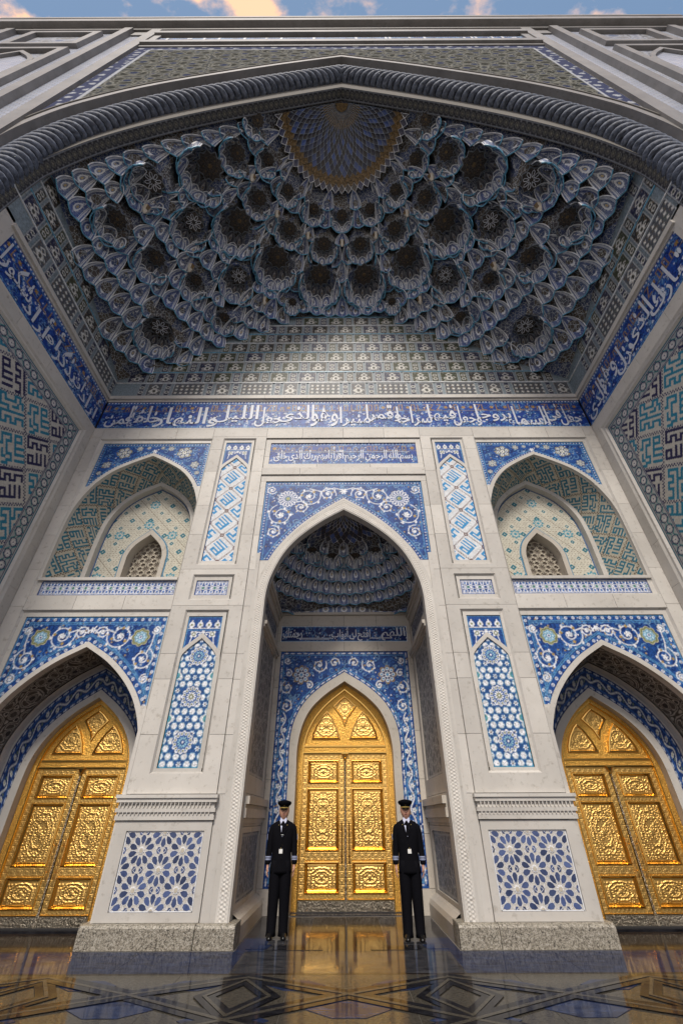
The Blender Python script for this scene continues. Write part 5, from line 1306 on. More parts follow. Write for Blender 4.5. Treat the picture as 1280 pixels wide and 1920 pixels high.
    def finish(s, V, UV, NS, NV, out, dark, rr):
        j, i = np.meshgrid(np.arange(NV - 1), np.arange(NS - 1), indexing='ij'); a = (j * NS + i).ravel(); Q4 = np.column_stack([a, a + 1, a + 1 + NS, a + NS])
        allV = [V]; F_ = [tuple(q) for q in Q4]; mi = [0] * len(F_); base = len(V)
        for idx, rad, m_ in (([k * NS for k in range(NV)], rr, 1), ([k * NS + NS - 1 for k in range(NV)], rr, 1), (list(range(NS)), rr * 1.2, 2)):
            pts = V[idx]; T_ = np.gradient(pts, axis=0); T_ /= np.linalg.norm(T_, axis=1)[:, None] + 1e-9
            u = np.cross(T_, (out[0], out[1], 0.3)); u /= np.linalg.norm(u, axis=1)[:, None] + 1e-9; w_ = np.cross(T_, u)
            vs = np.stack([pts + u * rad * p + w_ * rad * q for p, q in ((1, 0), (0, 1), (-1, 0), (0, -1))], 1).reshape(-1, 3)
            for k in range(len(pts) - 1):
                for g_ in range(4): F_.append((base + k * 4 + g_, base + k * 4 + (g_ + 1) % 4, base + (k + 1) * 4 + (g_ + 1) % 4, base + (k + 1) * 4 + g_)); mi.append(m_)
            allV.append(vs); base += len(vs)
        AV = np.vstack(allV); uv = np.vstack([np.array(UV), np.zeros((len(AV) - len(V), 2))])
        ext = V.max(0) - V.min(0)
        s.cells.append((ext[0] * ext[2] / (np.linalg.norm(V.mean(0) - np.array([0, 0, 1.5])) ** 2) * 2, AV, F_, mi, uv, dark))
    def emit(s, limit=290):
        s.cells.sort(key=lambda c: -c[0])
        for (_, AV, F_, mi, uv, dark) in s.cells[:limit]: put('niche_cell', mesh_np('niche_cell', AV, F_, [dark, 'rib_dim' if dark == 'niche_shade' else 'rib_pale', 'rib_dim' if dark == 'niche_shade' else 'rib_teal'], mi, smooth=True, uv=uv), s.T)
        rest = s.cells[limit:]
        if rest:
            b = 0; VV = []; FF_ = []; MM = []; UU = []
            for (_, AV, F_, mi, uv, dark) in rest: VV.append(AV); FF_ += [tuple(i + b for i in q) for q in F_]; MM += [({'niche_blue': 0, 'niche_dark': 3, 'niche_bright': 4, 'niche_shade': 5}[dark] if k == 0 else 6 if dark == 'niche_shade' else k) for k in mi]; UU.append(uv); b += len(AV)
            put('small_niche_cells', mesh_np('small_niche_cells', np.vstack(VV), FF_, ['niche_blue', 'rib_pale', 'rib_teal', 'niche_dark', 'niche_bright', 'niche_shade', 'rib_dim'], MM, smooth=True, uv=np.vstack(UU)), s.T, kind='stuff')
        print('cells', s.T.name, len(s.cells))
def star_ceiling(mb, cx, cy, z, r, n, big, mdark='niche_dark'):
    P = [(cx + r * (1 if k % 2 else .80) * math.cos(PI * k / n), cy + r * (1 if k % 2 else .80) * math.sin(PI * k / n), z) for k in range(2 * n)]
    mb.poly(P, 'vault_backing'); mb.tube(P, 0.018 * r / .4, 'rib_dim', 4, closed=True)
    if big:
        for k in range(8):
            a = 2 * PI * k / 8; q = lambda rr, da: (cx + r * rr * math.cos(a + da), cy + r * rr * math.sin(a + da), z - 0.012)
            mb.tube([q(.18, 0), q(.38, -.28), q(.62, -.18), q(.72, 0), q(.62, .18), q(.38, .28), q(.18, 0)], 0.014 * r / .4, 'white_glaze', 3)
    else:
        for k in range(n):
            a = 2 * PI * k / n; p = (cx + r * .5 * math.cos(a), cy + r * .5 * math.sin(a)); mb.cyl(p, r * .06, r * .06, z - .014, z - .002, 'gold_tile', 5)
        mb.cyl((cx, cy), r * .16, r * .16, z - .016, z - .002, 'gold_tile', 8)

RZ = [(0, 22.0), (1.0, 21.4), (2.1, 20.45), (2.8, 19.75), (3.6, 18.85), (4.4, 17.9), (5.2, 17.0), (5.8, 16.35), (6.5, 15.4), (7.43, 14.35), (8.2, 13.7), (9.1, 13.1)]
CC = (0.0, 3.8)
cups = []; stars = []
def cup(ang, r, R_, zc, drop, kind):
    R_ *= 0.93
    x = CC[0] + r * math.cos(R(ang)); y = CC[1] + r * math.sin(R(ang))
    if y < 3.72: return
    cups.append((x, y, R_, zc, drop)); stars.append((x, y, zc, R_, kind))
for a in (0.5, 22.5, 45, 67.5, 90, 112.5, 135, 157.5, 179.5): cup(a, 2.75, 0.42, 20.15, 0.40, 0)
for k in range(8): cup(11.25 + 22.5 * k, 3.50, 0.52, 19.40, 0.45, 0)
for k in range(8): cup(11.25 + 22.5 * k, 4.35, 0.78, 18.75, 0.95, 0)
for a in (22.5, 45, 135, 157.5): cup(a, 5.30, 0.62, 17.60, 0.60, 1)
for a in (8, 172): cup(a, 5.75, 0.62, 17.2, 0.60, 1)
for a in (68, 112): cup(a, 5.0, 0.30, 17.45, 0.4, 0)
for a in (34, 146): cup(a, 6.0, 0.42, 16.5, 0.45, 0)
for a in (22.5, 157.5): cup(a, 6.35, 0.52, 16.0, 0.55, 0)
for a in (11, 169): cup(a, 6.65, 0.52, 15.75, 0.55, 0)
for a in (34.5, 145.5): cup(a, 7.45, 0.66, 15.05, 0.7, 1)
for a in (47, 133): cup(a, 6.2, 0.40, 16.2, 0.4, 0)
lev = [20.50, 20.05, 19.6, 19.15, 18.7, 18.2, 17.7, 17.2, 16.7, 16.2, 15.7, 15.2, 14.7, 14.2, 13.7, 13.2]
V1 = Vault('muqarnas_vault', 'huge honeycomb half vault of blue and white tiled niches filling the great arch', CC, 7.43, 3.70, 8.90, RZ, PA, cups, lev, 0.50, 0.11, 0.55, 0.018)
V1.backing(0.05)
V1.build(niche=('niche_bright', 'niche_blue'))
for (x, y, R_, zc, dr) in cups: V1.cupcells(x, y, R_, zc, dr, ('niche_bright', 'niche_dark'))
V1.emit()
for (x, y, zc, R_, kind) in stars:
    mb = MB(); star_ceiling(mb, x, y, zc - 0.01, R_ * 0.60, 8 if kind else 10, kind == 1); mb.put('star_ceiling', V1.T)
# cream and gold pendants where the cups meet
for a, r, z in [(90 + 22.5 * k, 3.22, 18.62) for k in (-3, -2, -1, 0, 1, 2, 3)] + [(11.5, 5.9, 15.9), (168.5, 5.9, 15.9), (30, 5.75, 16.0), (150, 5.75, 16.0), (57, 5.2, 16.7), (123, 5.2, 16.7)]:
    x = CC[0] + r * math.cos(R(a)); y = CC[1] + r * math.sin(R(a)); mb = MB(); w_ = 0.11
    for k in range(6):
        t0, t1 = 2 * PI * k / 6, 2 * PI * (k + 1) / 6
        for (z0, q0, z1, q1, m_) in ((z, .12, z + .16, .75, 'pendant_cream'), (z + .16, .75, z + .42, 1.0, 'gold_tile' if k % 2 else 'pendant_cream'), (z + .42, 1.0, z + .62, .5, 'niche_blue')):
            mb.poly([(x + w_ * q0 * math.cos(t0), y + w_ * q0 * math.sin(t0), z0), (x + w_ * q0 * math.cos(t1), y + w_ * q0 * math.sin(t1), z0), (x + w_ * q1 * math.cos(t1), y + w_ * q1 * math.sin(t1), z1), (x + w_ * q1 * math.cos(t0), y + w_ * q1 * math.sin(t0), z1)], m_)
    mb.put('pendant', V1.T)
# the crowning half rosette: rows of kite tiles round a golden eye
def rosette_dome(T, C, rad, zf, rows, n0, rr, goldband=True, rib='rib_dim'):
    small = MB(); nsm = 5 if rows > 12 else 0      # the five innermost rows are too fine to pick apart
    for j in range(rows):
        r0 = rad * (0.10 + 0.90 * j / rows); r1 = rad * (0.10 + 0.90 * (j + 1.9) / rows); n = n0
        if r1 > rad * 1.12: r1 = rad * 1.08
        for k in range(-1, n + 1):
            ac = PI * (k + (0.5 if j % 2 else 0)) / n; h = PI / n * .95 * .55
            if ac < -.01 or ac > PI + .01: continue
            rm = r0 * .45 + r1 * .55
            P = [(r0, ac), (rm, ac - h), (r1, ac), (rm, ac + h)]
            q = [(C[0] + r_ * math.cos(a), C[1] + max(0.0, r_ * math.sin(a)), zf(r_) - 0.01) for r_, a in P]
            c = np.mean(q, 0); up = np.array([0, 0, 0.02 * rad / 2.1]); mb = small if j < nsm else MB()
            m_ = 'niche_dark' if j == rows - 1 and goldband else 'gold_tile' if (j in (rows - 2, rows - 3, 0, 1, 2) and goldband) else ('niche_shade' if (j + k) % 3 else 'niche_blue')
            for a_, b_ in zip(q, q[1:] + q[:1]): mb.poly([a_, b_, tuple(c + up)], m_)
            mb.tube(q, rr * (1.6 if j == rows - 1 and goldband else 1), 'rib_pale' if j == rows - 1 else rib if j < rows - 3 else 'gold_tile', 3, closed=True)
            if j >= nsm: mb.put('rosette_tile', T)
    if nsm: small.put('small_rosette_tiles', T, kind='stuff')
    mb = MB(); K = 10
    for k in range(K):
        a0, a1 = PI * k / K, PI * (k + 1) / K; e = rad * .11
        mb.poly([(C[0], C[1], zf(0) - .12), (C[0] + e * math.cos(a0), C[1] + e * math.sin(a0), zf(e) - .02), (C[0] + e * math.cos(a1), C[1] + e * math.sin(a1), zf(e) - .02)], 'gold_tile')
    mb.put('rosette_eye', T)
rosette_dome(V1.T, (0, 3.74), 2.08, lambda r: float(np.interp(r, [p[0] for p in RZ], [p[1] for p in RZ])), 15, 28, 0.008, True, 'rib_mid')

# courses of small framed tiles under the vault
def ornate(name, w_, h, k):
    c = CV(-w_ / 2, w_ / 2, -h / 2, h / 2, 0.022, ((0.03, 0.033, 0.07), (0.05, 0.055, 0.03), (0.032, 0.03, 0.03), (0.09, 0.095, 0.11))[k % 4]); rs = np.random.RandomState(k + 3)
    W_ = (0.68, 0.67, 0.62)
    c.specks(int(w_ * h * 260), 0.012, [(0.22, 0.22, 0.23), (0.12, 0.16, 0.12), (0.22, 0.14, 0.06)], rs)
    if w_ > .9: 
        for x in np.arange(-w_ / 2 + .12, w_ / 2, .17):
            for y in (-h * .27, 0, h * .27): c.petal(x, y, .05, 4, W_, .45, .4)
    elif w_ > .4:
        c.petal(0, -h * .12, h * .21, 8, W_, .75); c.petal(0, -h * .12, h * .12, 8, (.06, .06, .05), .75); c.line([(0, h * .04), (-.09, h * .2), (0, h * .36), (.09, h * .2), (0, h * .04)], .030, W_)
        for q in (-1, 1): c.line(spiral(q * w_ * .22, -h * .12, .07, 0, .9, q, 16, .3), .018, W_); c.line([(q * .05, -h * .3), (q * w_ * .3, -h * .38)], .018, W_)
    else:
        for y in (-h * .2, h * .16): c.petal(0, y, .075, 6, W_, .7); c.petal(0, y, .045, 6, (.05, .06, .05), .7)
    c.line(rect_path(c.u0, c.u1, c.v0, c.v1, .012), .024, (0.50, 0.54, 0.55))
    nx, ny = c.nx, c.ny; P = np.column_stack([c.X.ravel(), c.Y.ravel(), np.zeros(nx * ny)])
    j, i = np.meshgrid(np.arange(ny - 1), np.arange(nx - 1), indexing='ij'); a = (j * nx + i).ravel()
    return mesh_np(name, P, np.column_stack([a, a + 1, a + 1 + nx, a + nx]), ['grey_mosaic'], col=c.C.reshape(-1, 3))
WIDE = [ornate('ornament_tile', .60, .52, k) for k in range(3)]; NARROW = [ornate('ornament_tile', .26, .52, k) for k in range(3)]
BIGT = [ornate('ornament_tile', 1.02, .62, k) for k in (3, 7)]; MIDT = [ornate('ornament_tile', .50, .62, k) for k in (3,)]; SMT = [ornate('ornament_tile', .20, .62, k) for k in range(1)]
def courses(F, u0, u1, T, hit):
    cxm = (u0 + u1) / 2
    mb = MB(); fbox(mb, F, u0, u1, 12.52, 17.4, -0.1, 0.0, 'grout_blue'); mb.put('course_bed', T)
    z = 12.56; row = 0; rs = np.random.RandomState(5)
    while z < 17.2:
        h = 0.66 if row == 0 else 0.56
        seq = [(1.02, BIGT), (.26, SMT), (.50, MIDT), (.26, SMT)] if row == 0 else [(.60, WIDE), (.26, NARROW)]
        u = u0 + 0.02 - (0.0 if row % 2 else 0.3); k = row
        while u < u1:
            wd, fam = seq[k % len(seq)]; k += 1
            a, b = u, u + wd; u += wd + 0.04
            cu_ = (a + b) / 2; zc = z + h / 2 - .02
            if a < u0 or b > u1: continue
            if hit(cu_, z + h * .3): continue
            o = put('ornament_tile', fam[rs.randint(len(fam))], None)
            Rm = Matrix(((F.U[0], F.V[0], F.N[0]), (F.U[1], F.V[1], F.N[1]), (F.U[2], F.V[2], F.N[2]))).to_4x4()
            o.parent = T; o.matrix_parent_inverse = rootinv(T); p = F.p(cu_, zc, 0.014 + 0.004 * rs.rand())
            o.matrix_basis = Matrix.Translation(p) @ Rm
        mb = MB(); fbox(mb, F, u0, u1, z + h - .035, z + h - .010, 0, 0.03, 'rib_teal' if row % 2 else 'rib_pale'); mb.put('course_fillet', T)
        z += h; row += 1
TB = thing('tiled_courses', 'rows of small framed ornament tiles on the back wall beneath the honeycomb vault', 'tile wall', (0, 8.9, 12.5), 'tiled courses')
courses(BACK(8.9), -7.43, 7.43, TB, lambda u, z: z > float(V1.H(np.array(u), np.array(8.72), False)) - 0.1)
for s in (-1, 1):
    TS = thing('tiled_courses', 'rows of small framed ornament tiles above the %s side frieze' % ('left' if s < 0 else 'right'), 'tile wall', (s * 7.43, 6, 12.5), 'tiled courses')
    FW = LEFTW(-7.43) if s < 0 else RIGHTW(7.43); a, b = ((3.45, 8.9) if s < 0 else (-8.9, -3.45))
    courses(FW, a, b, TS, lambda u, z: z > float(V1.H(np.array(7.25), np.array(abs(u)), False)) - 0.1)

# ---------------------------------------------------------------- small vault in the middle bay
pr2 = half_curve([(1.82, 5.2), (1.80, 5.8), (1.72, 6.25), (1.48, 6.85), (1.12, 7.35), (0.58, 7.85), (0, 8.25)], 6)
RZ2 = [(0, 8.20), (0.5, 7.97), (0.9, 7.68), (1.25, 7.36), (1.6, 7.02), (1.9, 6.72), (2.3, 6.32), (3.0, 6.24)]
c2 = []
for k in range(6):
    a = R(15 + 30 * k); c2.append((1.22 * math.cos(a), 9.2 + 1.22 * math.sin(a), 0.26, 7.55, 0.24))
V2 = Vault('inner_muqarnas_vault', 'small dark blue honeycomb half vault over the middle door recess', (0.0, 9.18), 1.82, 9.16, 11.50, RZ2, pr2, c2, [7.80, 7.52, 7.25, 6.98, 6.72, 6.50, 6.28], 0.34, 0.045, 0.35, 0.011)
V2.backing(0.04, off=0.10); V2.build(niche=('niche_bright', 'niche_blue'))
for (x, y, R_, zc, dr) in c2: V2.cupcells(x, y, R_, zc, dr, ('niche_bright', 'niche_blue'))
V2.emit(280)
for (x, y, R_, zc, dr) in c2:
    mb = MB(); star_ceiling(mb, x, y, zc - .006, R_ * .6, 8, False); mb.put('star_ceiling', V2.T)
rosette_dome(V2.T, (0, 9.17), 0.80, lambda r: float(np.interp(r, [p[0] for p in RZ2], [p[1] for p in RZ2])), 8, 14, 0.006, False, 'rib_pale')
# lowest tier of the small vault: arched tiles standing on the moulding
for FQ, a_, b_ in ((BACK(11.48), -1.82, 1.82), (LEFTW(-1.80), 9.18, 11.5), (RIGHTW(1.80), -11.5, -9.18)):
    mb = MB(); fbox(mb, FQ, a_, b_, 6.26, 7.3, -.1, 0, 'vault_tile'); mb.put('tile_bed', V2.T)
    n_ = max(3, int(round((b_ - a_) / .52))); st = (b_ - a_) / n_
    for k in range(n_):
        xm = a_ + (k + .5) * st; av = arch([(st * .45, 6.28), (st * .45, 6.36), (st * .42, 6.44), (st * .25, 6.50), (0, 6.52)], xm, 4); mb = MB()
        pts = [FQ.p(x, z, .012) for x, z in av]; me_pts = np.array(pts)
        me = mesh_np('arched_tile', np.vstack([me_pts, [FQ.p(xm, 6.28, .012)]]), [(i, i + 1, len(pts)) for i in range(len(pts) - 1)], ['niche_bright'], uv=np.array([((x - xm) / st + .5, (z - 6.28) / .3) for x, z in av] + [(.5, 0)])); o_ = put('arched_tile', me, V2.T)
        mb.tube(pts, .012, 'rib_pale', 4, closed=True); mb.put('tile_rim', V2.T)
mb = MB(); plate(mb, BACK(9.16), -1.83, 1.83, 5.0, 8.9, offs(IN, 0.01), 0, 'limestone'); mb.put('arch_back', CP)

# ---------------------------------------------------------------- portal front with the great arch and the rope moulding
PF = thing('portal_front', 'towering stone portal front with a great pointed arch seen from below', 'portal', (0, 2.9, 0))
YF = 2.90; FF = BACK(YF)
PB = arch([(7.95, 0.0), (7.95, 10.0), (7.95, 12.5), (7.88, 14.3), (7.66, 15.7), (7.05, 17.35), (5.48, 19.55), (2.52, 22.10), (0, 23.85)], 0, 6)
PAf = arch([(7.43, 10.0), (7.43, 12.5), (7.38, 14.0), (7.22, 14.75), (6.51, 16.3), (5.34, 17.83), (3.82, 19.29), (2.46, 20.35), (0, 22.06)], 0, 6)
PAo = arch([(7.95, 10.0), (7.95, 12.5), (7.88, 14.3), (7.66, 15.7), (7.05, 17.35), (5.48, 19.55), (4.0, 20.85), (2.52, 22.10), (0, 23.85)], 0, 6)
m, n, l, b = mat('facade_brick')
t = N(n, 'ShaderNodeTexCoord'); mpn = N(n, 'ShaderNodeMapping'); mpn.inputs['Rotation'].default_value = (R(90), 0, 0); l.new(t.outputs['Object'], mpn.inputs[0])
bk = N(n, 'ShaderNodeTexBrick', Scale=2.2); bk.inputs['Color1'].default_value = (0.66, 0.70, 0.80, 1); bk.inputs['Color2'].default_value = (0.48, 0.54, 0.68, 1); bk.inputs['Mortar'].default_value = (0.33, 0.33, 0.34, 1); bk.inputs['Mortar Size'].default_value = 0.03
l.new(mpn.outputs[0], bk.inputs['Vector']); zn = N(n, 'ShaderNodeTexNoise', Scale=0.9, Detail=7); l.new(t.outputs['Object'], zn.inputs['Vector'])
mm_ = N(n, 'ShaderNodeMixRGB', blend_type='MULTIPLY'); mm_.inputs[0].default_value = 0.3; l.new(bk.outputs[0], mm_.inputs[1]); l.new(zn.outputs['Fac'], mm_.inputs[2]); l.new(mm_.outputs[0], b.inputs['Base Color']); b.inputs['Roughness'].default_value = .28
bump(n, l, b, bk.outputs['Fac'], 0.5, 0.02)
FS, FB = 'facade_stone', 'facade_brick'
# face masonry around the arch, soffit and stepped reveal
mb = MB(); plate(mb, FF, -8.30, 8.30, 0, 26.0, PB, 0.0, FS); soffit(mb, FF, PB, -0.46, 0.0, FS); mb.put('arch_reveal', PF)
mb = MB(); ring(mb, BACK(3.40), PAf, PAo, 0.02, -0.30, 'joint_and_shade_dark'); mb.put('inner_arch_ring', PF)  # ring coloured dark to stand in for the shade under the rope
# fill between ring back and the vault
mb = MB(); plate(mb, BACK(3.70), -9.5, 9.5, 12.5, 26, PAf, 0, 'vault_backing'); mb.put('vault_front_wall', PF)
A3 = to3(BACK(3.37), offs(PAf, -0.004), 0.0); B3 = to3(BACK(3.69), offs(PAf, -0.004), 0.0); L = plen(A3)
c = CV(0, L, 0, 0.33, 0.024, (0.035, 0.035, 0.04)); 
for k in range(int(L / .19)):
    x = (k + .5) * .19; c.petal(x, .165, .085, 8, (0.16, 0.16, 0.15), .8); c.petal(x, .165, .062, 8, (0.06, 0.055, 0.045), .8); c.petal(x, .165, .03, 6, (0.22, 0.21, 0.17), .6)
    c.petal(x + .095, .06, .03, 4, (.2, .2, .2), .5); c.petal(x + .095, .27, .03, 4, (.2, .2, .2), .5)
for y in (.02, .31): c.line([(0, y), (L, y)], .022, (0.26, 0.28, 0.31))
strip3(c, A3, B3, 'soffit_border', 'grey_mosaic', PF)
# twisted rope moulding: one marble coil after another
RP = thing('rope_moulding', 'twisted blue-grey marble rope moulding following the edge of the great arch', 'moulding', (0, 3.18, 12))
rc = arch([(7.70, 9.0), (7.70, 10.5), (7.70, 12.5), (7.65, 14.1), (7.42, 15.45), (6.81, 16.98), (5.25, 19.10), (2.38, 21.53), (0, 23.2)], 0, 24)
dd = np.r_[0, np.cumsum(np.hypot(*np.diff(rc, axis=0).T))]; half = dd[len(rc) // 2]; pitch = 0.235; rad = 0.27
mb = MB(); nm, ns_ = 20, 8
vs = []; fs = []
for i in range(nm):
    a = 2 * PI * i / nm; sh = math.sin(a) * rad * 0.9          # lean of the strand
    for j in range(ns_):
        b_ = 2 * PI * j / ns_; rr = rad + 0.072 * math.cos(b_)
        vs.append((sh + 0.105 * math.sin(b_), rr * math.cos(a), rr * math.sin(a)))
for i in range(nm):
    for j in range(ns_): fs.append((i * ns_ + j, i * ns_ + (j + 1) % ns_, ((i + 1) % nm) * ns_ + (j + 1) % ns_, ((i + 1) % nm) * ns_ + j))
coil = mesh_np('rope_coil', np.array(vs), fs, ['rope_marble'], smooth=True)
coilm = mesh_np('rope_coil', np.array(vs) * np.array([-1, 1, 1]), fs, ['rope_marble'], smooth=True)
for sgn in (-1, 1):
    k = 0; dcur = 0.09
    while dcur < half - 0.2:
        t_ = half + sgn * dcur; x = np.interp(t_, dd, rc[:, 0]); z = np.interp(t_, dd, rc[:, 1])
        x2 = np.interp(t_ + .03, dd, rc[:, 0]); z2 = np.interp(t_ + .03, dd, rc[:, 1]); tx, tz = x2 - x, z2 - z; L_ = math.hypot(tx, tz); tx /= L_; tz /= L_
        o = put('rope_coil', coil if sgn > 0 else coilm, None); o.parent = RP; o.matrix_parent_inverse = rootinv(RP)
        # local x along the curve, y -> depth, z -> curve normal
        o.matrix_basis = Matrix(((tx, 0, -tz, x), (0, 1, 0, 3.32), (tz, 0, tx, z), (0, 0, 0, 1)))
        dcur += pitch; k += 1
# spandrel mosaic
c = CV(-7.86, 7.86, 12.6, 26.0, 0.04, (0.20, 0.20, 0.17)); girih(c, 11.0, (0.04, 0.04, 0.03), (0.20, 0.20, 0.175), ((0.015, 0.025, 0.07), (0.025, 0.026, 0.02), (0.045, 0.05, 0.055)), 0.42)
tl = np.minimum(7.86 - np.abs(c.X), 26.0 - c.Y); c.C[tl < .48] = (0.05, 0.06, 0.12); q_ = quasi(c.X, c.Y, 16); c.C[(tl < .44) & (q_ > 1.4)] = (0.38, 0.40, 0.43); c.C[(tl > .46) & (tl < .56)] = (0.40, 0.42, 0.45)
PBo = offs(PB, 0.30)
c.build('spandrel_mosaic', FF, 'matt_mosaic', PF, 0.012, keep=lambda U, V: (np.abs(U) > arch_hw(PBo, 0, V)), label='grey and blue strapwork mosaic over the great arch')
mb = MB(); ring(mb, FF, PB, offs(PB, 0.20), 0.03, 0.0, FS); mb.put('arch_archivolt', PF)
mb = MB(); ring(mb, FF, offs(PB, 0.24), offs(PB, 0.29), 0.05, 0.0, 'joint_and_shade_dark'); mb.put('archivolt_fillet', PF)
def fb(x0, x1, z0, z1, n0, n1, m_, nm_, both=True):
    for s in ((-1, 1) if both else (1,)):
        mb = MB(); a, b = (min(s * x0, s * x1), max(s * x0, s * x1)) if both else (x0, x1); fbox(mb, FF, a, b, z0, z1, n0, n1, m_, True); mb.put(nm_, PF)
fb(8.30, 9.14, 0, 29.9, -1.0, -0.03, FB, 'brick_field'); fb(9.5, 14.35, 0, 29.9, -1.0, -0.03, FB, 'brick_field'); fb(14.7, 15.6, 0, 29.9, -1.0, -0.03, FB, 'brick_field')
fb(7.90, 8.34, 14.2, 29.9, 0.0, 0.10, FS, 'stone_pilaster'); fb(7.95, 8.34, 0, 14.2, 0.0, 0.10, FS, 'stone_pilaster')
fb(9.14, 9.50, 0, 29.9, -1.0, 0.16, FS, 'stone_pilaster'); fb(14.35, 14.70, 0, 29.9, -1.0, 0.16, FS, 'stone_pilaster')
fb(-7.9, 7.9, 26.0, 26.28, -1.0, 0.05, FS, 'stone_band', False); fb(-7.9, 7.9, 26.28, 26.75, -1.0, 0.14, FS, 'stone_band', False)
frieze_bg(FF, -7.6, 7.6, 27.0, 28.35, PF, 0.0, 60, gold=False, res=0.05, label='dark inscription band high on the portal front')
fb(-7.9, 7.9, 26.75, 28.7, -1.0, -0.02, FS, 'stone_band', False); fb(7.6, 7.9, 26.75, 28.7, -0.1, 0.06, FS, 'stone_band')
fb(-7.9, 7.9, 28.62, 29.10, -1.0, 0.14, FS, 'stone_band', False)
lettering('تبارك الذى جعل فى السماء بروجا وجعل فيها سراجا وقمرا', FF, -7.3, 7.3, 27.1, 28.2, 0.02, PF, bold=0.03, tall=0.3, space=0.3)
fb(-9.1, 9.1, 29.10, 29.9, -1.0, 0.02, FS, 'stone_band', False)
fb(-15.6, 15.6, 29.9, 30.35, -1.2, 0.10, FS, 'cornice_course', False); fb(-15.62, 15.62, 30.35, 31.0, -1.2, 0.32, FS, 'cornice_course', False); fb(-15.62, 15.62, 31.0, 31.5, -1.2, 0.12, 'joint_and_shade_dark', 'cornice_course', False); fb(-15.7, 15.7, 31.5, 31.85, -1.2, 0.30, FS, 'cornice_course', False)
for s in (-1, 1):
    for (x0, x1, z0, z1) in ((10.35, 13.4, 26.2, 29.35), (10.35, 13.4, 12.0, 25.4)):
        a, b = min(s * x0, s * x1), max(s * x0, s * x1)
        for (p0, p1, r0, r1) in ((a, b, z1 - .3, z1), (a, b, z0, z0 + .3), (a, a + .3, z0 + .3, z1 - .3), (b - .3, b, z0 + .3, z1 - .3)):
            mb = MB(); fbox(mb, FF, p0, p1, r0, r1, -0.05, 0.12, FS, True); mb.put('panel_frame', PF)
        c = CV(a + .3, b - .3, z0 + .3, z1 - .3, 0.06, (.3, .3, .3)); girih(c, 7, (0.12, 0.125, 0.13), (0.36, 0.38, 0.42), ((0.1, 0.13, 0.22), (.2, .2, .2), (.22, .24, .3)), .5)
        c.build('strapwork_panel', FF, 'grey_mosaic', PF, -0.02)
    av = arch([(1.0, 12.3), (1.0, 20), (1.0, 22.6), (.7, 23.6), (0, 24.6)], s * 11.87, 5); mb = MB(); ring(mb, FF, av, offs(av, .18), 0.10, -.02, FS); mb.put('blind_arch', PF)
    mb = MB()
    k = len(av) // 2
    for i in range(k):
        (xa, za), (xb, zb) = av[i], av[i + 1]; c_ = s * 11.87
        mb.poly([FF.p(xa, za, 0.005), FF.p(2 * c_ - xa, za, 0.005), FF.p(2 * c_ - xb, zb, 0.005), FF.p(xb, zb, 0.005)], FB)
    mb.put('brick_field', PF)
    # thickness of the portal towards the court, and an unseen body added behind to keep light out
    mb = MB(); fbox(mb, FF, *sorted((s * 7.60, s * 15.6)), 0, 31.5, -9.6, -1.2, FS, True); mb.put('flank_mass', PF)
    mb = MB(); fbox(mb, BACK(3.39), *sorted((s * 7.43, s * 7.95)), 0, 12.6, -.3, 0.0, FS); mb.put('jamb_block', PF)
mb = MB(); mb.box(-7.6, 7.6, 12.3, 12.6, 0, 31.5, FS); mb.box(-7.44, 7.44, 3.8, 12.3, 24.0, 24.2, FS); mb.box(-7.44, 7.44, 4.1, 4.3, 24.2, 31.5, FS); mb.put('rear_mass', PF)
mb = MB(); mb.box(-7.44, 7.44, 9.0, 9.1, 11.0, 24.0, FS)
mb.box(-7.44, 7.44, 9.1, 12.3, 11.0, 11.1, FS); mb.put('wall_core', PF)
# masonry behind the bays, so that no light leaks in
mb = MB()
for s in (-1, 1):
    mb.box(*sorted((s * 1.93, s * 3.86)), 9.02, 12.2, 0, 11.0, 'limestone')
    mb.box(*sorted((s * 7.13, s * 7.6)), 9.02, 12.2, 0, 11.0, 'limestone'); mb.box(*sorted((s * 3.86, s * 7.05)), 10.8, 12.2, 0, 11.0, 'dark_void'); mb.box(*sorted((s * 3.86, s * 7.05)), 9.3, 10.8, 4.75, 5.6, 'limestone')
    mb.box(*sorted((s * 3.86, s * 7.05)), 9.02, 10.8, 10.15, 11.0, 'limestone')
mb.box(-1.83, 1.83, 12.05, 12.2, 0, 11.0, 'dark_void'); mb.box(-1.83, 1.83, 9.02, 12.05, 8.7, 11.0, 'limestone'); mb.put('wall_core', PF)
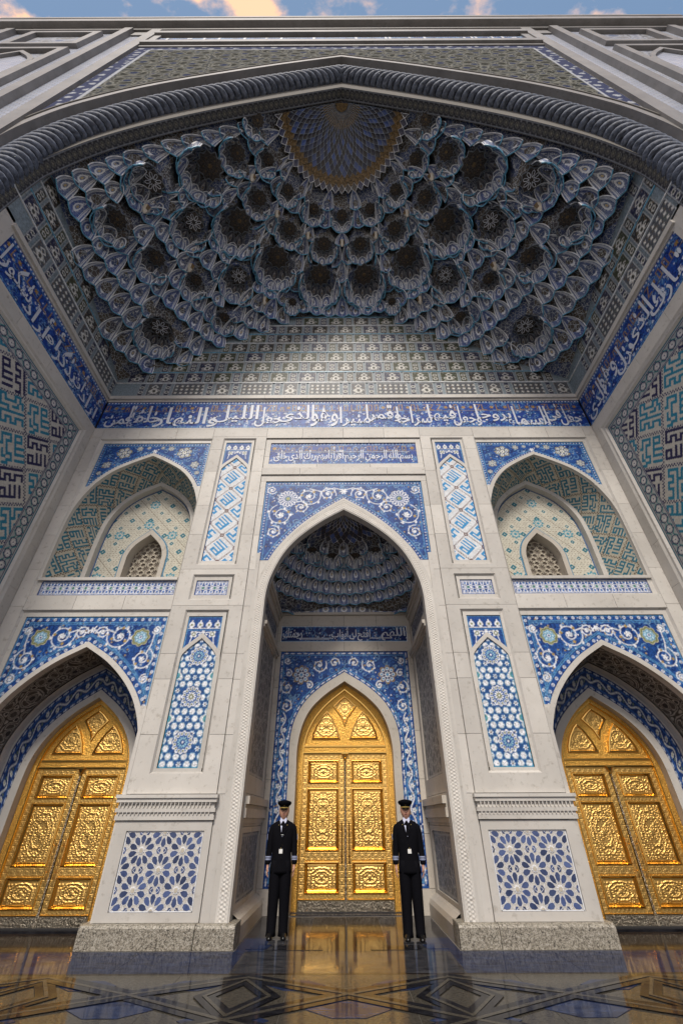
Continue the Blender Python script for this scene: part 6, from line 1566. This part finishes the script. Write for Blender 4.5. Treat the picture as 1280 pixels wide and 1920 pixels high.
# ---------------------------------------------------------------- golden doors
def relief(u0, u1, v0, v1, F, parent, n, seed, name='relief_panel', res=0.0085, amp=0.008, keep=None):
    """chased arabesque: spirals, lobed medallion and leaves raised from the sheet"""
    c = CV(u0, u1, v0, v1, res, 0.0); rs = np.random.RandomState(seed); cx, cy = (u0 + u1) / 2, (v0 + v1) / 2; w_, h = u1 - u0, v1 - v0
    H = c.C
    def L_(pts, wd): c.line(pts, wd, (1.0, 1.0, 1.0))
    for sx_ in (-1, 1):
        for k in range(int(h / .11)):
            y = v0 + (k + .5) * .11; r = 0.045
            for q in (0.16, 0.36, 0.60, 0.84):
                L_(spiral(cx + sx_ * w_ * .5 * q, y + .03 * math.sin(k * 2.1 + q * 9), r, k * 1.3 + q * 5 if sx_ > 0 else PI - (k * 1.3 + q * 5), 1.2, sx_ * (1 if k % 2 else -1), 20, .2), 0.013)
                c.petal(cx + sx_ * w_ * .5 * q + sx_ * .045, y + .05, .024, 5, (1., 1., 1.), .5, k)
    t = np.linspace(0, 2 * PI, 200); lob = 1 + .12 * np.abs(np.sin(4 * t)) ** .6
    for k_ in (.86, .55): 
        c.line(np.column_stack([cx + w_ * .42 * k_ * lob * np.cos(t), cy + h * .42 * k_ * lob * np.sin(t)]), 0.020, (1.35, 1.35, 1.35))
    c.petal(cx, cy, min(w_, h) * .10, 8, (1.4, 1.4, 1.4), .6)
    c.build(name, F, 'gold_relief', parent, n, relief=c.C[..., 0] * amp, keep=keep)
def bead(mb, F, pts, prof, m_):
    """moulding swept along a closed outline; prof in (inward offset, height)"""
    P = [np.array(p, float) for p in pts]; K = len(P); rings = []
    cen = np.mean(P, 0)
    for i in range(K):
        a, b, e = P[i - 1], P[i], P[(i + 1) % K]; t1 = (b - a) / np.linalg.norm(b - a); t2 = (e - b) / np.linalg.norm(e - b)
        n1 = np.array([-t1[1], t1[0]]); n2 = np.array([-t2[1], t2[0]]); m = n1 + n2; m /= np.linalg.norm(m) + 1e-9; m = m / max(.4, m.dot(n1))
        rings.append([F.p(*(b + m * o), h) for o, h in prof])
    for i in range(K):
        for j in range(len(prof) - 1): mb.poly([rings[i][j], rings[(i + 1) % K][j], rings[(i + 1) % K][j + 1], rings[i][j + 1]], m_)
def make_door(label):
    D = thing('golden_door', label, 'door', (0, 0, 0))
    F = BACK(0.0)
    gi = arch([(1.02, 0.0), (1.02, 2.0), (1.01, 3.0), (0.84, 3.52), (0.49, 3.95), (0, 4.33)], 0, 6)
    go = arch([(1.15, 0.0), (1.15, 2.2), (1.14, 3.08), (0.95, 3.68), (0.56, 4.12), (0, 4.52)], 0, 6)
    mb = MB(); ring(mb, F, gi, go, 0.06, -0.05, 'gold_chased'); mb.put('door_frame', D)
    mb = MB(); ring(mb, F, offs(gi, -0.022), gi, 0.075, -0.02, 'gold_polished'); mb.put('frame_bead', D)
    # tympanum sheet and its three raised mouldings
    mb = MB(); k = len(gi) // 2
    for i in range(k):
        (xa, za), (xb, zb) = gi[i], gi[i + 1]
        if zb < 3.0: continue
        mb.poly([F.p(xa, max(za, 3.0), 0.0), F.p(-xa, max(za, 3.0), 0.0), F.p(-xb, zb, 0.0), F.p(xb, zb, 0.0)], 'gold_chased')
    mb.poly([F.p(-1.02, 2.86, 0), F.p(1.02, 2.86, 0), F.p(1.02, 3.02, 0), F.p(-1.02, 3.02, 0)], 'gold_chased')
    mb.put('tympanum', D)
    prof = [(0.0, 0.002), (0.012, 0.035), (0.035, 0.04), (0.055, 0.006)]
    def lancet(sg):
        q = [(0.10, 3.16), (0.82, 3.16), (0.80, 3.30), (0.70, 3.52), (0.56, 3.72), (0.44, 3.83), (0.30, 3.66), (0.18, 3.42)]
        q = [(sg * x, z) for x, z in q]; return q if sg > 0 else q[::-1]
    kite = [(0, 3.42), (0.10, 3.66), (0.31, 3.92), (0.14, 4.08), (0, 4.18), (-0.14, 4.08), (-0.31, 3.92), (-0.10, 3.66)]
    for q in (lancet(1), lancet(-1), kite):
        mb = MB(); bead(mb, F, q, prof, 'gold_polished'); mb.put('panel_moulding', D)
        qa = np.array(q); c_ = qa.mean(0); ins = c_ + (qa - c_) * .93
        def inside(U, V, P=ins):
            r_ = np.zeros(U.shape, bool)
            for (a, b), (e, d) in zip(P, np.roll(P, -1, 0)):
                if b != d: r_ ^= ((b > V) != (d > V)) & (U < (e - a) * (V - b) / (d - b) + a)
            return r_
        relief(ins[:, 0].min(), ins[:, 0].max(), ins[:, 1].min(), ins[:, 1].max(), F, D, 0.004, 11, keep=inside)
    mb = MB(); fbox(mb, F, -1.02, 1.02, 2.995, 3.03, 0, 0.05, 'gold_polished'); fbox(mb, F, -1.02, 1.02, 2.86, 2.885, 0, 0.05, 'gold_polished'); fbox(mb, F, -1.0, 1.0, 2.885, 2.995, 0, 0.028, 'gold_chased'); mb.put('transom', D)
    for sg in (-1, 1):
        x0, x1 = sorted((sg * 0.022, sg * 1.0))
        mb = MB(); cells = [(0.29, 0.82), (0.99, 2.15), (2.24, 2.72)]
        st = [(x0, x0 + .12, 0.20, 2.85), (x1 - .12, x1, 0.20, 2.85)] + [(x0 + .12, x1 - .12, a, b) for a, b in ((0.20, .29), (.82, .99), (2.15, 2.24), (2.72, 2.85))]
        for (a, b, z0, z1) in st: fbox(mb, F, a, b, z0, z1, -0.06, 0.0, 'gold_chased')
        leaf = mb.put('door_leaf', D)
        for (a, b, z0, z1) in st:      # chased border: a chain of rosettes and bars on every stile and rail
            if min(b - a, z1 - z0) < .08: continue
            c = CV(a + .012, b - .012, z0 + .012, z1 - .012, 0.009, 0.0); vert = (z1 - z0) > (b - a); Lb = (z1 - z0) if vert else (b - a); wq = min(b - a, z1 - z0); n_ = max(1, int(round(Lb / (wq * .95))))
            for k in range(n_):
                t_ = (k + .5) / n_; x, y = ((a + b) / 2, z0 + t_ * (z1 - z0)) if vert else (a + t_ * (b - a), (z0 + z1) / 2)
                c.petal(x, y, wq * .40, 8, (1., 1., 1.), .7, .4); c.petal(x, y, wq * .30, 8, (.2, .2, .2), .7, .4); c.petal(x, y, wq * .18, 6, (1.2, 1.2, 1.2), .55)
                for q4 in range(4): an = PI / 4 + q4 * PI / 2; c.disc(x + wq * .48 * math.cos(an), y + wq * .48 * math.sin(an), wq * .10, (1., 1., 1.))
            c.build('chased_border', F, 'gold_relief', leaf, 0.002, relief=c.C[..., 0] * .005)
        for i, (z0, z1) in enumerate(cells):
            a, b = x0 + .12, x1 - .12
            mb = MB(); q = [(a, z0), (b, z0), (b, z1), (a, z1)]
            bead(mb, F, q, [(0.0, 0.0), (0.004, 0.026), (0.02, 0.03), (0.03, 0.012), (0.055, -0.022), (0.07, -0.018), (0.075, -0.03)], 'gold_polished'); mm_ = mb.put('panel_moulding', leaf)
            relief(a + .07, b - .07, z0 + .07, z1 - .07, F, leaf, -0.028, 3 + i)
            for o in (mm_, COL.objects[-1] if False else None): pass
        mb = MB(); fbox(mb, F, x0, x1, 0.02, 0.20, -0.05, 0.006, 'silver_chased'); mb.put('kick_plate', leaf)
        mb = MB(); fbox(mb, F, x0, x1, 0.192, 0.206, -0.02, 0.016, 'gold_polished'); mb.put('panel_moulding', leaf)
        # long pull handle with collars and two standoffs
        hx = sg * 0.082; hb = MB()
        hb.tube([F.p(hx, 0.80, .085), F.p(hx, 1.46, .085)], 0.011, 'gold_polished', 8)
        for z_ in (0.80, 0.90, 1.36, 1.46): hb.tube([F.p(hx, z_ - .02, .085), F.p(hx, z_ + .02, .085)], 0.019, 'gold_polished', 8)
        for z_ in (0.90, 1.36): hb.tube([F.p(hx, z_, 0), F.p(hx, z_, .085)], 0.009, 'gold_polished', 6)
        hb.put('handle', leaf)
    mb = MB(); F_ = F
    for k in range(26): z0 = 0.22 + k * 0.096; mb.cyl((0, -0.03), 0.020, 0.015, z0, z0 + .048, 'silver_chased', 8, False); mb.cyl((0, -0.03), 0.015, 0.020, z0 + .048, z0 + .096, 'silver_chased', 8, False)
    mb.cyl((0, -0.03), 0.03, 0.03, 0.02, 0.22, 'silver_chased', 8)
    mb.put('centre_column', D)
    mb = MB(); mb.cyl((0, -0.035), 0.022, 0.034, 2.70, 2.76, 'gold_polished', 10); mb.cyl((0, -0.035), 0.030, 0.075, 2.76, 2.84, 'gold_polished', 10); fbox(mb, F, -.085, .085, 2.84, 2.865, 0, .10, 'gold_polished', True); mb.put('column_capital', D)
    mb = MB(); fbox(mb, F, -1.15, 1.15, -.02, 0.02, -.1, .12, 'dark_void'); mb.put('threshold', D)
    return D
def dup(root, loc, label, scale=None):
    r = root.copy(); COL.objects.link(r); r.location = loc; r['label'] = label
    if scale: r.scale = scale
    def rec(src, dst):
        for ch in list(src.children):
            c = ch.copy(); COL.objects.link(c); c.parent = dst; rec(ch, c)
    rec(root, r); return r
door = make_door('middle golden double door, chased all over, the tallest of the three')
d2 = dup(door, (-5.38, 10.17, 0.03), 'golden double door in the arch left of the left pier', (0.90, 0.85, 0.835))
d3 = dup(door, (5.38, 10.17, 0.03), 'golden double door in the arch right of the right pier', (0.90, 0.85, 0.835))
door.location = (0, 11.88, 0.0)
for d in (door, d2, d3): d['group'] = 'golden doors'

# ---------------------------------------------------------------- the two guards
def skinned(name, verts, edges, radii, mats, parent, sub=2, root=0, label=None):
    me = bpy.data.meshes.new(name); me.from_pydata(verts, edges, [])
    o = bpy.data.objects.new(name, me); COL.objects.link(o)
    sk = o.modifiers.new('skin', 'SKIN'); sk.use_smooth_shade = True; sk.branch_smoothing = 0.6
    if not me.skin_vertices: pass
    for i, r in enumerate(radii):
        v = me.skin_vertices[0].data[i]; v.radius = r if isinstance(r, tuple) else (r, r); v.use_root = (i == root)
    sb = o.modifiers.new('sub', 'SUBSURF'); sb.levels = sub; sb.render_levels = sub
    dg = bpy.context.evaluated_depsgraph_get(); m2 = bpy.data.meshes.new_from_object(o.evaluated_get(dg)); bpy.data.objects.remove(o)
    m2.name = name; m2.materials.clear()
    for k in mats: m2.materials.append(M[k])
    m2.polygons.foreach_set('use_smooth', [True] * len(m2.polygons))
    return put(name, m2, parent, label)
def loft(mb, secs, m_, n=20, cap=True):
    """stack of elliptical sections (cx, cy, z, rx, ry)"""
    b = len(mb.v)
    for (cx, cy, z, rx, ry) in secs:
        for j in range(n): a = 2 * PI * j / n; mb.v.append((cx + rx * math.cos(a), cy + ry * math.sin(a), z))
    for i in range(len(secs) - 1):
        for j in range(n): mb.f.append((b + i * n + j, b + i * n + (j + 1) % n, b + (i + 1) * n + (j + 1) % n, b + (i + 1) * n + j)); mb.m.append(mb.mi(m_))
    if cap:
        mb.f.append(tuple(b + j for j in reversed(range(n)))); mb.m.append(mb.mi(m_)); e = b + (len(secs) - 1) * n; mb.f.append(tuple(e + j for j in range(n))); mb.m.append(mb.mi(m_))
def person(loc, label, rot, v):
    """local frame: faces -Y, feet on z=0"""
    T = thing('person', label, 'person', (0, 0, 0), 'uniformed guards')
    ax = 0.246                                    # how far out the hands hang
    # body: one continuous skin with head, neck, torso, arms, hands, legs
    V = []; E_ = []; Rd = []
    def add(p, r, par=None):
        V.append(p); Rd.append(r)
        if par is not None: E_.append((par, len(V) - 1))
        return len(V) - 1
    pel = add((0, 0, .95), (.13, .10)); w_ = add((0, -.005, 1.10), (.115, .085), pel); ch = add((0, -.005, 1.30), (.145, .10), w_); up = add((0, .005, 1.42), (.11, .075), ch)
    nk = add((0, .0, 1.49), (.058, .058), up); n2 = add((0, -.004, 1.54), (.050, .054), nk); jaw = add((0, -.030, 1.594), (.082, .092), n2); hd = add((0, -.006, 1.665), (.108, .124), jaw); tp = add((0, .004, 1.752), (.092, .104), hd)
    for s in (-1, 1):
        sh = add((s * .155, .005, 1.415), (.055, .055), up); el = add((s * .225, .015, 1.14), .040, sh); wr = add((s * (ax - .02), -.01, .915), (.026, .022), el); pm = add((s * (ax - .018), -.02, .845), (.018, .038), wr)
        kn = None
        for i, (dy, ln) in enumerate(((-.030, .060), (-.010, .072), (.010, .066), (.029, .052))):
            k0 = add((s * (ax - .018), -.022 + dy, .810), .0092, pm); k1 = add((s * (ax - .026), -.026 + dy, .810 - ln * .55), .0085, k0); add((s * (ax - .042), -.028 + dy * .9, .810 - ln), .0078, k1)
        t0 = add((s * (ax - .028), -.052, .858), .0105, pm); add((s * (ax - .040), -.064, .815), .009, t0)
        hp = add((s * .085, 0, .88), (.085, .085), pel); kn = add((s * .095, -.005, .50), .055, hp); an = add((s * .10, .015, .09), .026, kn); add((s * .110, -.08, .035), (.020, .016), an)
    skinned('body', V, E_, Rd, ['skin'], T, 2)
    # trousers
    mb = MB()
    for s in (-1, 1):
        loft(mb, [(s * .098, .000, .030, .082, .108), (s * .098, .006, .09, .076, .096), (s * .094, .008, .30, .084, .096), (s * .090, -.004, .50, .091, .100), (s * .087, .0, .72, .101, .108), (s * .082, .0, .86, .095, .108), (s * .07, .0, .97, .10, .11)], 'jacket_black')
    mb.put('trousers', T, smooth=True)
    # jacket with sleeves
    mb = MB()
    loft(mb, [(0, 0, .80, .190, .128), (0, 0, .84, .188, .127), (0, 0, .93, .180, .124), (0, -.003, 1.06, .166, .116), (0, -.006, 1.16, .178, .118), (0, -.008, 1.30, .196, .126), (0, -.004, 1.39, .206, .118), (0, .0, 1.455, .204, .100), (0, .004, 1.492, .165, .084), (0, .006, 1.518, .105, .074), (0, .008, 1.535, .072, .066)], 'jacket_black', 28)
    mb.put('jacket', T, smooth=True)
    for s in (-1, 1):
        pts = [((s * .140, .004, 1.452), .056), ((s * .182, .006, 1.420), .070), ((s * .202, .01, 1.28), .066), ((s * .216, .016, 1.14), .060), ((s * .226, .008, 1.02), .055), ((s * .233, -.006, .90), .052)]
        V = [p for p, r in pts]; skinned('sleeve', V, [(i, i + 1) for i in range(len(V) - 1)], [r for p, r in pts], ['jacket_black'], T, 2)
        mb = MB(); 
        for z0 in (.972, .992, 1.012): loft(mb, [(s * (.228 + (1.0 - z0) * .07), .003, z0, .053, .055), (s * (.228 + (1.0 - z0) * .07), .003, z0 + .013, .053, .055)], 'sleeve_silver', 16)
        mb.put('sleeve_stripes', T, smooth=True)
        mb = MB(); mb.box(*sorted((s * .262, s * .268)), -.03, .035, 1.25, 1.33, 'trim_gold' if False else 'sleeve_silver'); mb.put('arm_patch', T)
        mb = MB(); loft(mb, [(s * .113, -.055, .0, .046, .135), (s * .113, -.055, .022, .048, .138), (s * .112, -.045, .05, .044, .120), (s * .108, .0, .085, .040, .072), (s * .106, .01, .11, .038, .056)], 'shoe_black', 20); mb.put('shoe', T, smooth=True)
    def lift(b_): b_.v = [(x, y, z + (.03 if z < 1.5 or True else 0)) for x, y, z in b_.v]
    # shirt front, collar, tie, lapels
    mb = MB(); yf = lambda z: -(.121 + (0.012 if z < 1.34 else 0) - max(0, z - 1.36) * .48)
    mb.poly([(-.055, yf(1.47) - .002, 1.475), (.055, yf(1.47) - .002, 1.475), (.035, yf(1.38) - .010, 1.38), (.006, -.137, 1.262), (-.006, -.137, 1.262), (-.035, yf(1.38) - .010, 1.38)], 'shirt_blue')
    loft(mb, [(0, .0, 1.475, .074, .072), (0, -.004, 1.516, .060, .063)], 'shirt_blue', 20, False)
    for s in (-1, 1): mb.poly([(s * .004, -.082, 1.500), (s * .050, -.066, 1.540), (s * .062, -.080, 1.490), (s * .034, -.102, 1.450)], 'shirt_blue')
    lift(mb); mb.put('shirt', T, smooth=False)
    mb = MB(); mb.poly([(-.018, -.092, 1.480), (.018, -.092, 1.480), (.011, -.100, 1.452), (-.011, -.100, 1.452)], 'jacket_black'); mb.poly([(-.011, -.102, 1.452), (.011, -.102, 1.452), (.021, -.141, 1.31), (0, -.142, 1.262), (-.021, -.141, 1.31)], 'jacket_black'); lift(mb); mb.put('tie', T)
    if v == 0:
        mb = MB(); mb.box(-.022, .022, -.148, -.143, 1.288, 1.294, 'cloth_white'); lift(mb); mb.put('tie_clip', T)
    for s in (-1, 1):
        mb = MB(); mb.poly([(s * .060, -.072, 1.492), (s * .098, -.078, 1.440), (s * .082, -.118, 1.372), (s * .062, -.128, 1.352), (s * .005, -.145, 1.225), (s * .012, -.145, 1.29), (s * .040, -.122, 1.40)], 'jacket_black'); lift(mb); mb.put('lapel', T)
        mb = MB(); mb.box(*sorted((s * .072, s * .080)), -.112, -.100, 1.425, 1.433, 'trim_gold'); lift(mb); mb.put('collar_pin', T)
    for z in (1.24, 1.18, 1.00):
        mb = MB(); mb.tube([(0.0, -.124, z), (0.0, -.131, z)], .009, 'trim_gold', 8); mb.put('button', T)
    bx = -.012 if v == 0 else .015
    mb = MB(); mb.box(bx - .030, bx + .030, -.134, -.128, 1.065, 1.125, 'cloth_white'); mb.put('badge', T)
    mb = MB(); mb.tube([(bx, -.131, 1.125), (bx, -.130, 1.145)], .004, 'trim_gold', 5); mb.put('badge_clip', T)
    # face
    fy = -.104
    mb = MB(); loft(mb, [(0, fy - .004, 1.628, .006, .008), (0, fy - .014, 1.638, .015, .014), (0, fy - .010, 1.652, .010, .012), (0, fy - .002, 1.680, .006, .008)], 'skin', 10); mb.put('nose', T, smooth=True)
    mb = MB(); loft(mb, [(0, fy + .004, 1.602, .014, .008), (0, fy - .001, 1.607, .022, .010), (0, fy - .002, 1.612, .021, .010), (0, fy + .002, 1.617, .012, .008)], 'lips', 12); mb.put('mouth', T, smooth=True)
    for s in (-1, 1):
        mb = MB(); loft(mb, [(s * .027, fy + .010, 1.669, .010, .006), (s * .027, fy + .006, 1.674, .014, .010), (s * .027, fy + .010, 1.679, .010, .006)], 'eye_white', 10); mb.put('eye', T, smooth=True)
        mb = MB(); mb.cyl((s * .027, fy - .002), .0055, .0055, 1.670, 1.679, 'hair_black', 8); mb.put('pupil', T)
        mb = MB(); mb.tube([(s * .012, fy - .001, 1.690), (s * .028, fy - .003, 1.695), (s * .044, fy + .008, 1.690)], .0038, 'hair_black', 5); mb.put('eyebrow', T)
        mb = MB(); loft(mb, [(s * .078, -.008, 1.630, .006, .010), (s * .083, -.004, 1.645, .009, .016), (s * .085, -.002, 1.672, .010, .019), (s * .082, -.004, 1.690, .006, .012)], 'skin', 10); mb.put('ear', T, smooth=True)
    mb = MB(); loft(mb, [(0, .020, 1.60, .050, .052), (0, .022, 1.64, .070, .072), (0, .010, 1.69, .077, .086), (0, .004, 1.72, .079, .090)], 'hair_black', 20); mb.put('hair', T, smooth=True)
    # peaked cap: band, gold cord, crown raised at the front, visor, badge
    mb = MB(); loft(mb, [(0, -.008, 1.700, .083, .096), (0, -.010, 1.738, .085, .098)], 'jacket_black', 28); mb.put('cap_band', T, smooth=True)
    mb = MB(); b = 0; n = 28; secs = [(.086, .100, 1.736, 0.0), (.118, .128, 1.760, .012), (.130, .140, 1.782, .018), (.122, .132, 1.797, .022), (.085, .095, 1.803, .024), (.02, .02, 1.805, .02)]
    for rx, ry, z, tilt in secs:
        for j in range(n): a = 2 * PI * j / n; mb.v.append((rx * math.cos(a), -.012 + ry * math.sin(a), z - tilt * math.sin(a)))
    for i in range(len(secs) - 1):
        for j in range(n): mb.f.append((i * n + j, i * n + (j + 1) % n, (i + 1) * n + (j + 1) % n, (i + 1) * n + j)); mb.m.append(mb.mi('jacket_black'))
    mb.put('cap_crown', T, smooth=True)
    mb = MB(); K = 16
    for k in range(K):
        a0, a1 = PI + PI * k / K, PI + PI * (k + 1) / K
        q = lambda a, e: (.084 * math.cos(a) * (1 + .02 * e), -.010 + (.098 + .048 * e * abs(math.sin(a)) ** .7) * math.sin(a), 1.706 - .030 * e * abs(math.sin(a)))
        mb.poly([q(a0, 0), q(a1, 0), q(a1, 1), q(a0, 1)], 'shoe_black')
    mb.put('cap_visor', T, smooth=True)
    mb = MB(); mb.tube([(.087 * math.cos(a), -.010 + .101 * math.sin(a), 1.712) for a in np.linspace(PI * 1.02, PI * 1.98, 14)], .0065, 'trim_gold', 6); mb.put('cap_cord', T)
    mb = MB(); mb.tube([(0, -.112, 1.748), (0, -.122, 1.752)], .014, 'trim_gold', 8); mb.put('cap_badge', T)
    T.location = loc; T.rotation_euler = (0, 0, rot)
    T.scale = (1.0, 1.0, 1.01)
    return T
person((-1.13, 9.58, 0), 'guard in black uniform and peaked cap left of the middle door, wearing a tie clip', R(4), 0)
person((1.08, 9.45, 0), 'guard in black uniform and peaked cap right of the middle door, no tie clip', R(-5), 1)
